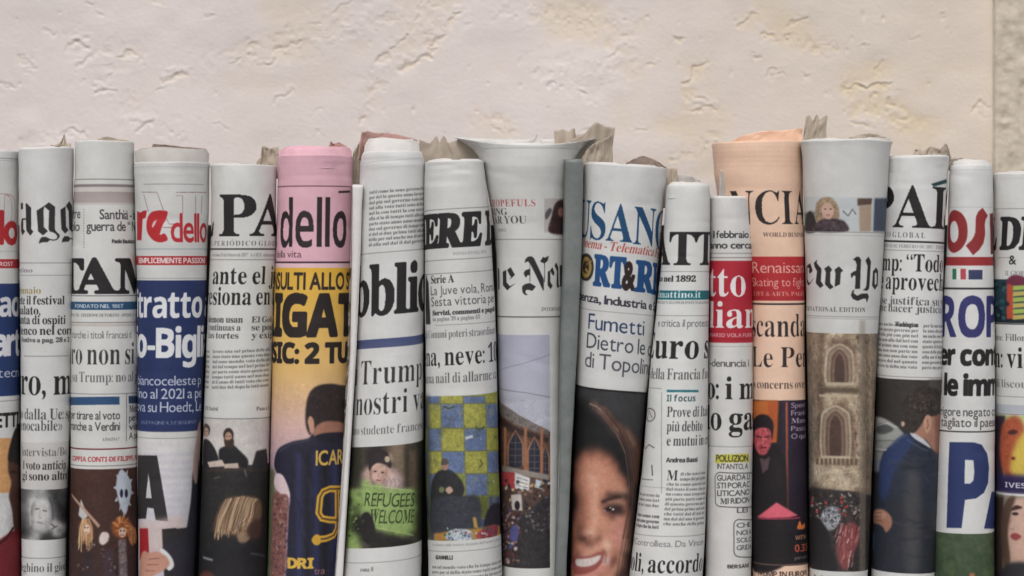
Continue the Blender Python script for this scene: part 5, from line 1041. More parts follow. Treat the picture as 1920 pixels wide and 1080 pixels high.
def paper_r0():
    r = Roll([(281, -90, 34), (640, -90, 36), (1080, -88, 40), (1240, -88, 41)], 281, depth=4)
    r.rule(296, 1.6, (150, 147, 148)); r.rule(300, 1.0, (180, 178, 178))
    r.T("AD", -60, 29, 425, 62, 's', 0.0, (186, 120, 120), hollow=0.018)
    r.T("lo", 0, 33, 457, 60, 'r', 0.04, (200, 40, 46), pre="del")
    r.rule(471, 1, (150, 165, 175))
    r.band(486, 503, (190, 45, 55)); r.T("LICEMENTE ROST", -70, 24, 499, 8, 'b', 0, (240, 225, 225))
    r.band(532, 744, (36, 60, 116))
    r.T("ta", -26, 20, 594, 46, 'b', 0.02, (232, 232, 236), post="o")
    r.T("Part", -40, 38, 668, 50, 'b', 0.03, (232, 232, 236))
    r.T("de la tecn", -70, 36, 709, 18, 'r', 0, (205, 210, 225))
    r.rule(753, 1)
    r.T("GETTI", -30, 36, 803, 27, 'b', 0.02)
    r.P([(-95, 822), (60, 822), (60, 925), (-95, 925)], (222, 160, 98), 0.6)
    r.C([(14, 880), (18, 840), (30, 812), (45, 815), (60, 850), (60, 1000), (30, 1000), (24, 985), (22, 960), (16, 930), (20, 905)], (88, 55, 45), 1.5)
    r.C([(14, 862), (18, 835), (32, 800), (60, 800), (60, 880), (36, 872), (24, 868)], (38, 32, 32), 1.5)
    r.E(24, 886, 7, 3, (50, 30, 26), 1.0)
    r.C([(-95, 1100), (-95, 1060), (-30, 1030), (10, 1005), (30, 995), (60, 1000), (60, 1240), (-95, 1240)], (130, 32, 42), 1.5, col2=(100, 20, 30))
    r.L([(-20, 1030), (10, 1012), (24, 990)], 5, (70, 20, 26), 1)
    speckle_grain(r, 822, 1200)
    return build_roll(r, "newspaper cut off by the left edge of the photo, orange picture below a blue block", seed=1, collars=[(2.5, 281.5, 0)])

def paper_r1():
    r = Roll([(275, 36, 138), (480, 38, 137), (660, 40, 134), (1080, 41, 123), (1240, 42, 121)], 277, depth=-6)
    r.Z(34, 370, 10.8, [[(90, 430), (170, 425), (170, 450), (115, 460), (115, 640), (155, 690), (100, 770), (75, 680), (68, 560)],
        [(185, 115), (215, 155), (270, 210), (272, 640), (318, 695), (260, 775), (185, 680), (172, 600), (168, 200), (160, 150)], [(70, 120), (110, 115), (115, 230), (90, 250), (65, 230)],
        [(380, 270), (535, 170), (515, 260), (520, 600), (600, 685), (505, 770), (410, 690)], [(525, 180), (620, 100), (740, 190), (735, 640), (765, 700), (640, 695), (615, 640), (625, 270)],
        [(640, 680), (760, 690), (830, 760), (825, 810), (780, 860), (710, 880), (640, 865), (600, 905), (480, 912), (425, 940), (440, 860), (480, 805), (560, 800), (640, 842), (720, 858), (775, 835), (785, 780), (740, 730)],
        [(845, 250), (945, 180), (945, 260), (955, 600), (1000, 660), (935, 735), (865, 650)], [(950, 170), (1015, 75), (1075, 165), (1078, 620), (1080, 700), (1060, 690), (1015, 640), (1005, 280)],
        [(870, 915), (880, 850), (920, 785), (990, 785), (1030, 820), (1090, 830), (1090, 850), (1030, 845), (1000, 900), (910, 900)]])
    r.cv.text("ero", 62, 434, 56, 78, 'f', 0.012, INK)
    r.rule(493, 1.4, RULE); r.T("Fiorentino", 2, 62, 511, 8, 's', -0.01, (110, 106, 108)); r.rule(516, 1.2, RULE)
    r.T("gennaio", 30, 77, 551, 12, 's', -0.01, (150, 132, 62))
    for s_, a, b, y, pre in (("te il festival", 41, 119, 571, "Comple"), ("alato,", 41, 76, 590, "amm"), ("nta di ospiti", 41, 121, 608, "qua"), ("enco nel corr", 41, 133, 628, "l'el")):
        r.T(s_, a, b, y, 15, 's', 0.0, pre=pre)
    r.T("Festivo a pag. 28 e 2", 40, 128, 642, 8, 's', 0.01)
    r.rule(668, 1.3, RULE, ua=-50, ub=48)
    r.T("ro, m", 40, 131, 741, 47, 's', 0.0, pre="eu", post="ille")
    r.T("dalla Ue: sp", 47, 133, 787, 19, 's', -0.014, (75, 72, 74), pre="io ")
    r.T("nocabile»", 44, 116, 808, 18, 's', -0.014, (75, 72, 74), pre="irre")
    r.band(830, 1016, (205, 202, 200), ua=-64, ub=62)
    r.T("intervista/Bo", 42, 124, 856, 15, 's', -0.02, (95, 92, 95))
    r.T("voto anticip", 49, 123, 881, 15, 's', -0.006, pre="l ")
    r.T("gi sono altr", 43, 122, 901, 15, 's', -0.006, post="e")
    grey = {c: (28 + 22 * int(c),) * 3 for c in "0123456789"}
    r.mosaic(43, 919, 8, 8, ["3456642223", "3576653122", "3687874123", "4658885212", "4647675311", "3558886321", "3568786421", "2468675842", "2467858687", "1355674846", "2367312773", "4675111123"], grey, 0.42, .04, 1013)
    r.E(76, 962, 13, 22, (206, 202, 201), 3.2, .75); r.E(72, 985, 8, 10, (196, 190, 189), 3, .6); r.E(104, 986, 12, 6, (196, 190, 189), 2.4, .6)
    r.L([(66, 954), (74, 954)], 2.2, (70, 66, 68), .7, .8); r.L([(80, 957), (88, 959)], 2.2, (70, 66, 68), .7, .8); r.L([(70, 979), (80, 981)], 2.2, (104, 92, 94), .7, .8)
    r.L([(76, 956), (73, 969), (77, 972)], 1.4, (150, 144, 144), .7, .8); r.L([(92, 932), (98, 950), (99, 975)], 3, (70, 66, 70), 1.2, .8); r.L([(60, 935), (56, 955), (58, 985)], 3, (210, 204, 202), 1.2, .7)
    r.L([(95, 982), (104, 990)], 2, (80, 72, 74), .6); r.L([(96, 993), (108, 986)], 1.6, (90, 82, 84), .6)
    speckle_grain(r, 919, 1013)
    r.band(1013, 1300, r.paper)
    r.rule(1047, 1.2, RULE)
    r.T("eghino il gio", 40, 119, 1073, 15, 's', -0.016, (85, 82, 84), pre="cast", post="co")
    return build_roll(r, "newspaper with blackletter masthead and a grey photo of a woman resting her chin", slant=-2, seed=2, collars=[])

def paper_r2():
    r = Roll([(263, 141, 250), (640, 134, 259), (1080, 131, 259), (1240, 130, 259)], 264, depth=5)
    r.rule(336, 1.8, (140, 132, 132)); r.band(345, 350.5, (140, 132, 130)); r.band(351, 358, (212, 204, 200)); r.band(359, 380, (176, 162, 160), (186, 172, 170))
    r.band(380, 384, (205, 198, 196))
    r.T("Santhià", 187, 240, 411, 18, 'r', 0.012, (60, 57, 60), post=" - la")
    r.T("guerra de “", 163, 244, 433, 18, 'r', 0.012, (60, 57, 60), post=" Nino")
    r.T("re", 142, 152, 409, 18, 'r', 0.01, (70, 67, 70), pre="t", gap=.08); r.T("lo", 141, 151, 433, 18, 'r', 0.01, (70, 67, 70), pre="so")
    for y in range(392, 464, 5):
        r.P([(157.4, y), (158.8, y), (158.8, y + 2.4), (157.4, y + 2.4)], (120, 116, 118), sub=1)
    r.T("Paolo Bauducco", 210, 252, 456, 7, 'b', 0.02)
    r.T("A", 147, 217, 550, 63, 's', 0.032, gap=-0.02); r.T("T", 104, 158, 550, 63, 's', 0.03); r.T("M", 219, 290, 550, 63, 's', 0.03, post="PA", gap=-.02)
    r.band(554, 555.4, (90, 90, 96)); r.band(566, 581, (40, 84, 126))
    r.T("FONDATO NEL 1867", 143, 231, 577.5, 7, 'b', 0.0, (215, 222, 230))
    r.T("ANNO 151 - EDIZIONE DI TORINO - SPEDIZ. IN ABB.", 131, 262, 594, 5.5, 's', 0.0, (110, 107, 110))
    r.band(604, 606, (150, 146, 144)); r.band(608, 612, (200, 190, 180))
    r.T("arche i titoli francesi d", 141, 246, 635, 14, 'r', 0.0, (110, 107, 110), pre="m")
    r.T("ro non si", 134, 251, 684, 38, 's', -0.012, (60, 57, 59), pre="Eu", gap=.09)
    r.T("Trump: no al p", 150, 258, 717, 18, 's', -0.018, (100, 97, 100), pre="su ")
    r.rule(739, 1.1, RULE)
    r.P([(120, 744), (224, 744), (224, 759), (120, 759)], (46, 84, 130))
    r.P([(241, 743), (272, 743), (272, 757), (241, 757)], (56, 74, 110))
    r.P([(236.5, 738), (237.7, 738), (237.7, 828), (236.5, 828)], (120, 117, 118))
    r.T("er tirare al voto", 136, 225, 787, 16, 'r', 0.012, (70, 67, 70), pre="p"); r.T("anche a Verdini", 138, 225, 808, 16, 'r', 0.012, (70, 67, 70), pre="m")
    for i, w in enumerate(("Meta", "per il", "via", "A pa")):
        r.T(w, 242, 259, 775 + i * 17, 13, 'r', 0.012, (80, 77, 80))
    r.T("A PAGINA 7", 192, 224, 827, 5.5, 's', 0, (100, 97, 100))
    r.band(841, 843.5, (120, 40, 44)); r.T("COPPIA CONTI-DE FILIPPI, NO", 135, 262, 866, 9, 'b', 0.0, (190, 48, 50))
    r.rule(874, 1.5, (130, 118, 112)); r.band(880, 1300, (78, 46, 38), (46, 36, 36), fleck=0.06)
    # carnival float figures
    r.C([(226, 882), (233, 884), (243, 898), (247, 918), (242, 945), (234, 966), (224, 945), (218, 915), (220, 895)], (196, 205, 220), 1.0)
    for k in range(10):
        a = k * 0.628
        r.P([(232 + 13 * math.cos(a), 920 + 34 * math.sin(a)), (232 + 20 * math.cos(a + .12), 920 + 44 * math.sin(a + .12)), (232 + 13 * math.cos(a + .3), 920 + 34 * math.sin(a + .3))], (190, 198, 212), 0.7)
    r.E(228, 926, 3, 8, (45, 42, 70), 0.6); r.E(237, 926, 3, 8, (45, 42, 70), 0.6)
    r.P([(231, 960), (234, 960), (233, 985), (231, 985)], (170, 175, 185), 0.6)
    g = random.Random(77)
    r.E(228, 990, 19, 20, (150, 76, 36), 2.5); r.E(161, 992, 13, 20, (150, 100, 64), 2.5)
    for k in range(70):
        a = g.uniform(0, 6.28); q = g.uniform(7, 21)
        r.L([(228 + 6 * math.cos(a), 988 + 7 * math.sin(a)), (228 + q * math.cos(a + .2), 987 + q * math.sin(a + .2))], g.uniform(1, 2.4), g.choice([(214, 128, 62), (178, 88, 40), (120, 60, 34), (232, 160, 90)]), .5, .8)
    for k in range(46):
        x = g.uniform(-12, 12)
        r.L([(161 + x * .5, 972), (161 + x, 990), (160 + x * 1.1 + g.uniform(-2, 2), g.uniform(1008, 1036))], g.uniform(1, 2.2), g.choice([(222, 176, 122), (190, 130, 84), (120, 80, 56), (236, 200, 150)]), .5, .8)
    r.E(229, 999, 7, 9.5, (226, 190, 168), 1.1); r.E(226, 996, 1.4, 1.6, (50, 30, 30), .5); r.E(232, 996, 1.4, 1.6, (50, 30, 30), .5); r.L([(225, 1004), (232, 1004)], 1.6, (150, 50, 48), .5)
    r.E(163, 992, 6, 9, (232, 196, 174), 1.1); r.E(160, 989, 1.3, 1.4, (60, 40, 40), .5); r.E(165, 989, 1.3, 1.4, (60, 40, 40), .5); r.L([(160, 998), (165, 998)], 1.4, (160, 80, 70), .5)
    r.P([(148, 965), (153, 935), (165, 968), (156, 974)], (200, 198, 200), 0.9)
    r.P([(132, 925), (136, 925), (188, 985), (184, 990)], (190, 150, 130), 0.9)
    r.C([(186, 1008), (192, 998), (203, 1000), (204, 1012), (194, 1022), (187, 1018)], (226, 206, 200), 1)
    r.C([(240, 992), (252, 990), (258, 1010), (250, 1024), (242, 1016)], (190, 120, 70), 1.2, fleck=.2)
    r.P([(158, 1036), (174, 1032), (180, 1090), (150, 1090)], (58, 40, 44), 1.2); r.P([(222, 1012), (236, 1012), (240, 1110), (224, 1110)], (120, 108, 112), 1.6, fleck=.3)
    r.P([(196, 1030), (212, 1030), (220, 1120), (190, 1120)], (70, 50, 60), 2)
    speckle(r, 135, 1010, 255, 1075, 34, [(120, 80, 60), (30, 26, 30), (150, 130, 120), (90, 40, 40)], 1, 3, seed=5)
    speckle_grain(r, 880, 1240)
    return build_roll(r, "newspaper with a blue strip under its masthead and a brown picture of carnival puppets", slant=0.5, seed=3, collars=[(2, 265, 0)])

def paper_r3():
    r = Roll([(279, 253, 392), (330, 254, 391), (480, 257, 389), (660, 258, 383), (860, 260, 374), (1080, 260, 364), (1240, 260, 360)], 303, depth=-5, skew=0.0)
    r.rule(312, 1, (195, 193, 193)); r.rule(345, 1.2, RULE, ua=-60, ub=70)
    for ln in ([(150, 95), (400, 95), (510, 400)], [(180, 130), (260, 420)], [(560, 540), (600, 630), (820, 635)], [(500, 690), (660, 690)], [(720, 97), (1220, 95)], [(720, 150), (830, 150), (832, 460)], [(1050, 150), (1050, 600)], [(1150, 150), (1140, 450)], [(150, 620), (60, 640)]):
        r.L([(250 + x / 9, 350 + y / 9) for x, y in ln], 1.3, (150, 112, 116), .3)
    r.Z(250, 350, 9, [[(400, 405), (520, 405), (578, 430), (545, 560), (500, 640), (460, 760), (455, 815), (530, 790), (580, 890), (520, 930), (440, 940), (340, 900), (260, 800), (230, 680), (240, 540), (300, 440)]], (202, 36, 44), .4, True)
    r.Z(250, 350, 9, [[(400, 555), (370, 640), (330, 700), (318, 660), (345, 590)]], (220, 196, 196), .4)
    r.Z(250, 350, 9, [[(60, 410), (130, 440), (170, 410), (232, 400), (215, 525), (165, 545), (152, 905), (60, 905)]], (196, 34, 42), .4)
    r.T("dello", 321, 388, 454, 53, 'r', 0.018, (202, 40, 48), post=" Sport")
    r.rule(467, 1.3, (150, 170, 182)); r.band(480, 497, (192, 36, 44)); r.T("EMPLICEMENTE PASSIONE", 264, 386, 493.5, 10, 'b', 0.02, (240, 226, 226), pre="S")
    r.rule(522, 1.4, (170, 168, 172)); r.band(526, 808, (38, 54, 106)); r.rule(809, 2, (60, 70, 110))
    r.T("tratto", 259, 378, 596, 50, 'b', 0.015, (234, 234, 238), pre="Ri", post=" a")
    r.T("o-Big", 257, 368, 671, 55, 'b', 0.02, (234, 234, 238), pre="Biagi", post="lia")
    r.T("iancoceleste p", 264, 376, 723, 18, 'r', 0.005, (196, 202, 222), pre="b"); r.T("no al 2021 a pe", 263, 378, 748, 19, 'r', 0.005, (200, 206, 226), pre="fi")
    r.T("va su Hoedt, Le", 262, 378, 773, 19, 'r', 0.005, (200, 206, 226), pre="o"); r.T("ALLE PAGINE 4, 5 E SEGUENTI", 266, 366, 796, 6, 'r', 0.01, (130, 140, 175))
    r.rule(822, 1.2, RULE)
    r.band(824, 1300, (222, 219, 220), (176, 170, 196)); 
    for k in range(12):
        r.band(850 + k * 14, 856 + k * 14, (188, 186, 204), alpha=0.35, blur=2)
    r.Z(240, 640, 2.455, [[(40, 522), (135, 525), (185, 830), (130, 822), (120, 768), (92, 764), (86, 815), (30, 815)]]); r.Z(240, 640, 2.455, [[(96, 605), (112, 722), (86, 720)]], (206, 203, 208))
    r.C([(262, 985), (300, 975), (340, 970), (340, 1010), (300, 1040), (262, 1050)], (214, 190, 184), 5, 0.8)
    r.P([(304, 992), (330, 990), (332, 1130), (310, 1130)], (48, 44, 48), 0.8); r.P([(326, 992), (352, 990), (342, 1016), (330, 1014)], (48, 44, 48), 1)
    r.P([(262, 990), (279, 990), (281, 1040), (262, 1050)], (176, 30, 40), 0.8)
    r.C([(362, 880), (376, 870), (380, 1100), (345, 1090), (326, 1078), (318, 1052), (304, 1030), (322, 1016), (345, 1000), (354, 960), (358, 920)], (50, 48, 58), 1.3)
    r.C([(372, 795), (366, 830), (361, 868), (362, 900), (370, 900), (378, 800)], (198, 160, 150), 1.5)
    r.C([(300, 1030), (308, 1030), (322, 1046), (326, 1062), (316, 1070), (308, 1056)], (226, 224, 226), 0.8)
    r.C([(266, 1040), (272, 1032), (282, 1036), (296, 1034), (312, 1044), (318, 1058), (306, 1070), (288, 1080), (275, 1090), (262, 1090), (262, 1062)], (206, 146, 124), 1.1)
    for a in ((280, 1048, 300, 1046), (276, 1058, 298, 1058), (274, 1069, 292, 1070)):
        r.L([a[:2], a[2:]], 1.6, (150, 90, 78), 0.8)
    speckle_grain(r, 826, 1240, 0.03)
    return build_roll(r, "sports newspaper with red title over a blue block of white headline letters", seed=4, page='grey', collars=[(1.6, 281, 0.5), (4.5, 279.5, -0.5)], crease=[(318, .5, 3, 0, 2, 0)])

def paper_r4():
    r = Roll([(308, 396, 519), (440, 396, 518), (660, 386, 511), (860, 380, 506), (1080, 372, 502), (1240, 370, 500)], 308, depth=4, skew=0.0)
    r.T("P", 412, 480, 443, 77, 's', 0.012); r.T("A", 469, 533, 443, 77, 's', 0.012, post="IS", gap=0); r.T("EL", 300, 401, 443, 77, 's', 0.012, gap=0.02)
    r.T("PERIÓDICO GLOBA", 402, 519, 461, 9.5, 's', -0.02, (90, 87, 90), gap=0.28, pre="EL ", post="L")
    r.band(465.5, 468.5, (60, 57, 60)); r.T("www.lunes 14 de febrero de 2017 | Año XLII | edicion europea", 398, 516, 481, 6, 's', -0.01, (120, 117, 120)); r.rule(487, 1.3, RULE)
    r.T("ante el ju", 399, 524, 533, 31, 's', -0.002, pre="", post="ez", gap=.09); r.T("esiona en", 391, 505, 572, 31, 's', -0.002, pre="pr", post=" la", gap=.09)
    for i, (a, b) in enumerate((("demon usan", "El Gob"), ("continuas a", "se pon"), ("las tortes", "y exig"))):
        r.T(a, 390, 455 - i * 4, 605 + i * 15, 11, 's', 0.0 if i else 0.01, (70, 67, 70)); r.T(b, 471, 510, 605 + i * 15, 11, 's', -0.004, (70, 67, 70))
    r.body(398, 504, 655, 738, 9.6, seed=4, slope=-0.03); r.body(376, 392, 655, 738, 9.6, seed=5)
    r.T("EFE Madrid", 383, 408, 771, 7, 's', 0, (90, 87, 90)); r.T("Pasa a 3", 480, 504, 771, 7, 's', 0, (80, 77, 80))
    r.rule(785.5, 1.5, (110, 107, 110))
    r.band(787, 880, (206, 200, 196), (214, 208, 204))
    r.band(876, 1300, (44, 42, 42), (30, 28, 30), fleck=0.1)
    r.P([(340, 872), (470, 872), (520, 868), (520, 884), (340, 884)], (60, 50, 46), 1)
    # men at the table
    r.C([(376, 876), (376, 830), (388, 823), (402, 840), (410, 864), (404, 876)], (38, 38, 42), 1.1); people_skin(r, 385, 808, 7, 11, (196, 160, 140), (84, 74, 70), blur=.8)
    r.C([(414, 868), (410, 846), (418, 838), (436, 834), (452, 848), (464, 862), (462, 876), (440, 874)], (34, 34, 38), 1.1)
    people_skin(r, 428, 818, 8, 12, (188, 146, 124), (58, 44, 38), blur=.8); r.C([(420, 824), (428, 826), (437, 822), (438, 836), (430, 842), (422, 836)], (62, 44, 36), .9)
    r.P([(388, 866), (416, 862), (422, 874), (392, 876)], (210, 190, 178), .8); r.P([(420, 870), (446, 868), (448, 878), (420, 878)], (196, 176, 160), .8)
    r.P([(480, 846), (500, 842), (504, 880), (470, 880)], (48, 46, 48), 1.2)
    r.L([(400, 897), (412, 894)], 1.5, (120, 116, 112), .8); r.L([(458, 880), (462, 894)], 2, (120, 118, 116), .8)
    # blonde woman from behind
    hair = [(400, 1006), (398, 985), (408, 950), (424, 932), (446, 928), (470, 928), (488, 936), (494, 955), (492, 980), (480, 1000), (468, 1012), (458, 1010), (440, 1016), (424, 1006), (412, 1010)]
    r.C([(404, 1000), (402, 985), (410, 955), (424, 936), (446, 931), (470, 931), (486, 938), (491, 955), (488, 975), (470, 1000), (440, 1004), (424, 1000)], (120, 90, 66), 3)
    g = random.Random(9)
    for k in range(130):
        f = g.uniform(0, 1)
        xt, xb_ = 424 + 62 * f, 399 + 74 * f + g.uniform(-5, 5)
        yb_ = 1006 - 26 * f * f + g.uniform(-12, 8)
        xm = (xt + xb_) / 2 - 5 + 4 * f
        c = g.choice([(226, 196, 158), (206, 172, 134), (170, 132, 98), (112, 80, 58), (84, 60, 46), (190, 154, 120), (60, 44, 38)])
        r.L([(xt, 931 + 10 * abs(f - .5) + g.uniform(-1, 2)), (xt - 5, 944), (xm, 968), (xb_, yb_)], g.uniform(.9, 2.4), c, .55, .75)
    r.C([(444, 1004), (460, 996), (470, 1006), (462, 1016), (452, 1022)], (176, 140, 108), 1.6, .8)
    r.C([(462, 1000), (466, 984), (480, 974), (491, 980), (490, 1000), (480, 1012), (470, 1010)], (74, 50, 44), 3)
    r.C([(372, 1100), (380, 1050), (410, 1020), (450, 1018), (490, 1026), (506, 1050), (506, 1200), (372, 1200)], (36, 34, 38), 2)
    r.L([(380, 1044), (398, 1050)], 4, (150, 150, 155), 1.2); r.L([(470, 1038), (500, 1044)], 3, (80, 80, 90), 1.4)
    r.C([(372, 1080), (384, 1070), (400, 1078), (404, 1100), (372, 1100)], (96, 50, 44), 2)
    speckle_grain(r, 787, 1240, 0.05)
    return build_roll(r, "newspaper with a slab serif masthead and a dark photo of a blonde woman from behind", seed=5, rim_noise=0.5, slant=0.5)

def paper_r5():
    r = Roll([(275, 520, 663), (480, 518, 660), (660, 512, 656), (860, 508, 652), (1080, 502, 646), (1240, 500, 644)], 290, paper=(236, 180, 196), depth=8)
    r.rule(305, 1, (222, 168, 184)); r.band(348, 349.8, (100, 66, 80))
    r.T("dello", 526, 650, 465, 90, 'b', -0.012, (48, 38, 44), pre="Gazzetta ", post=" Sport", gap=0.1)
    r.P([(634, 358), (656, 357), (656, 361), (634, 362)], (60, 42, 50)); r.T("della vita", 517, 566, 483, 13, 'r', 0.0, (96, 62, 76))
    r.band(490.5, 493.5, (70, 46, 62)); r.band(493.5, 502, (240, 196, 206))
    r.band(502, 700, (240, 182, 48), (238, 190, 112)); r.band(699, 800, (238, 190, 112), (224, 180, 170)); r.band(799, 900, (224, 180, 170), (196, 164, 190)); r.band(899, 1300, (196, 164, 190), (120, 100, 120))
    r.T("SULTI ALLO S", 521, 654, 543, 31, 'r', 0.03, (50, 38, 34), pre="IN", post="TORO", gap=.12)
    r.T("IGA", 514, 631, 630, 76, 'b', 0.04, (44, 36, 34), pre="R", post="TE", gap=.07)
    r.T("SIC: 2 T", 506, 632, 681, 37, 'b', 0.04, (44, 36, 34), pre="MU", post="URNI", gap=.07)
    r.P([(480, 870), (516, 880), (520, 1240), (480, 1240)], (92, 104, 60), 4, .85)
    # player from behind
    r.C([(515, 870), (522, 842), (548, 828), (578, 822), (590, 812), (640, 812), (668, 826), (668, 1240), (535, 1240), (538, 1060), (542, 960), (544, 930), (522, 890)], (40, 40, 60), 1.2, fleck=.08)
    for x0, w, c in ((556, 9, (52, 54, 104)), (574, 5, (30, 28, 36)), (586, 10, (46, 50, 96)), (604, 8, (28, 26, 34)), (622, 10, (48, 52, 100)), (642, 8, (28, 26, 34))):
        r.P([(x0, 850), (x0 + w, 846), (x0 + w + 2, 1240), (x0 + 1, 1240)], c, 2.5, .8)
    for q in range(16):
        x = 545 + q * 6.5; y = 860 + (q * 37) % 150
        r.L([(x, y), (x + 5 + q % 3, y + 30), (x + 2, y + 62)], 2.2, (66, 66, 92) if q % 2 else (24, 22, 30), 1.8, .55)
    r.L([(524, 846), (548, 832), (584, 824)], 2.5, (84, 82, 96), 1.4, .7); r.L([(560, 840), (580, 870), (584, 905)], 5, (28, 26, 36), 3, .6)
    r.C([(574, 800), (573, 770), (578, 742), (590, 726), (612, 720), (636, 722), (660, 732), (662, 790), (640, 812), (596, 816), (588, 800), (582, 816)], (52, 40, 40), 1.3, fleck=.12)
    for q in range(60):
        a_ = 0.4 + q * .09; rr_ = 14 + (q * 7) % 30
        r.L([(612 - rr_ * math.cos(a_), 772 - rr_ * 1.1 * math.sin(a_)), (614 - rr_ * math.cos(a_), 776 - rr_ * 1.1 * math.sin(a_))], 1.2, (84, 70, 66) if q % 3 else (34, 26, 28), .4, .7)
    r.C([(588, 806), (598, 795), (612, 790), (640, 792), (650, 800), (650, 812), (618, 818), (590, 818)], (172, 116, 94), 1.5)
    r.C([(577, 790), (581, 780), (588, 788), (588, 806), (582, 812), (579, 800)], (206, 148, 122), .8)
    r.C([(590, 820), (610, 812), (650, 812), (660, 824), (620, 832)], (34, 32, 46), 1.2)
    r.T("ICAR", 592, 642, 873, 27, 'r', 0.03, (224, 176, 72), post="DI", gap=.1)
    for w_, c_ in ((13, (228, 170, 44)), (3.4, (96, 70, 50))):
        r.L([(640, 917), (618, 917), (606, 922), (600, 932), (597, 962), (603, 972), (616, 975), (640, 976)], w_, c_, .5)
        r.L([(632, 920), (632, 990), (626, 1004), (612, 1010), (594, 1012)], w_, c_, .5)
    r.C([(584, 1012), (592, 1002), (600, 1006), (600, 1020), (590, 1022)], (228, 170, 44), .7)
    r.C([(515, 908), (519, 888), (532, 892), (543, 918), (543, 934), (528, 928)], (232, 204, 210), 1)
    r.C([(514, 925), (528, 926), (542, 934), (538, 1000), (536, 1060), (526, 1110), (512, 1110), (508, 1060), (510, 990)], (140, 90, 84), 1.4, fleck=.2)
    speckle(r, 512, 930, 540, 1075, 80, [(90, 66, 72), (190, 140, 130), (120, 60, 60), (70, 60, 80)], 1, 3, seed=8)
    r.T("DRI", 540, 587, 1066, 19, 'b', 0.04, (230, 180, 60)); r.T("tra", 589, 608, 1078, 12, 'b', 0, (150, 100, 100))
    speckle_grain(r, 720, 1240, 0.045)
    return build_roll(r, "pink newspaper with a yellow block and a footballer seen from behind", seed=6, page='pink', collars=[(1.8, 278, 0.5), (6, 275.5, -1)], crease=[(330, .6, 3, .3, 1.6, .01)])

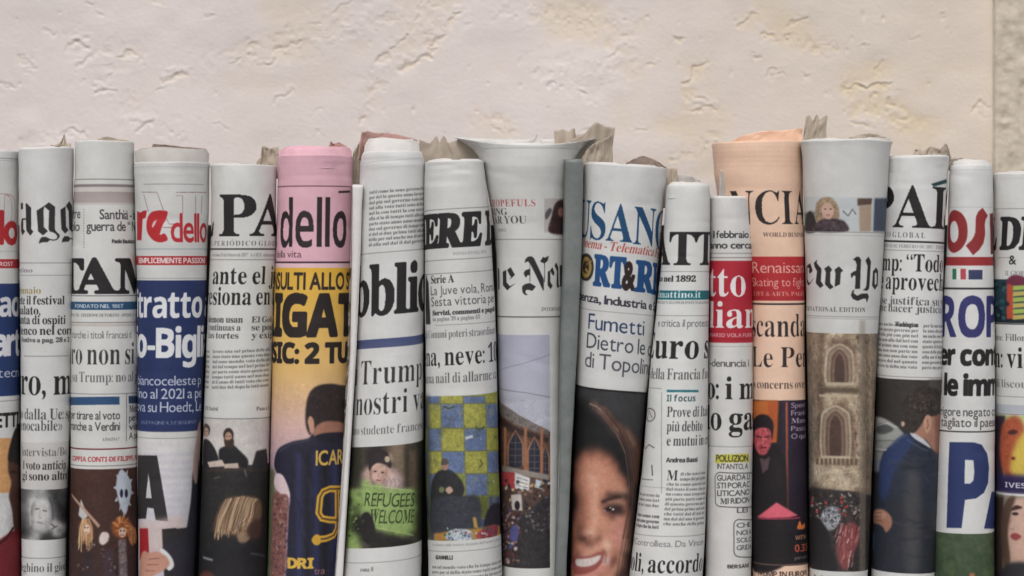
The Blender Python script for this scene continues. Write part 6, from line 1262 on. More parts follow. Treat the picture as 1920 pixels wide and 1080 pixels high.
def paper_r6():
    r = Roll([(262, 676, 788), (300, 675, 795), (480, 672, 795), (660, 668, 794), (860, 660, 793), (1080, 645, 790), (1240, 640, 788)], 283, skew=-0.075, depth=-8)
    r.rule(300, 1.2, (190, 188, 187)); r.rule(313, 1, (200, 198, 197))
    r.body(691, 800, 352, 462, 9.9, seed=11, wt=0.004, col=(78, 75, 77)); r.rule(472, 1.3, (140, 137, 138))
    r.T("bblic", 661, 806, 588, 86, 's', 0.022, pre="repu", post="a", gap=0.03)
    r.band(634, 651, (72, 84, 132), (84, 92, 138))
    r.T("Trump", 676, 790, 719, 42, 's', -0.018, (60, 57, 59), pre="a ", post=" e i", gap=.09)
    r.T("nostri va", 668, 798, 776, 42, 's', -0.02, (56, 53, 55), pre="i ", post="lori", gap=.09)
    r.T("no studente francese", 664, 793, 813, 16, 's', -0.02, (112, 109, 112), pre="u")
    gp = dict(d=(52, 52, 40), b=(108, 90, 74), B=(132, 112, 92), h=(54, 44, 47), s=(214, 174, 156), S=(156, 112, 98), w=(200, 172, 168), W=(160, 132, 130), g=(146, 176, 96), G=(98, 120, 62), n=(70, 84, 48), k=(40, 38, 36), y=(214, 194, 162), q=(76, 70, 60))
    r.mosaic(645, 836, 8, 8, ["ddddqqhhhqbBBBqqqd", "ddddqhhhhhbBBBdbbd", "ddddqhhhhhyBBBdbbd", "ddddqhhsshyBBBdbbd", "ddddqhsssshbBBdbbd", "ddddqssssssWBBdbbd", "ddddWsSssSswWBdbbd", "ddddWssSSswwwWdbbd",
        "dddqggWWsWwwwWdbbd", "dddqgggggWwwWWdbbd", "GgggggggggggggggGd", "GggGggggggggggggGd", "GnggggggggggggggGd", "GngGggggggggggggGd", "GgnGgggggggggggggd", "ggGGggggggggggggGd", "gGnkggggggggggggGd", "gGkkkgggggggggggGd",
        "gGkkkGggggggggggGd", "gGkkkqGGggggggggGd", "ggGkkqkkkqGGgggGqd", "gggGkqkkkkkkkqqqqd", "gggGqqkkkkkkkkkkqd", "ggggqqkkkkkkkkkkkd"], gp, .42, .05, 1027)
    r.E(708, 888, 11, 15, (206, 164, 146), 2.2); r.E(705, 894, 7, 9, (222, 184, 166), 2.5, .8)
    r.C([(692, 884), (691, 860), (699, 847), (713, 843), (727, 850), (733, 866), (732, 878), (724, 872), (708, 868), (698, 874)], (50, 40, 43), 1); r.E(726, 861, 5, 6, (222, 200, 164), .8)
    for q in range(5): r.L([(693 + q * .4, 856 + q * 4), (712, 850 + q * 4), (731, 858 + q * 4)], 1, (78, 66, 68), .5, .6)
    r.E(703, 884, 3, 1.6, (70, 48, 44), .6); r.E(717, 886, 3, 1.6, (70, 48, 44), .6); r.L([(705, 900), (714, 901)], 2.2, (150, 78, 76), .6); r.L([(710, 887), (708, 894), (711, 895)], 1.3, (168, 118, 104), .6)
    r.L([(696, 878), (694, 895), (700, 908)], 2.5, (128, 92, 84), 1.2, .7); r.L([(725, 880), (724, 896), (716, 908)], 2.5, (150, 110, 100), 1.2, .7)
    for q in range(6): r.L([(724 + q * 4, 893 + q), (730 + q * 4, 905), (726 + q * 4, 916)], 1.6, (150, 124, 124) if q % 2 else (222, 198, 192), .7, .6)
    r.L([(679, 908), (728, 914), (775, 921)], 1.6, (190, 212, 140), .6, .8); r.L([(700, 988), (740, 996), (774, 1004)], 2.4, (176, 200, 120), .8, .8)
    for s_, a, b, y in (("REFUGEES", 683, 774, 947), ("WELCOME", 692, 773, 979)):
        r.T(s_, a, b, y, 25, 'r', 0.004, (46, 58, 34), slope=0.1, gap=.1, ital=.1, alpha=.9)
    r.C([(676, 970), (690, 960), (700, 976), (704, 1000), (694, 1020), (680, 1010)], (40, 38, 36), 1.2)
    speckle(r, 652, 935, 684, 1010, 22, [(60, 80, 36), (150, 180, 90)], 1, 3, seed=12)
    speckle_grain(r, 836, 1027, .05)
    r.band(1027, 1300, r.paper); r.rule(1054, 1.2, RULE); r.T("roma, 0", 676, 700, 1070, 7, 's', 0, (90, 87, 90)); r.body(660, 790, 1090, 1200, 9.6, seed=13)
    return build_roll(r, "newspaper with bold serif title and a photo of a woman holding a green sign", seed=7, collars=[(2, 268, -1), (4, 264, -1.5), (7, 261, 1)], shoulder=2.0, crease=[(300, 1.2, 4, 0, 2, .01)])

def paper_r7():
    r = Roll([(300, 795, 907), (340, 795, 911), (420, 795, 920), (640, 797, 930), (860, 797, 935), (1080, 803, 941), (1240, 805, 942)], 301, skew=-0.055, depth=-16)
    r.rule(391, 1.6, RULE)
    r.T("ERE", 795, 902, 461, 59, 's', 0.045, pre="CORRI", post=" DELLA", ital=0.1, gap=0.0)
    r.T("FONDATO NEL 1876", 850, 912, 478, 5.5, 's', 0, (150, 147, 150)); r.rule(486, 1.1, RULE); r.rule(511, 1.2, RULE)
    r.P([(796, 512), (804, 530), (808, 608), (796, 608)], (52, 49, 52), .8)
    r.T("Serie A", 809, 852, 529, 14, 's', 0.0); r.T("La Juve vola, Roma", 809, 930, 551, 17, 'r', 0.0, (84, 81, 84), post=" ok", gap=.13)
    r.T("Sesta vittoria per", 810, 930, 572, 17, 'r', 0.0, (76, 73, 76), gap=.13); r.T("Servizi, commenti e pagelle", 812, 932, 589, 8, 's', 0.03, (50, 47, 50)); r.T("da pagina 39 a pagina 43", 812, 900, 600, 7, 's', 0, (110, 107, 110))
    r.rule(608, 1.1, RULE, ua=-50); r.T("Comuni poteri straordinari", 804, 932, 632, 14, 's', -0.018, (96, 93, 96), pre="Ai ")
    r.T("na, neve: 10", 797, 938, 684, 35, 's', -0.006, pre="Emerge", post="0", gap=.09)
    r.T("ana nail di allarme: ca", 798, 935, 717, 18, 's', -0.018, (84, 81, 84), pre="sem", gap=.1)
    yb, y0 = 1013, 742
    r.band(y0, yb, (150, 152, 60))
    blue, yel, grn = (98, 116, 158), (164, 162, 66), (132, 144, 62)
    xs = [760, 799, 826, 868, 909, 945, 985]; ys = [742, 757, 803, 846, 888, 930, 972, 1013]
    for j in range(7):
        for i in range(6):
            x0, x1, a, b = xs[i] + j * 1.2, xs[i + 1] + j * 1.2, ys[j], ys[j + 1]
            col = blue if (i + j) % 2 == 1 else (yel if j < 4 else grn)
            if j >= 5: col = tuple(int(c * .75) for c in col)
            r.P([(x0 + .8, a + .8), (x1 - .8, a + .8), (x1 - .8, b - .8), (x0 + .8, b - .8)], col, .9, fleck=.14)
    g = random.Random(4)
    for k in range(26):
        r.E(g.uniform(802, 930), g.uniform(746, 930), g.uniform(1, 3), g.uniform(.8, 2), g.choice([(100, 96, 60), (210, 205, 190), (70, 70, 70)]), .6, .7, rot=g.uniform(0, 180))
    for x in (800, 826, 868, 909): r.L([(x, 742), (x + 2, 800), (x + 4, 870), (x + 8, 1000)], 1.5, (96, 100, 72), .5, .8)
    for y in (757, 803, 846, 888, 930): r.L([(790, y), (830, y), (870, y), (910, y - 1), (944, y - 2)], 1.4, (92, 96, 72), .5, .8)
    for k in range(60):
        r.E(g.uniform(795, 938), g.uniform(745, 985), g.uniform(2, 9), g.uniform(2, 7), g.choice([(80, 84, 60), (190, 186, 120), (70, 84, 110), (150, 150, 120)]), 2.2, .28, rot=g.uniform(0, 180))
    r.P([(785, 742), (806, 742), (812, 1010), (785, 1010)], (52, 60, 66), 5, .55)
    r.L([(832, 762), (842, 766), (852, 762)], 3, (60, 74, 60), .8); r.L([(872, 822), (886, 818)], 5, (200, 205, 205), .8); r.L([(890, 800), (898, 806), (908, 800)], 3, (60, 80, 60), .8); r.L([(900, 862), (904, 870), (898, 876)], 2.5, (80, 80, 40), .7)
    r.C([(808, 930), (812, 900), (822, 884), (836, 880), (850, 884), (866, 902), (871, 920), (864, 936), (856, 950), (862, 1000), (814, 1000), (810, 960)], (46, 46, 50), 1.3, fleck=.15)
    r.C([(812, 940), (866, 930), (898, 935), (894, 1004), (816, 1004)], (58, 60, 70), 2.5, fleck=.15)
    r.E(835, 873, 6.5, 9, (176, 130, 116), .9); r.C([(829, 872), (829, 862), (835, 859), (841, 864), (841, 870)], (90, 80, 76), .8); r.C([(836, 918), (844, 912), (850, 920), (842, 926)], (200, 160, 140), .8); r.E(829, 918, 5, 6, (112, 120, 80), .8)
    r.C([(906, 990), (912, 960), (926, 944), (944, 950), (944, 1000), (915, 1002)], (40, 36, 46), 1.6)
    r.P([(886, 970), (892, 970), (898, 1000), (890, 1000)], (190, 150, 70), 1); r.P([(815, 1000), (938, 985), (940, 1013), (815, 1013)], (186, 130, 56), 1.5)
    r.C([(836, 1006), (846, 994), (876, 992), (886, 1002), (880, 1013), (844, 1013)], (172, 184, 196), 1.2, fleck=.3); r.C([(892, 1006), (908, 990), (930, 984), (930, 1004), (905, 1010)], (150, 60, 70), 1.2, fleck=.3)
    speckle(r, 832, 990, 935, 1012, 40, [(210, 215, 220), (70, 90, 130), (170, 50, 50), (60, 90, 60)], 1, 3, .6, seed=9)
    speckle_grain(r, y0, yb, .05)
    r.band(yb, 1300, r.paper); r.T("La chiusura della mostra di piazza del Popolo in centro", 812, 938, 1023, 5, 'r', 0, (140, 137, 138)); r.rule(1033, 1, RULE)
    r.T("GIANNELLI", 818, 850, 1048, 7, 'b', .02); r.body(812, 945, 1058, 1200, 9.6, seed=14)
    return build_roll(r, "newspaper with a blue and yellow chequered picture of a seated man in black", seed=8, slant=-1.5, collars=[(2, 300, -2)], crease=[(317, 1.6, 4, .25, .35, .02), (309, 1.0, 3, -.3, .6, -.02), (340, .8, 5, -.5, .8, 0)])

def paper_r8():
    r = Roll([(244, 838, 1142), (254, 856, 1124), (264, 872, 1106), (276, 886, 1092), (292, 899, 1080), (312, 907, 1071), (350, 913, 1064), (420, 924, 1060), (480, 929, 1058), (640, 932, 1052), (1080, 942, 1052), (1240, 944, 1052)], 251, depth=[(244, 88), (254, 70), (264, 53), (276, 39), (292, 26), (312, 18)])
    for k in range(-70, 71):
        r.cv.poly([[(k * 3.2, 276.5), (k * 3.2 + 1.5, 276.5), (k * 3.2 + 1.5, 278), (k * 3.2, 278)]], (150, 146, 142))
    r.T("HOPEFULS", 924, 1004, 387, 13, 's', -0.02, (198, 70, 72), pre="YOUNG ", gap=.16)
    r.T("ING", 927, 953, 403, 13, 's', -0.02, (70, 67, 70), pre="LEARN"); r.T("AR YOU", 927, 988, 419, 14, 's', -0.02, (56, 53, 56), pre="NE"); r.T("PAGE 2", 934, 950, 434, 5.5, 's', 0, (120, 117, 120))
    r.P([(1020, 372), (1072, 372), (1072, 436), (1020, 436)], (196, 188, 188)); r.C([(1030, 436), (1034, 405), (1042, 380), (1060, 376), (1074, 400), (1072, 436)], (66, 44, 46), 1.5, fleck=.2); r.C([(1022, 400), (1030, 390), (1034, 396), (1024, 412)], (90, 86, 92), 1.2)
    r.E(1052, 398, 6, 9, (170, 110, 100), 1.2)
    r.rule(449, 1.4, RULE); r.Z(925, 470, 10.8, [[(190, 425), (270, 395), (270, 640), (340, 720), (460, 660), (350, 745), (290, 805), (195, 700)], [(290, 390), (360, 335), (445, 490), (380, 550), (330, 580), (370, 530), (340, 500)],
        [(70, 350), (112, 370), (118, 780), (75, 800)], [(640, 250), (650, 180), (700, 125), (770, 112), (820, 150), (1020, 580), (1020, 800), (1005, 810), (900, 580), (750, 270), (700, 215)],
        [(620, 450), (650, 400), (745, 365), (745, 490), (690, 500), (665, 545), (640, 520)], [(585, 780), (590, 720), (650, 675), (740, 655), (860, 725), (790, 815), (700, 790), (660, 800), (650, 850), (700, 900), (640, 895), (600, 850)],
        [(736, 250), (746, 250), (746, 640), (736, 640)], [(945, 220), (1005, 125), (1040, 145), (1125, 105), (1095, 210), (1030, 260)], [(1030, 255), (1042, 255), (1042, 640), (1030, 640)],
        [(1100, 430), (1150, 400), (1155, 640), (1200, 710), (1160, 780), (1100, 700)], [(1150, 400), (1195, 335), (1240, 450), (1220, 510), (1190, 480)], [(1240, 300), (1275, 240), (1315, 340), (1320, 690), (1340, 720), (1300, 760), (1280, 700), (1290, 420)], [(1345, 300), (1400, 290), (1400, 740), (1345, 720)]])
    r.cv.text("York", 120, 541, 52, 60, 'f', .006, INK)
    r.T("INTERNATIONAL", 1015, 1066, 583, 6.5, 's', 0, (110, 107, 110)); r.band(593, 595.6, (110, 107, 110))
    r.band(628, 1066, (178, 180, 202), (206, 206, 212))
    r.L([(936, 694), (980, 682), (1040, 660)], 1.0, (130, 130, 145), .4); r.L([(934, 728), (985, 736), (1045, 748)], 1.4, (126, 126, 142), .4)
    r.P([(920, 742), (938, 756), (975, 780), (1005, 796), (1026, 806), (1034, 812), (1034, 1066), (920, 1066)], (116, 78, 62), 1.0, col2=(64, 54, 54), fleck=.22)
    r.P([(920, 742), (938, 756), (975, 780), (1005, 796), (1028, 808), (1028, 816), (1000, 808), (965, 796), (920, 766)], (120, 112, 108), .8, fleck=.2); r.P([(920, 770), (965, 800), (1028, 822), (1028, 830), (960, 812), (920, 786)], (60, 44, 42), 1)
    for (cx, w, a, b) in ((967, 12, 812, 872), (1002, 10, 824, 884), (1022, 5, 838, 900)):
        r.C([(cx - w, b), (cx - w, a + 20), (cx - w * .5, a + 5), (cx, a), (cx + w * .5, a + 5), (cx + w, a + 20), (cx + w, b)], (44, 46, 62), 1.0)
        r.L([(cx - w - 2, b), (cx - w - 2, a + 20), (cx, a - 5), (cx + w + 2, a + 20), (cx + w + 2, b)], 3, (178, 118, 84), .8)
        for q in range(4):
            r.L([(cx - w, a + 18 + q * 12), (cx + w, a + 18 + q * 12)], 1.2, (110, 96, 92), .5)
        r.L([(cx, a), (cx, b)], 1.2, (110, 96, 92), .5)
    for x in (944, 983, 1013):
        r.P([(x, 800), (x + 5, 802), (x + 5, 890), (x, 890)], (170, 108, 76), 1)
    r.P([(938, 872), (1028, 890), (1028, 900), (938, 884)], (150, 140, 132), 1)
    r.P([(936, 884), (966, 886), (966, 918), (938, 908)], (186, 58, 66), .8); r.P([(966, 886), (994, 896), (992, 920), (966, 916)], (220, 220, 222), .8)
    for q in range(3): r.L([(970, 895 + q * 7), (990, 901 + q * 7)], 1.2, (90, 90, 90), .4)
    r.P([(1004, 898), (1016, 902), (1016, 918), (1004, 914)], (196, 210, 220), .8)
    speckle(r, 938, 900, 1030, 960, 60, [(220, 190, 140), (60, 50, 56), (150, 120, 110), (226, 226, 230), (40, 36, 40)], 1.5, 4, .8, seed=20)
    r.P([(958, 928), (978, 926), (980, 958), (960, 956)], (206, 196, 190), 1); r.E(970, 948, 5, 9, (40, 36, 42), .8)
    r.C([(966, 1050), (962, 1010), (975, 975), (1000, 950), (1034, 938), (1040, 1066), (966, 1070)], (52, 48, 52), 2, fleck=.2)
    speckle(r, 934, 955, 975, 1055, 90, [(170, 130, 140), (120, 50, 60), (80, 90, 150), (200, 180, 180), (50, 44, 50), (150, 110, 90)], 1.5, 4, .8, seed=21)
    r.C([(956, 992), (964, 984), (972, 992), (970, 1012), (958, 1014)], (84, 86, 150), 1); speckle(r, 985, 945, 1030, 1000, 50, [(90, 84, 84), (130, 120, 116), (36, 34, 38)], 1, 3, .8, seed=22)
    speckle_grain(r, 750, 1066, .06)
    r.P([(1031, 600), (1080, 600), (1080, 1070), (1031, 1070)], r.paper)
    r.band(1066, 1300, r.paper)
    return build_roll(r, "newspaper flaring wide at its top edge, blackletter title over a photo of a brick building", seed=9, slant=0, rim_noise=0.5, inner=18, dip=20, buckle=1.1)
def paper_r9():
    r = Roll([(303, 1094, 1249), (320, 1094, 1249), (440, 1090, 1240), (660, 1082, 1222), (860, 1076, 1202), (1080, 1070, 1182), (1240, 1066, 1170)], 309, skew=0.085, depth=6)
    r.T("SAN", 1107, 1227, 449, 70, 's', 0.0, (26, 74, 120), pre="LAU", post="GE", gap=0.02, slope=.03)
    r.T("inema - Telematica Fa", 1093, 1240, 470, 16, 's', -0.012, (196, 66, 58), ital=.25, slope=.03)
    r.E(1099, 501, 15, 26, (52, 46, 44), .8); r.E(1099, 501, 11, 20, (172, 142, 70), .8); r.E(1099, 501, 6, 12, (70, 54, 40), .8); speckle(r, 1090, 485, 1110, 520, 10, [(190, 160, 90), (60, 46, 40)], 1, 2.4, .5, seed=30)
    r.T("RT", 1113, 1170, 538, 54, 's', 0.045, (28, 78, 140), gap=0.0, slope=.03); r.T("&", 1166, 1188, 541, 50, 'r', 0.05, (48, 34, 34)); r.T("RI", 1190, 1234, 542, 54, 's', 0.045, (28, 78, 140), gap=0, post="CA", slope=.03)
    r.T("enza, Industria e S", 1091, 1232, 570, 16, 'r', 0.025, (52, 50, 66), pre="Sci", post="port", slope=.03)
    r.rule(586, 1.3, (150, 147, 150))
    r.T("Fumetti", 1103, 1207, 622, 29, 'r', 0.0, (42, 60, 104), gap=.08, slope=.03); r.T("Dietro le q", 1100, 1222, 658, 29, 'r', -0.002, (66, 70, 86), post="uinte", gap=.08, slope=.03); r.T("di Topolin", 1097, 1214, 694, 29, 'r', -0.004, (76, 78, 90), post="o", gap=.08, slope=.03)
    r.band(731, 1300, (32, 30, 32), (26, 24, 26), fleck=.05)
    pal = dict(k=(30, 29, 31), d=(46, 44, 46), g=(60, 60, 63), h=(74, 50, 44), a=(108, 70, 56), A=(158, 116, 100), s=(124, 74, 60), b=(164, 102, 80), o=(192, 122, 96),
               m=(214, 144, 116), l=(226, 166, 138), L=(236, 190, 164), p=(218, 142, 126), w=(226, 216, 210), r=(146, 62, 60), K=(50, 34, 33))
    r.mosaic(1072, 735, 8, 10, [
        "gggggggggggggggg", "kdddgggggggggggg", "kkkddAddgggggggg", "kkkkddAAdggggggg", "kkkkkkdaAdgggggg", "kkkkkkkdaadggggg", "kkkkkkkkdaAagggg", "kkkkkkkkkdaAAadg",
        "kkkkkkkkkkdhaAag", "kkkkkkkkkkkdhaAh", "kkkdhhhkkkkddhaa", "kKsbsbbshKkkddha", "ksbooooboskkkdha", "sbommmmmobskkdha", "sbommmmmmobkkkha", "sbomlmmmmmobkkha",
        "bommllmmmmmobkha", "bbommlmmmmmmbkhh", "sbommlmmommmlbkh", "KsbomlmoKKKKhkhh", "KsbomlosmmmlokkH", "KsbomlobKKKKoKkh", "sbbomlmbsKKKsbkh", "sbbomlmmosmpmbkh",
        "bbbomlmmmmmpmbkh", "ossolmmmmmppmbkh", "osolLlommppplbkh", "bsKsobsmmmpplskh", "boossomLLmppmskh", "bommllmmLmmmlskh", "osommmmmmmblskhh", "rrwwwwwwwrslskhh",
        "pppppppppsmmskhh", "opppppppomlsKhhh", "opppppoommsKhhhh"], dict(pal, H=(80, 52, 46)), 0.5, .025, 1236)
    r.C([(1127, 940), (1140, 933), (1156, 929), (1166, 932), (1156, 935), (1142, 939), (1131, 944)], (64, 40, 37), 1.4, .9)
    r.E(1141, 955, 9, 4, (52, 34, 34), 1.0, .8); r.E(1142, 954, 4.5, 3.6, (34, 26, 28), .6); r.E(1149, 955, 2.6, 2, (224, 214, 212), .6, .9); r.E(1134, 957, 1.8, 1.4, (190, 172, 168), .5, .8); r.E(1144, 952, 1.3, 1.3, (240, 236, 236), .4)
    r.L([(1130, 965), (1142, 968), (1154, 964)], 1.6, (160, 92, 78), 1.2, .6); r.L([(1112, 950), (1110, 975), (1112, 995)], 3, (216, 150, 124), 2, .6)
    r.L([(1086, 1008), (1093, 1012), (1100, 1009)], 3, (92, 50, 44), 1.3, .8); r.L([(1104, 1008), (1109, 1003)], 2, (130, 74, 62), 1.2, .7)
    r.C([(1074, 1048), (1090, 1043), (1108, 1041), (1126, 1034), (1134, 1036), (1130, 1052), (1118, 1066), (1098, 1076), (1078, 1076)], (158, 76, 70), 2.0, .9)
    r.C([(1080, 1049), (1092, 1048), (1108, 1046), (1126, 1041), (1122, 1052), (1110, 1060), (1094, 1063), (1081, 1060)], (226, 214, 208), 1.2, .95)
    for x in (1086, 1094, 1102, 1110, 1118): r.L([(x, 1049), (x, 1060)], .8, (190, 168, 160), .5, .6)
    r.L([(1130, 1030), (1137, 1040), (1134, 1056)], 3, (128, 66, 56), 1.6, .7); r.L([(1076, 1069), (1094, 1074), (1114, 1068), (1128, 1052)], 3.4, (158, 70, 68), 1.2, .8)
    g = random.Random(31)
    for k in range(70):
        o = g.uniform(-7, 10); c = g.choice([(96, 60, 50), (130, 86, 70), (70, 46, 40), (56, 40, 37), (160, 116, 98), (44, 34, 34)])
        pts = [(1104 + o * .3, 757 - o * .5), (1134 + o * .5, 775 - o), (1160 + o * .7, 808 - o), (1178 + o, 850), (1186 + o, 905), (1182 + o, 960), (1172 + o, 1010), (1160 + o, 1080)]
        a = g.randint(0, 5); b = g.randint(a + 2, 8)
        r.L(pts[a:b], g.uniform(.7, 1.9), c, .7, .45)
    r.L([(1106, 757), (1118, 762), (1128, 769)], 2, (190, 170, 160), .8, .8)
    speckle_grain(r, 731, 1240, .03)
    return build_roll(r, "leaning newspaper with blue title and a portrait of a smiling dark haired woman", seed=10, slant=4.5, collars=[(2, 308, 4)], crease=[(380, .7, 6, .6, .6, .05)])

def paper_r10():
    r = Roll([(342, 1248, 1328), (380, 1247, 1330), (500, 1240, 1330), (660, 1223, 1328), (860, 1206, 1326), (1080, 1181, 1317), (1240, 1172, 1312)], 345, depth=-22, skew=0.0)
    r.T("T", 1255, 1305, 497, 61, 's', 0.014, pre="MA", post="TINO", gap=-0.03)
    r.rule(509, 1.2, RULE); r.T("Fondato nel 1892", 1203, 1304, 528, 10, 's', 0.02); r.band(545, 562, (26, 110, 122)); r.T("ilmattino.it", 1230, 1313, 558.5, 12, 's', 0.0, (226, 238, 240), pre="www.")
    r.T("ANNO CXXV N. 45 LUNEDI POSTE ITALIANE SPED.", 1228, 1332, 570, 5, 's', 0, (110, 107, 110)); r.rule(592, 1.2, RULE)
    r.T("critica il protesta", 1240, 1330, 613, 14, 'r', 0.0, (104, 101, 104), pre="e ", gap=.07)
    r.T("uro s", 1228, 1331, 673, 44, 's', 0.008, pre="E", post="ì", gap=.09)
    r.T("ella Francia fuo", 1225, 1332, 712, 19, 's', -0.014, (84, 81, 84), pre="d", post="ri")
    r.rule(729, 1.2, RULE, ua=-80, ub=-34); r.P([(1240, 735), (1241.2, 735), (1241.2, 925), (1240, 925)], (150, 147, 148))
    r.P([(1250, 731), (1309, 731), (1309, 735.5), (1250, 735.5)], (44, 120, 132)); r.T("Il focus", 1250, 1303, 753, 12, 'b', 0.0, (54, 86, 92), gap=.16)
    r.T("Prove di Ita", 1250, 1324, 782, 18, 's', -0.012, (60, 57, 60), post="lexit"); r.T("più debito", 1250, 1316, 809, 18, 's', -0.012, (60, 57, 60)); r.T("e mutui in c", 1250, 1324, 836, 18, 's', -0.012, (60, 57, 60), post="rescita")
    r.T("Andrea Bassi", 1249, 1306, 867, 8.5, 'b', .01); r.T("M", 1250, 1270, 901, 19, 's', -0.012); r.body(1275, 1322, 884, 902, 9.6, seed=40); r.body(1247, 1322, 903, 988, 9.3, seed=41, slope=.02)
    r.E(1219, 778, 11, 13, (110, 107, 108), .4); r.E(1219, 778, 9, 11, r.paper, .3); r.L([(1214, 786), (1218, 770), (1224, 784)], 2, (100, 97, 98), .5)
    r.L([(1203, 836), (1210, 842), (1218, 834), (1228, 840)], 2, (90, 87, 88), .4); r.L([(1223, 872), (1224, 892)], 3, (100, 97, 98), .4); r.L([(1200, 898), (1225, 900)], 1.6, (110, 107, 108), .4); r.rule(915, 1, RULE, ua=-80, ub=-12)
    r.body(1194, 1236, 925, 960, 9.6, seed=42); r.body(1192, 1236, 964, 992, 10, seed=43, wt=.02, col=(60, 57, 60))
    r.rule(1006, 1.2, RULE); r.T("Controlliesa. Da Vincen", 1190, 1318, 1026, 12, 'r', 0.0, (120, 117, 120), pre="Il ", gap=.07)
    r.T("li, accordo s", 1190, 1330, 1075, 32, 's', -0.002, pre="Napo", gap=.09); r.body(1185, 1318, 1095, 1220, 9.6, seed=44)
    return build_roll(r, "newspaper with a thin teal web address strip, widening towards its foot", seed=11, collars=[(2.5, 343, 0), (6, 342, .5)], shoulder=3.0)

def paper_r11():
    r = Roll([(366, 1330, 1411), (640, 1329, 1411), (1080, 1323, 1408), (1240, 1321, 1407)], 370, depth=2, skew=0.0)
    r.T("febbraio 2", 1343, 1412, 446, 13, 'r', 0.02, (50, 47, 50), pre="il ", post="017"); r.T("anno cercar", 1332, 1414, 466, 13, 'r', 0.02, (50, 47, 50), pre="h", post="e")
    r.rule(475, 1.2, RULE); r.band(482, 484, (150, 130, 132)); r.band(489, 643, (192, 34, 52)); r.rule(636, 1, (150, 26, 40))
    r.T("tto", 1331, 1399, 556, 52, 's', 0.0, (238, 232, 232), pre="Fa", gap=.06); r.T("lian", 1331, 1419, 615, 46, 's', 0.006, (238, 232, 232), pre="Ita", post="o", gap=.09)
    r.T("UNARIO VOLA FUORI", 1330, 1412, 632, 7, 'b', 0, (226, 170, 178)); r.rule(650, 1, RULE)
    r.T("denuncia i", 1336, 1404, 688, 14, 'r', 0.01, (84, 81, 84), pre="-"); r.T("o: i m", 1327, 1414, 749, 42, 's', 0.006, pre="div", post="ila"); r.T("lo gas", 1324, 1424, 807, 42, 's', 0.006, pre="de")
    r.rule(838, 1.1, RULE)
    r.P([(1340, 853), (1404, 850), (1404, 866), (1340, 869)], (206, 200, 70), .5); r.T("POLUZION", 1342, 1402, 866, 12, 'r', .02, (60, 58, 40)); r.T("INTANTO, A", 1344, 1402, 880, 10, 'r', .01, (70, 67, 70))
    def bubble(x0, y0, x1, y1):
        q = []
        for cx, cy, a0 in ((x1 - 10, y0 + 10, -90), (x1 - 10, y1 - 10, 0), (x0 + 10, y1 - 10, 90), (x0 + 10, y0 + 10, 180)):
            for a in range(0, 91, 15):
                q.append((cx + 10 * math.cos(R(a0 + a)), cy + 10 * math.sin(R(a0 + a))))
        r.L(q + [q[0]], 1.8, (84, 81, 84), .3)
    bubble(1340, 886, 1418, 950)
    for i, s_ in enumerate(("GUARDA LI", "STI PORAC", "LITICANO", "MI RIDON")):
        r.T(s_, 1344 + (i == 3) * 6, 1405, 902 + i * 14.5, 10.5, 'r', 0.012, (62, 59, 62), gap=.08, slope=-.03)
    r.T("LEI", 1382, 1402, 962, 9, 'r', .01, (80, 77, 80)); bubble(1376, 974, 1425, 1044)
    for i, s_ in enumerate(("CHE ", "NOI A", "SOLO", "GRIDA")):
        r.T(s_, 1381, 1410, 990 + i * 14, 9, 'r', 0.01, (84, 81, 84))
    r.T("BERSANI", 1364, 1404, 1066, 7, 'b', 0); r.body(1324, 1410, 1090, 1200, 9.6, seed=50)
    return build_roll(r, "small newspaper with a red title block and hand lettered cartoon bubbles below", seed=12, collars=[(2, 368, 0)])

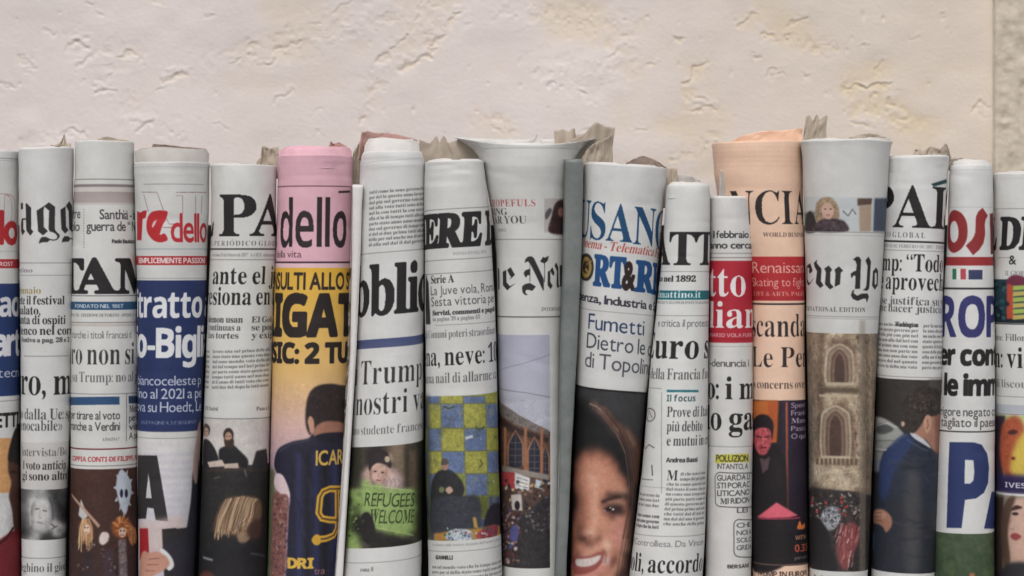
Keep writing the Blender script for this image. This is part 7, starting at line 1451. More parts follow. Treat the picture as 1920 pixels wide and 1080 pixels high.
def paper_r12():
    r = Roll([(256, 1333, 1505), (330, 1339, 1506), (372, 1346, 1506), (430, 1372, 1507), (480, 1396, 1507), (560, 1409, 1508), (640, 1410, 1508), (1080, 1411, 1516), (1240, 1411, 1518)], 264, paper=(244, 202, 174), depth=[(256, 54), (372, 48), (430, 36), (480, 24), (560, 16)]); r.upright = True
    for q in range(5): r.rule(275 + q * 9, 1.0, (236, 188, 158))
    r.T("CI", 1418, 1487, 421, 63, 's', -0.012, (50, 42, 42), pre="FINAN", post="AL TIMES", gap=.07); r.T("WORLD BUSINESS", 1431, 1512, 444, 8, 's', 0, (110, 84, 76), post=" NEWS")
    r.band(481, 564, (202, 42, 48), (186, 38, 46)); r.T("enaissan", 1426, 1508, 512, 21, 'r', -0.006, (240, 176, 164), pre="R", post="ce"); r.T("ating to fight", 1424, 1509, 537, 16, 'r', -0.006, (240, 176, 164), pre="Sk"); r.T("LIFE & ARTS, PAGES", 1414, 1509, 555, 8, 's', -0.01, (236, 160, 150))
    r.band(568.5, 572, (52, 40, 40))
    r.T("scanda", 1410, 1512, 632, 40, 's', -0.016, (54, 44, 44), pre="", post="l", gap=.08); r.T("Le Pen", 1412, 1520, 689, 38, 's', -0.018, (54, 44, 44), pre="as ", gap=.09)
    r.T("concerns over", 1420, 1512, 729, 15, 's', -0.012, (84, 68, 64), pre="s ")
    r.band(751, 1058, (42, 34, 40), (30, 26, 30), fleck=.08)
    r.P([(1466, 751), (1520, 751), (1520, 1000), (1466, 1000)], (52, 38, 66), 1, col2=(36, 30, 40)); r.P([(1400, 751), (1458, 751), (1456, 830), (1400, 830)], (206, 106, 42), 1.2); r.P([(1440, 752), (1460, 752), (1456, 828), (1442, 828)], (190, 84, 34), 1.5)
    r.P([(1472.5, 754), (1476.5, 754), (1478, 960), (1474, 960)], (190, 96, 60), .7, col2=(120, 60, 44))
    r.C([(1404, 1058), (1405, 850), (1418, 842), (1440, 838), (1462, 846), (1474, 880), (1476, 1000), (1474, 1058)], (34, 28, 32), 1.5)
    r.C([(1415, 826), (1413, 792), (1424, 778), (1440, 779), (1450, 792), (1450, 812), (1444, 826)], (36, 28, 34), 1.1)
    r.C([(1415, 820), (1418, 806), (1432, 802), (1445, 808), (1446, 832), (1436, 852), (1424, 852), (1416, 838)], (206, 84, 92), 1.2, fleck=.25); r.L([(1418, 818), (1429, 820)], 3, (90, 30, 40), .8); r.L([(1434, 820), (1444, 818)], 3, (90, 30, 40), .8); r.L([(1425, 840), (1438, 839)], 2.4, (110, 30, 44), .7); r.L([(1431, 822), (1432, 832)], 2, (230, 130, 130), .7)
    r.P([(1424, 858), (1434, 862), (1444, 856), (1440, 880), (1430, 888)], (90, 70, 76), 1)
    r.P([(1420, 970), (1456, 942), (1496, 966), (1480, 970), (1440, 972)], (236, 96, 116), .9); r.L([(1422, 972), (1500, 970)], 2.4, (200, 60, 90), .8)
    for i, s_ in enumerate(("Spend", "Frankl", "Mann", "Pasco", "O qual")): r.T(s_, 1483, 1512, 765 + i * 14.5, 9.5, 'r', 0.006, (190, 170, 190))
    r.C([(1494, 990), (1499, 976), (1503, 984), (1508, 980), (1508, 990), (1500, 992)], (232, 120, 50), .6); r.T("WITH", 1491, 1512, 1013, 8, 'b', 0, (206, 140, 110)); r.T("0.33", 1490, 1515, 1036, 14, 'b', 0, (206, 84, 56)); r.T("percent", 1490, 1515, 1050, 7, 'r', 0, (150, 130, 130))
    speckle_grain(r, 751, 1058, .05)
    r.band(1058, 1061, (90, 70, 66)); r.T("TRUMP IN EUROPE", 1420, 1513, 1082, 10, 'b', 0, (70, 54, 50))
    return build_roll(r, "peach newspaper with a red band and a dark picture of a pink faced man", seed=13, page='peach', slant=-2)

def paper_r13():
    r = Roll([(258, 1503, 1668), (300, 1506, 1665), (400, 1508, 1660), (640, 1513, 1645), (860, 1517, 1636), (1080, 1518, 1627), (1240, 1518, 1622)], 262, depth=-4, skew=0.015)
    r.P([(1500, 369), (1655, 371), (1655, 434), (1500, 434)], (200, 206, 208))
    r.P([(1500, 400), (1530, 396), (1535, 434), (1500, 434)], (110, 130, 116), 2)
    r.C([(1508, 434), (1512, 405), (1522, 396), (1530, 412), (1532, 434)], (52, 48, 52), 1.2)
    r.C([(1530, 412), (1531, 385), (1541, 372), (1558, 370), (1570, 384), (1574, 405), (1566, 415), (1540, 418)], (166, 138, 110), 1.1, fleck=.2)
    r.C([(1528, 434), (1534, 416), (1548, 410), (1566, 410), (1584, 416), (1588, 434)], (74, 60, 66), 1.2, fleck=.3)
    r.C([(1543, 404), (1542, 388), (1550, 380), (1560, 384), (1564, 396), (1558, 410), (1549, 410)], (214, 172, 152), .9); r.E(1548, 392, 2, 1.2, (70, 50, 50), .4); r.E(1558, 392, 2, 1.2, (70, 50, 50), .4); r.L([(1550, 403), (1557, 403)], 1.6, (160, 80, 80), .4)
    r.L([(1580, 395), (1590, 405), (1598, 392), (1604, 402)], 2.2, (70, 72, 74), .7); r.P([(1607, 372), (1634, 372), (1632, 384), (1607, 386)], (96, 76, 66), 1); r.P([(1610, 386), (1632, 384), (1632, 434), (1611, 434)], (180, 154, 132), 1.2); r.P([(1638, 372), (1670, 372), (1670, 434), (1636, 434)], (74, 84, 104), 1.5)
    r.band(434.5, 436, (150, 147, 150)); r.rule(441, 1.2, (176, 174, 176))
    r.Z(1500, 470, 9.82, [[(95, 300), (195, 235), (240, 370), (190, 425), (170, 390), (180, 330), (130, 300), (130, 520), (180, 600), (270, 500), (190, 620), (150, 640), (100, 560)],
        [(262, 230), (320, 165), (315, 230), (400, 340), (390, 560), (440, 640), (380, 690), (300, 600), (305, 520), (320, 380), (280, 310)], [(450, 330), (530, 275), (590, 350), (560, 400), (560, 600), (620, 670), (555, 715), (465, 620), (480, 400)],
        [(635, 350), (715, 290), (795, 370), (750, 400), (735, 620), (640, 665), (655, 420)], [(970, 165), (1040, 110), (1085, 115), (1120, 170), (1100, 700), (1010, 705), (1020, 470), (990, 450), (945, 510), (930, 430), (980, 385), (1030, 370), (1045, 260), (1020, 190)],
        [(1200, 180), (1250, 110), (1300, 200), (1265, 690), (1230, 740), (1150, 725), (1200, 690), (1215, 640), (1240, 280)], [(960, 740), (1000, 720), (980, 780), (1050, 830), (1130, 790), (1240, 790), (1260, 850), (1225, 960), (1205, 880), (1150, 885), (1060, 925), (970, 890), (935, 820)],
        [(1390, 310), (1425, 370), (1415, 640), (1365, 715), (1315, 640), (1335, 380)]]); r.Z(1500, 470, 9.82, [[(1385, 400), (1400, 420), (1395, 600), (1375, 640), (1360, 600), (1365, 420)]], r.paper)
    r.cv.text("rk Times", 122, 541, 50, 58, 'f', .006, INK); r.cv.text("The N", -300, 541, 50, 58, 'f', .006, INK)
    r.T("RNATIONAL EDITION", 1515, 1622, 585, 8.5, 's', -0.006, (80, 77, 80), pre="INTE", gap=.16); r.rule(594, 1.2, RULE); r.rule(598, 1, (170, 168, 170))
    r.band(626, 1072, (128, 112, 94), (110, 98, 88), fleck=.18)
    r.P([(1500, 626), (1522, 626), (1520, 925), (1500, 925)], (96, 86, 76), 2, fleck=.2)
    r.P([(1534, 628), (1604, 628), (1611, 925), (1522, 915)], (176, 156, 130), 1.5, fleck=.16)
    r.P([(1604, 628), (1650, 628), (1640, 930), (1608, 930)], (150, 132, 110), 2, fleck=.1)
    g = random.Random(60)
    for k in range(150):
        y = g.uniform(630, 920); x = g.choice([g.uniform(1528, 1538) - (y - 630) * .02, g.uniform(1602, 1612), g.uniform(1525, 1605)])
        r.E(x, y, g.uniform(.8, 2.6), g.uniform(.6, 2), g.choice([(90, 76, 60), (206, 188, 160), (70, 58, 48), (140, 120, 96)]), .5, .6)
    tp = dict(t=(172, 148, 120), T=(198, 178, 150), d=(78, 64, 54), b=(112, 90, 72), m=(142, 120, 98), g=(124, 112, 100), r=(138, 104, 88), n=(100, 90, 82))
    r.mosaic(1515, 626, 10, 10, ["mtbtTTtttmdtg", "mtbTbrrbTtdmg", "gtbTrbbrbTdtg", "gtbTrdbrrTdtm", "gtbTrdbbrTbtm", "gmbTrdbbrTdtm", "gmbTrddbrTdtm", "gmbTrddbrTbtg", "gmbTbddbbTdtg", "gmdTTTTTTtdtg", "gmdbbbbbbbbtg",
        "gmdTTTTTttdtg", "gmbTTtttTtbtg", "gmbTtbbtTTdtg", "gmbTbrrbTtdtg", "gmdTrrbrbTdtm", "gmdbrbdbrTdtm", "gmdbrbdbrTdtm", "gmdbrbdbrTdtg", "gmdbrbddrTdmg", "gmbbrbddrTbmg", "gmbbrbddrTbmg", "gmbbbddbrTdmg",
        "gmTTTTtttTdmg", "gTtbtbtbttdmg", "gTTTTTTTTtdmg", "gTTmTTTmTTdmg", "gTmTTTTTmTbmg", "gdTTTTTTTTbmg", "nddbbTTTtbbmg"], tp, .45, .09, 926)
    for k in range(90):
        x = g.choice([1606, 1610, 1533, 1626, 1634, 1620, 1642]) + g.uniform(-2.5, 2.5) ; y = g.uniform(628, 900)
        r.L([(x, y), (x + g.uniform(-1.5, 1.5), y + g.uniform(4, 22))], g.uniform(.8, 2.2), g.choice([(70, 60, 50), (196, 176, 148), (98, 82, 68), (56, 48, 42)]), .5, .6)
    for k in range(60):
        x, y = g.uniform(1524, 1604), g.uniform(626, 915)
        r.L([(x, y), (x + g.uniform(3, 9), y + g.uniform(-.5, .8))], g.uniform(.7, 1.4), g.choice([(130, 110, 90), (206, 188, 162), (150, 128, 104)]), .4, .5)
    def arch(x0, x1, top, bot):
        m = (x0 + x1) / 2; h = (x1 - x0) * .55
        for i, c in enumerate(((204, 188, 162), (132, 110, 90), (168, 142, 120), (96, 72, 62), (142, 110, 94), (74, 54, 48))):
            q = i * 3.4
            a, b, t = x0 - 6 + q, x1 + 6 - q, top - 8 + q * 1.1
            if b - a < 4: break
            r.C([(a, bot), (a, t + h), (a + (m - a) * .35, t + h * .35), (m, t), (b - (b - m) * .35, t + h * .35), (b, t + h), (b, bot), (m, bot)], c, 1.0, .8, fleck=.1)
        r.P([(x0 - 6, bot - 1), (x1 + 6, bot - 1), (x1 + 6, bot + 5), (x0 - 6, bot + 5)], (194, 176, 150), .8)
    arch(1554, 1594, 652, 718); arch(1545, 1588, 768, 856)
    r.P([(1540, 728), (1608, 728), (1608, 736), (1540, 736)], (104, 88, 70), 1.5); r.P([(1536, 740), (1608, 740), (1608, 744), (1536, 744)], (196, 178, 150), 1)
    for x in range(1530, 1606, 8): r.P([(x, 860), (x + 5, 860), (x + 5, 872), (x, 872)], (110, 92, 74), .6)
    r.L([(1528, 895), (1545, 886), (1562, 884), (1580, 892), (1590, 905)], 2.2, (190, 176, 156), .8); r.L([(1522, 916), (1604, 922)], 2, (80, 64, 54), .8)
    r.P([(1500, 914), (1604, 922), (1650, 930), (1650, 1072), (1500, 1072)], (56, 50, 50), 2, fleck=.25)
    speckle(r, 1518, 925, 1612, 975, 110, [(130, 120, 110), (50, 46, 44), (180, 170, 160), (90, 76, 66), (200, 60, 60)], 1, 3.4, .6, seed=61)
    r.C([(1538, 975), (1546, 955), (1566, 950), (1576, 965), (1572, 985), (1556, 996), (1544, 990)], (140, 142, 150), 1.4, fleck=.35); speckle(r, 1540, 955, 1575, 990, 26, [(200, 204, 210), (60, 60, 66)], 1, 2.6, .5, seed=62)
    r.C([(1576, 1062), (1568, 1024), (1580, 990), (1596, 978), (1610, 990), (1610, 1016), (1598, 1040), (1588, 1066)], (140, 70, 72), 2.5)
    for k in range(60):
        x, y = g.uniform(1570, 1612), g.uniform(980, 1055)
        if abs(x - 1591) > 24 - (y - 980) * .2: continue
        r.L([(x, y), (x - 4 + g.uniform(-2, 3), y + g.uniform(8, 20))], g.uniform(1.2, 2.6), g.choice([(216, 150, 146), (176, 70, 76), (226, 196, 190), (110, 44, 50), (190, 100, 100)]), .5, .85)
    r.E(1592, 972, 7, 6, (70, 56, 60), 1)
    r.C([(1518, 1072), (1516, 990), (1530, 970), (1550, 992), (1560, 1030), (1568, 1072)], (40, 38, 40), 1.8)
    r.P([(1611, 600), (1622, 600), (1622, 1072), (1611, 1072)], (150, 136, 118), 2, .5)
    speckle_grain(r, 626, 1072, .05)
    r.band(1072, 1300, r.paper); r.T("Bustling beneath the tower", 1526, 1622, 1092, 9, 's', 0)
    return build_roll(r, "newspaper with blackletter title and a photo of a stone tower with pointed arches", seed=14, collars=[(1.5, 260.5, 0)], flare=2.0, slant=0, rim_noise=.8, buckle=.5)

def paper_r14():
    r = Roll([(291, 1660, 1780), (330, 1659, 1778), (440, 1656, 1771), (660, 1643, 1766), (860, 1640, 1760), (1080, 1634, 1752), (1240, 1630, 1748)], 293, depth=9, skew=0.03)
    r.T("A", 1674, 1745, 428, 78, 's', 0.004, pre="EL P", post="IS", gap=0.0); r.P([(1745, 345), (1774, 336), (1775, 343), (1750, 350)], (36, 70, 72), .6)
    r.T("DICO GLOBAL", 1647, 1734, 446, 10, 's', -0.016, (100, 97, 100), pre="PERIO", gap=.28); r.band(451.5, 455, (52, 50, 52)); r.T("LUNES 14 DE FEBRERO DE 2017 | EDICION", 1652, 1772, 465, 6, 's', -.01, (130, 127, 130)); r.rule(470, 1, RULE)
    r.T("mp: “Todo", 1655, 1768, 509, 30, 's', -0.002, pre="Tru", gap=.09); r.T("aprovech", 1660, 1768, 544, 30, 's', -0.002, pre="se ", post="an", gap=.09)
    r.T("e justifica su v", 1657, 1768, 572, 14, 's', -0.014, (84, 81, 84), pre="s"); r.T("e hacer justicia", 1656, 1766, 586, 14, 's', -0.014, (84, 81, 84), pre="qu")
    r.body(1646, 1720, 605, 698, 9.8, seed=70, wt=.003); r.body(1729, 1772, 605, 692, 9.8, seed=71, wt=.003); r.T("Washington", 1678, 1720, 613, 8, 's', .02)
    r.rule(707, 1.1, RULE)
    r.band(712, 1075, (58, 54, 50), (40, 38, 38), fleck=.06)
    r.P([(1740, 712), (1790, 712), (1790, 1080), (1748, 1080)], (84, 80, 78), 3)
    r.C([(1610, 905), (1620, 790), (1644, 782), (1668, 790), (1690, 808), (1702, 830), (1690, 870), (1680, 905)], (176, 178, 174), 1.6, col2=(110, 112, 112)); r.C([(1646, 796), (1664, 796), (1676, 806), (1660, 814), (1646, 812)], (90, 94, 96), 1.4); r.L([(1636, 845), (1690, 850)], 3, (110, 112, 114), 1.2)
    r.P([(1610, 860), (1668, 865), (1664, 882), (1610, 880)], (120, 128, 140), 1.4); r.P([(1610, 884), (1660, 886), (1655, 1080), (1610, 1080)], (44, 46, 54), 2); r.P([(1610, 1000), (1650, 998), (1650, 1032), (1610, 1030)], (60, 76, 110), 2)
    r.C([(1652, 1080), (1648, 930), (1654, 860), (1672, 835), (1696, 814), (1710, 812), (1740, 828), (1772, 845), (1790, 1080)], (44, 50, 66), 1.5, fleck=.05)
    r.C([(1650, 930), (1654, 862), (1672, 836), (1697, 815), (1712, 826), (1700, 850), (1680, 880), (1664, 930)], (44, 62, 112), 3.5, .9)
    r.C([(1658, 1080), (1660, 960), (1690, 930), (1730, 940), (1756, 1000), (1756, 1080)], (44, 46, 54), 6, .8)
    r.C([(1700, 1070), (1696, 960), (1704, 880), (1722, 880), (1726, 960), (1722, 1070)], (78, 76, 80), 6, .75)
    for q in ((1700, 850, 1735, 860), (1690, 880, 1735, 876), (1716, 840, 1750, 870)): r.L([q[:2], ((q[0] + q[2]) / 2, q[1] - 3), q[2:]], 2, (30, 34, 46), 1.6)
    r.C([(1706, 812), (1716, 808), (1738, 830), (1744, 840), (1730, 832), (1714, 822)], (206, 208, 214), .8)
    r.C([(1712, 810), (1716, 795), (1745, 778), (1765, 780), (1768, 840), (1750, 845), (1736, 826)], (178, 124, 102), 1.3); r.P([(1750, 770), (1775, 770), (1775, 850), (1752, 850)], (140, 90, 76), 3, .8)
    r.C([(1693, 790), (1692, 762), (1700, 742), (1716, 728), (1738, 724), (1760, 734), (1768, 760), (1754, 778), (1736, 782), (1724, 800), (1712, 812), (1700, 806)], (56, 48, 44), 1.3, fleck=.25)
    g = random.Random(70)
    for q in range(150):
        a_, rr_ = g.uniform(-2.8, .1), g.uniform(.1, .86)
        x_, y_ = 1728 + 34 * rr_ * math.cos(a_), 768 + 38 * rr_ * math.sin(a_)
        r.L([(x_, y_), (x_ + g.uniform(-3, 3), y_ + g.uniform(2, 5))], g.uniform(.8, 1.6), g.choice([(112, 102, 96), (40, 34, 32), (84, 74, 68), (60, 50, 46)]), .4, .75)
    for q in range(24):
        x_, y_ = g.uniform(1662, 1750), g.uniform(850, 1050)
        r.L([(x_, y_), (x_ + g.uniform(8, 20), y_ + g.uniform(-9, 5)), (x_ + g.uniform(22, 36), y_ + g.uniform(-6, 12))], g.uniform(1.4, 4), g.choice([(30, 32, 42), (70, 74, 86), (36, 40, 54)]), 2, .5)
    r.L([(1700, 824), (1722, 838), (1740, 846)], 2, (96, 112, 150), 1.2, .7); r.L([(1672, 838), (1690, 820), (1702, 815)], 2, (90, 110, 160), 1.2, .7)
    r.L([(1640, 800), (1664, 794), (1684, 802)], 2, (214, 214, 208), .8, .8); r.L([(1640, 828), (1672, 826), (1686, 830)], 1.6, (90, 92, 92), .8, .8); r.L([(1636, 842), (1664, 844)], 2.4, (210, 210, 206), .8, .7)
    r.C([(1730, 790), (1736, 778), (1744, 782), (1744, 800), (1738, 812), (1732, 804)], (204, 150, 124), .8); r.L([(1737, 786), (1739, 798), (1736, 804)], 1.8, (140, 86, 70), .6); r.E(1693, 795, 3.5, 5, (206, 170, 150), 1)
    r.C([(1636, 966), (1642, 957), (1656, 956), (1667, 964), (1673, 976), (1670, 990), (1661, 999), (1656, 990), (1648, 984), (1637, 981)], (176, 120, 98), 1.3); r.C([(1642, 960), (1654, 958), (1662, 966), (1656, 974), (1644, 970)], (204, 150, 126), 2, .8)
    for q in range(3): r.L([(1641, 962 + q * 7), (1654, 962 + q * 8)], 1.4, (130, 80, 66), .8)
    r.L([(1672, 978), (1690, 984), (1730, 984)], 2.2, (70, 72, 82), 1.6)
    speckle_grain(r, 712, 1075, .04)
    r.band(1075, 1300, r.paper)
    return build_roll(r, "newspaper whose photo shows a man in a navy suit from behind", seed=15, slant=-1, crease=[(345, .6, 5, -.4, .8, .02)])

def paper_r15():
    r = Roll([(300, 1780, 1859), (480, 1776, 1861), (640, 1767, 1864), (860, 1756, 1864), (1080, 1750, 1864), (1240, 1747, 1864)], 309, depth=-3, skew=0.0)
    r.rule(318, 1, (196, 194, 196)); r.rule(388, 1.1, (190, 188, 190))
    r.Z(1765, 385, 10.8, [[(235, 105), (330, 110), (430, 180), (510, 330), (530, 520), (510, 700), (420, 860), (300, 950), (220, 955), (150, 870), (120, 700), (130, 450), (160, 220)]], (156, 44, 46), .4, True)
    r.Z(1765, 385, 10.8, [[(265, 315), (320, 370), (350, 520), (330, 680), (260, 755), (205, 700), (185, 540), (200, 380)]], r.paper, .4, True)
    r.Z(1765, 385, 10.8, [[(825, 50), (930, 210), (885, 290), (870, 380), (872, 600), (840, 770), (760, 900), (640, 1010), (495, 815), (610, 710), (660, 620), (685, 540), (690, 300), (700, 220), (740, 130)]], (156, 44, 46), .4)
    r.Z(1765, 385, 10.8, [[(965, 170), (1160, 150), (1160, 990), (985, 990)]], (120, 44, 46), .4)
    r.band(482, 498, (168, 44, 48)); r.P([(1786, 504), (1793, 504), (1793, 524), (1786, 524)], (40, 120, 84)); r.P([(1794, 504), (1800, 504), (1800, 524), (1794, 524)], (236, 234, 234)); r.P([(1801, 504), (1811, 504), (1811, 524), (1801, 524)], (196, 70, 82)); r.P([(1816, 506), (1841, 506), (1841, 524), (1816, 524)], (58, 62, 104))
    r.band(539.5, 543, (52, 50, 54))
    r.T("ROP", 1766, 1870, 632, 75, 'b', 0.02, (52, 54, 118), pre="EU", post="A", gap=.1)
    r.T("er cont", 1764, 1872, 685, 37, 'b', 0.035, pre="p", post="are", gap=.07); r.T("le imm", 1771, 1872, 742, 38, 'b', 0.035, pre="i ", post="igr", gap=.07)
    r.T("gore negato co", 1770, 1868, 781, 17, 'r', 0.004, (66, 63, 66), pre="ri", gap=.07); r.T("agliato il paese", 1770, 1868, 801, 17, 'r', 0.004, (66, 63, 66), pre="t", gap=.07)
    r.band(808.5, 811, (60, 57, 60)); r.Z(1630, 640, 2.455, [[(370, 465), (480, 465), (515, 475), (540, 515), (547, 580), (543, 650), (525, 695), (490, 722), (440, 730), (425, 860), (358, 860)]], (42, 58, 112)); r.Z(1630, 640, 2.455, [[(440, 545), (478, 547), (482, 600), (478, 640), (464, 655), (438, 655)]], r.paper); r.Z(1630, 640, 2.455, [[(560, 690), (640, 690), (640, 860), (524, 860)]], (42, 58, 112))
    r.band(1001, 1300, (74, 92, 66), (40, 60, 34), fleck=.1); speckle(r, 1755, 1010, 1862, 1080, 30, [(90, 110, 70), (50, 70, 44)], 3, 9, 3, .5, seed=80); r.E(1822, 1078, 5, 4, (190, 110, 80), 1)
    return build_roll(r, "slim newspaper with red title letters, a small flag and one huge blue letter", seed=16, collars=[(2.5, 302, 0), (5, 300.5, 0)], shoulder=2)

def paper_r16():
    r = Roll([(322, 1863, 1993), (640, 1865, 1994), (1080, 1867, 1994), (1240, 1867, 1994)], 324, depth=5)
    r.rule(334, 1, (200, 198, 200)); r.rule(391, 1.3, RULE)
    r.T("D", 1876, 1911, 467, 58, 's', 0.035, pre="IL ", post="IO", ital=.1, gap=.04)
    r.rule(483, 1, RULE, ua=-70, ub=-30); r.T("&", 1893, 1906, 496, 17, 'r', 0.01); r.T("IL GIORNO", 1886, 1935, 517, 9, 's', -.01, (120, 117, 120))
    r.band(524, 606, (34, 66, 76), fleck=.15); r.band(590, 606, (26, 40, 46))
    r.P([(1889, 532), (1900, 528), (1902, 598), (1889, 598)], (206, 72, 52), 1); r.C([(1888, 530), (1896, 518), (1910, 516), (1925, 522), (1930, 532), (1910, 536)], (120, 44, 70), 1)
    for k in range(6): r.P([(1900, 536 + k * 11), (1932, 534 + k * 11), (1930, 542 + k * 11), (1900, 545 + k * 11)], (168, 190, 80) if k % 2 == 0 else (200, 180, 90), .8)
    speckle(r, 1866, 530, 1890, 600, 16, [(60, 100, 110), (20, 40, 46)], 2, 5, 1, seed=90)
    r.band(607, 609, (60, 57, 60)); r.T("one. Fillon", 1868, 1925, 640, 12, 's', -0.01, (100, 97, 100), pre="laz"); r.T("n: via", 1866, 1940, 691, 36, 's', 0.0, pre="Macro", gap=.09)
    r.T("di liscous", 1867, 1935, 728, 14, 's', -0.014, (120, 117, 120)); r.rule(745, 1, RULE); r.band(760, 776, (186, 192, 200)); r.rule(778, 1.5, (120, 117, 120))
    r.band(780, 924, (196, 206, 130), fleck=.05); r.P([(1855, 780), (1886, 780), (1882, 900), (1855, 924)], (60, 40, 60), 2)
    r.C([(1884, 890), (1876, 850), (1880, 800), (1896, 782), (1912, 784), (1922, 810), (1916, 850), (1912, 885), (1900, 900)], (186, 84, 50), 3, fleck=.1); r.C([(1896, 886), (1900, 850), (1912, 820), (1930, 810), (1940, 880), (1915, 895)], (222, 190, 70), 4)
    r.C([(1890, 812), (1900, 806), (1910, 810), (1900, 816)], (80, 40, 40), 1.2); r.E(1901, 860, 4, 3, (120, 40, 40), 1.2); r.band(892, 928, (46, 36, 86), blur=4)
    r.T("IVES", 1886, 1925, 916, 10, 'b', 0, (214, 214, 220)); r.band(927, 931, (224, 222, 222), blur=.5)
    r.band(931, 1300, (160, 150, 130), fleck=.05); r.P([(1855, 931), (1884, 931), (1880, 1240), (1855, 1240)], (70, 54, 50), 3)
    r.C([(1890, 1030), (1892, 980), (1898, 945), (1915, 935), (1935, 945), (1938, 1040), (1918, 1062), (1902, 1058)], (214, 172, 152), 2); r.C([(1880, 1040), (1878, 980), (1888, 940), (1905, 932), (1898, 960), (1892, 1000), (1896, 1050), (1890, 1080)], (96, 70, 56), 2)
    r.C([(1896, 958), (1906, 948), (1918, 952), (1908, 956)], (70, 48, 44), .9); r.E(1905, 964, 6, 3, (60, 44, 44), .8); r.C([(1896, 1006), (1904, 1000), (1916, 1006), (1906, 1014)], (170, 70, 74), .9); r.L([(1898, 975), (1893, 990), (1902, 994)], 2, (170, 124, 108), .9)
    r.C([(1866, 1100), (1890, 1060), (1930, 1056), (1990, 1080), (1990, 1200), (1866, 1200)], (50, 48, 54), 3)
    speckle_grain(r, 780, 1240, .04)
    return build_roll(r, "newspaper cut off by the right edge of the photo, with colourful cover pictures", seed=17, collars=[(2, 322.5, 0)])

rolls = [f() for f in (paper_r0, paper_r1, paper_r2, paper_r3, paper_r4, paper_r5, paper_r6, paper_r7, paper_r8, paper_r9, paper_r10, paper_r11, paper_r12, paper_r13, paper_r14, paper_r15, paper_r16)]

# ------------------------------------------------------------------ torn and curling pages behind the rims
def torn(i, name, bottom, top, kind, **k):
    return sheet(name, bottom, top, kind, rolls[i], **k)
torn(1, "torn_page", [(92, 292, 20), (112, 292, 26), (132, 290, 22)], [(95, 272, 22), (108, 271, 28), (117, 262, 30), (121, 250, 30), (124, 268, 30), (132, 270, 24)], 'tan', crumple=2.5, ragged=.8, seed=1)
torn(2, "torn_page", [(178, 285, 30), (245, 285, 28)], [(182, 262, 32), (198, 256, 34), (218, 260, 33), (243, 264, 28)], 'tan', crumple=1.5, ragged=.4, seed=2)
torn(3, "curled_page", [(280, 300, 30), (330, 300, 45), (388, 300, 28)], [(286, 270, 36), (302, 271, 46), (345, 275, 46), (386, 279, 32)], 'brown', crumple=1.2, ragged=.3, seed=3)
torn(4, "torn_page", [(474, 335, 30), (500, 335, 42), (525, 335, 44)], [(482, 305, 32), (490, 285, 38), (492, 275, 42), (505, 277, 46), (522, 276, 46)], 'tan', crumple=2.5, ragged=1.2, seed=4)
torn(5, "torn_page", [(612, 300, 45), (655, 300, 40)], [(617, 276, 46), (621, 265, 46), (628, 270, 48), (636, 266, 48), (644, 272, 46), (655, 278, 40)], 'rose', crumple=3, ragged=.8, seed=5)
torn(6, "curled_page", [(672, 300, 10), (690, 300, 40), (740, 300, 50), (790, 300, 30)], [(678, 246, 24), (700, 248, 46), (735, 250, 56), (768, 258, 46), (782, 263, 34)], 'rose', crumple=1.6, ragged=.7, seed=6)
torn(6, "torn_page", [(655, 345, 30), (672, 345, 40), (690, 345, 50)], [(663, 285, 36), (670, 272, 44), (680, 262, 52), (690, 262, 56)], 'tan', crumple=2, ragged=1, seed=16)
torn(7, "torn_page", [(782, 325, 50), (830, 325, 62), (880, 325, 62), (918, 325, 50)], [(786, 262, 50), (806, 268, 60), (818, 256, 64), (824, 268, 64), (832, 252, 66), (840, 268, 66), (858, 262, 66), (884, 270, 62), (912, 286, 50)], 'tan', crumple=1.8, ragged=1.4, seed=7, cells=(2, 4))
torn(8, "inner_leaf", [(905, 320, 90), (985, 320, 110), (1075, 320, 90)], [(900, 262, 92), (950, 266, 104), (988, 262, 108), (1002, 258, 110), (1012, 246, 112), (1016, 260, 110), (1060, 262, 100), (1088, 254, 92)], 'white', crumple=1.2, ragged=.8, seed=31)
torn(8, "torn_page", [(1045, 335, 30), (1075, 335, 60), (1120, 335, 76)], [(1038, 246, 50), (1056, 243, 60), (1066, 246, 64), (1076, 240, 68), (1080, 254, 70), (1100, 248, 74), (1115, 243, 78)], 'tan', crumple=2.6, ragged=1.0, seed=9, cells=(2, 5))
torn(8, "torn_page", [(1066, 345, 20), (1100, 345, 34), (1140, 345, 60)], [(1074, 262, 24), (1094, 252, 34), (1108, 236, 44), (1120, 230, 50), (1138, 238, 60), (1151, 239, 66)], 'tan', crumple=3.4, ragged=.6, seed=10, cells=(2, 3))
torn(8, "torn_page", [(1084, 345, 10), (1115, 345, 24), (1148, 345, 50)], [(1092, 296, 8), (1100, 282, 14), (1112, 270, 22), (1130, 262, 36), (1148, 252, 54)], 'tan', crumple=3.0, ragged=.7, seed=11)
torn(9, "curled_page", [(1170, 345, 40), (1215, 345, 55), (1262, 345, 40)], [(1174, 305, 42), (1190, 297, 52), (1208, 293, 60), (1228, 300, 58), (1248, 314, 46)], 'brown', crumple=1.6, ragged=.5, seed=12)
torn(9, "folded_page", [(1236, 390, 34), (1270, 390, 40)], [(1240, 315, 40), (1269, 316, 44)], 'tan', crumple=1.2, ragged=.3, seed=13)
torn(10, "curled_page", [(1258, 370, 46), (1300, 370, 50), (1336, 380, 20)], [(1264, 326, 52), (1290, 329, 54), (1312, 338, 40), (1328, 352, 20)], 'grey', crumple=1, ragged=.3, seed=14)
torn(11, "folded_page", [(1348, 388, -12), (1376, 388, 10), (1408, 388, -6)], [(1350, 318, -2), (1356, 322, 4), (1380, 342, 12), (1408, 363, -2)], 'grey', crumple=.8, ragged=.2, seed=15, mat=pages('grey'))
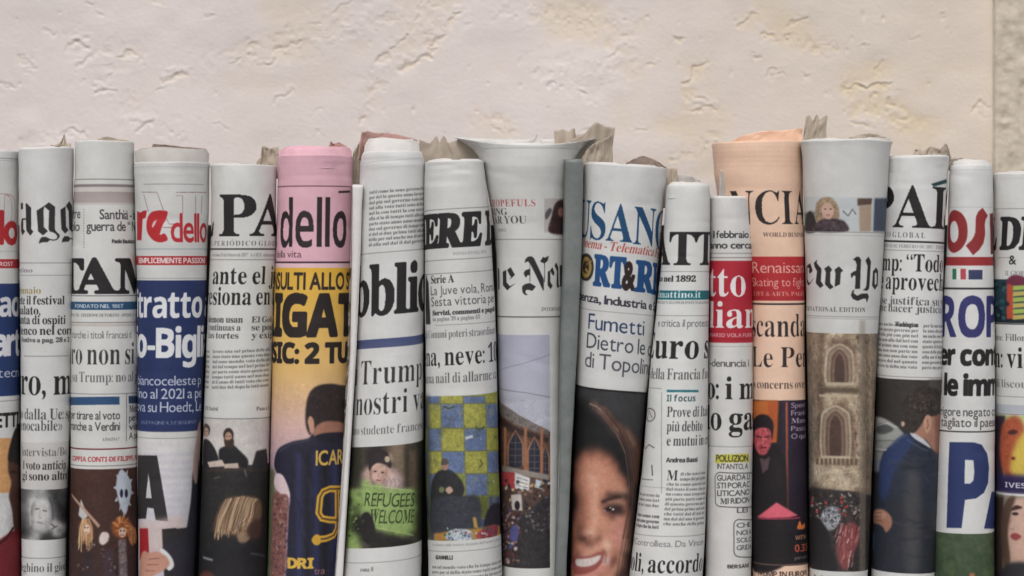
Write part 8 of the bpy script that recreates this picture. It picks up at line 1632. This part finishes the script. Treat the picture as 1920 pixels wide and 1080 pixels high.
torn(12, "curled_page", [(1366, 300, 40), (1430, 300, 56), (1504, 300, 50)], [(1374, 262, 44), (1400, 252, 54), (1440, 245, 58), (1484, 243, 56), (1504, 238, 50)], 'peach', crumple=1.2, ragged=.5, seed=18)
torn(13, "torn_page", [(1498, 300, 46), (1518, 300, 54), (1548, 300, 50)], [(1508, 240, 46), (1512, 222, 50), (1518, 216, 52), (1524, 226, 54), (1531, 214, 54), (1537, 224, 54), (1551, 213, 50)], 'tan', crumple=3.2, ragged=1.2, seed=19, cells=(3, 4))
torn(13, "curled_page", [(1585, 300, 60), (1640, 300, 60), (1664, 300, 20)], [(1590, 258, 66), (1612, 252, 68), (1640, 252, 62), (1660, 258, 40), (1673, 268, 10)], 'tan', crumple=2.2, ragged=.9, seed=20)
torn(14, "torn_page", [(1712, 320, 46), (1750, 320, 56), (1784, 320, 20)], [(1715, 278, 48), (1730, 282, 54), (1745, 276, 58), (1760, 279, 56), (1774, 269, 44), (1783, 290, 22)], 'tan', crumple=3.2, ragged=1.2, seed=21)
torn(15, "torn_page", [(1776, 320, 20), (1800, 320, 44), (1856, 320, 36)], [(1782, 299, 20), (1800, 297, 42), (1830, 299, 46), (1857, 301, 34)], 'tan', crumple=1.2, ragged=.6, seed=22)
torn(16, "curled_page", [(1880, 345, 40), (1930, 345, 56), (1960, 345, 50)], [(1884, 320, 44), (1900, 322, 50), (1925, 319, 56), (1960, 321, 50)], 'tan', crumple=1.2, ragged=.6, seed=23)

# ------------------------------------------------------------------ thin folded newspaper wedged in front, and the grey folder
def leaning_newspaper():
    """folded flat, its long fold towards us: a narrow stack of pages with a rounded white fold and a printed side"""
    root = link(bpy.data.objects.new("folded_newspaper", None))
    z0 = LEDGE_Z
    root.location = (X_at(625), -0.03, z0)
    root["label"] = "thin folded newspaper seen edge on, leaning against the pink newspaper"
    root["category"] = "newspaper"
    off = tuple(-v for v in root.location)
    # photo y, left edge of the printed side, fold left, fold right
    st = [(347, 659, 661, 680), (480, 655, 660, 676), (660, 647, 657, 668), (860, 634, 648, 656), (1080, 620, 629, 643), (1240, 610, 617, 634)]
    ys = np.linspace(347, 1240, 150)
    st = np.array(st, float)
    xl, xf, xr = (np.interp(ys, st[:, 0], st[:, k]) for k in (1, 2, 3))
    cv = Canvas(130, 330, 1250, (228, 225, 223), 1.6)
    for k in range(54):
        y = 470 + k * 14.3
        cv.text(random.Random(k).choice(["primo", "della", "nuova", "Roma", "dopo", "mercato", "sette", "oggi ore"]), -62, y, 8, 8, 's', 0.0, (120, 117, 120))
    g = random.Random(3)
    for k in range(34):
        y = g.uniform(480, 1200)
        cv.poly([[(-50 + g.uniform(0, 30), y), (-22 + g.uniform(0, 8), y), (-24, y + g.uniform(8, 26)), (-50, y + g.uniform(8, 26))]], g.choice([(110, 100, 96), (150, 110, 84), (90, 90, 100), (170, 168, 168), (70, 66, 70)]), 1.2, 0.8)
    cv.poly([[(12, 932), (13.5, 932), (13.5, 970), (12, 970)]], (60, 57, 60))
    img = make_image("folded_print", cv)
    mat = print_material("folded_newsprint", img)
    # section: from back left along the printed side, round the fold, down the right side
    sec_u, secs = [], []
    for y, a, b, c in zip(ys, xl, xf, xr):
        w = c - b
        m = (b + c) / 2
        pts = [(a - 4, 70, -62), (a - 2, 40, -50), (a, 8, -38), (a + (b - a) * .6, -22, -24), (b + .3, -52, -10)]
        for t in np.linspace(R(180), R(0), 9):
            pts.append((m + w / 2 * math.cos(t), -52 - 4.5 * math.sin(t), (math.cos(t) + 1) * w / 2))
        pts += [(c - .3, -20, 30), (c - 3, 40, 50), (c - 5, 70, 60)]
        secs.append(pts)
    A = np.array(secs)
    wob = smooth_noise(len(ys), A.shape[1], 12, 3, 77) * 0.5
    A[..., 0] += wob
    dpt = A[..., 1]
    V = np.stack([X_at(A[..., 0], dpt * S), dpt * S, Z_at(np.broadcast_to(ys[:, None], dpt.shape), dpt * S * 0 - 0.028)], -1)
    uv = np.stack([(A[..., 2] + 65) * cv.K / cv.W, 1 - (np.broadcast_to(ys[:, None], dpt.shape) - cv.y0) * cv.K / cv.H], -1)
    o = mesh_obj("outer_page", V.reshape(-1, 3), grid_faces(*dpt.shape), mat, root, uvs=uv.reshape(-1, 2))
    o.location = off
    s = o.modifiers.new("thickness", 'SOLIDIFY'); s.thickness = 0.0005; s.offset = -1
    # page edges inside the fold, seen at the top
    vs, fs = [], []
    for k in range(6):
        f = (k + .5) / 6
        top = 348.5 + (k % 3) * .8
        rows = []
        for yy in (top, 480, 660, 1240):
            b, c = np.interp(yy, st[:, 0], st[:, 2]), np.interp(yy, st[:, 0], st[:, 3])
            x = b + (c - b) * f
            rows.append(np.stack([[X_at(x, q * S) for q in (-53, 0, 68)], [q * S for q in (-53, 0, 68)], [Z_at(yy, -0.028)] * 3], -1))
        n0 = sum(len(a) for a in vs)
        vs.append(np.concatenate(rows)); fs.append(grid_faces(4, 3) + n0)
    io = mesh_obj("inner_pages", np.concatenate(vs), np.concatenate(fs), pages('white'), root)
    s = io.modifiers.new("thickness", 'SOLIDIFY'); s.thickness = 0.0012; s.offset = 0
    io.location = off
leaning_newspaper()

def grey_folder():
    root = link(bpy.data.objects.new("magazine", None))
    root.location = (X_at(1050), -0.02, LEDGE_Z)
    root["label"] = "grey cardboard spine of a magazine standing upright beside the leaning portrait newspaper"
    root["category"] = "magazine"
    off = tuple(-v for v in root.location)
    m, n, l, p = new_mat("grey_card")
    tc = n.new("ShaderNodeTexCoord")
    a = noise(n, l, tc.outputs["Object"], 35, 6, 0.65)
    mp = n.new("ShaderNodeMapping"); mp.inputs["Scale"].default_value = (1, 1, 0.12); l.new(tc.outputs["Object"], mp.inputs["Vector"])
    r = ramp(n, l, a.outputs[0], [(0.3, lin((98, 103, 101))), (0.55, lin((116, 121, 119))), (0.75, lin((128, 132, 129)))])
    l.new(r.outputs[0], p.inputs["Base Color"])
    p.inputs["Roughness"].default_value = 0.45
    c = noise(n, l, mp.outputs[0], 160, 4, 0.6)
    b = bump(n, l, c.outputs[0], 0.35, 0.0008); l.new(b.outputs[0], p.inputs["Normal"])
    # photo y, left face back edge, front edge left, front edge right
    st = np.array([(298, 1054, 1060, 1094), (480, 1052, 1058, 1090), (660, 1046, 1053, 1082), (860, 1042, 1050, 1071), (1080, 1037, 1042, 1062), (1240, 1033, 1036, 1055)], float)
    ys = np.linspace(298, 1240, 120)
    xa, xb, xc = (np.interp(ys, st[:, 0], st[:, k]) for k in (1, 2, 3))
    secs = []
    for i, (y, a_, b_, c_) in enumerate(zip(ys, xa, xb, xc)):
        pts = [(a_, 60), (a_ + 1, 20), (b_ - 2, -36), (b_, -42), (b_ + 2.2, -44.5), ((b_ + c_) / 2, -43.5), (c_ - 2, -45), (c_, -42), (c_ - .5, -20), (c_ - 3, 60)]
        secs.append(pts)
    A = np.array(secs, float)
    A[..., 0] += smooth_noise(len(ys), A.shape[1], 14, 3, 78) * 0.35
    A[..., 1] += smooth_noise(len(ys), A.shape[1], 9, 3, 79) * 0.8
    d = A[..., 1] * S
    V = np.stack([X_at(A[..., 0], d), d, Z_at(np.broadcast_to(ys[:, None], d.shape), d * 0 - 0.023)], -1)
    o = mesh_obj("cover", V.reshape(-1, 3), grid_faces(*d.shape), m, root)
    o.location = off
    s = o.modifiers.new("thickness", 'SOLIDIFY'); s.thickness = 0.0012; s.offset = -1
    # text block
    vs, fs = [], []
    for k in range(5):
        f = (k + .7) / 5.6
        rows = []
        for yy in (301 + (k % 2), 660, 1240):
            x = np.interp(yy, st[:, 0], st[:, 2]) * (1 - f) + np.interp(yy, st[:, 0], st[:, 3]) * f
            rows.append(np.stack([[X_at(x, q * S) for q in (-39, 0, 58)], [q * S for q in (-39, 0, 58)], [Z_at(yy, -0.023)] * 3], -1))
        n0 = sum(len(a) for a in vs)
        vs.append(np.concatenate(rows)); fs.append(grid_faces(3, 3) + n0)
    io = mesh_obj("inner_pages", np.concatenate(vs), np.concatenate(fs), pages('grey'), root)
    s = io.modifiers.new("thickness", 'SOLIDIFY'); s.thickness = 0.0022; s.offset = 0
    io.location = off
    # pale worn strip of a page poking out along the back of the spine
grey_folder()
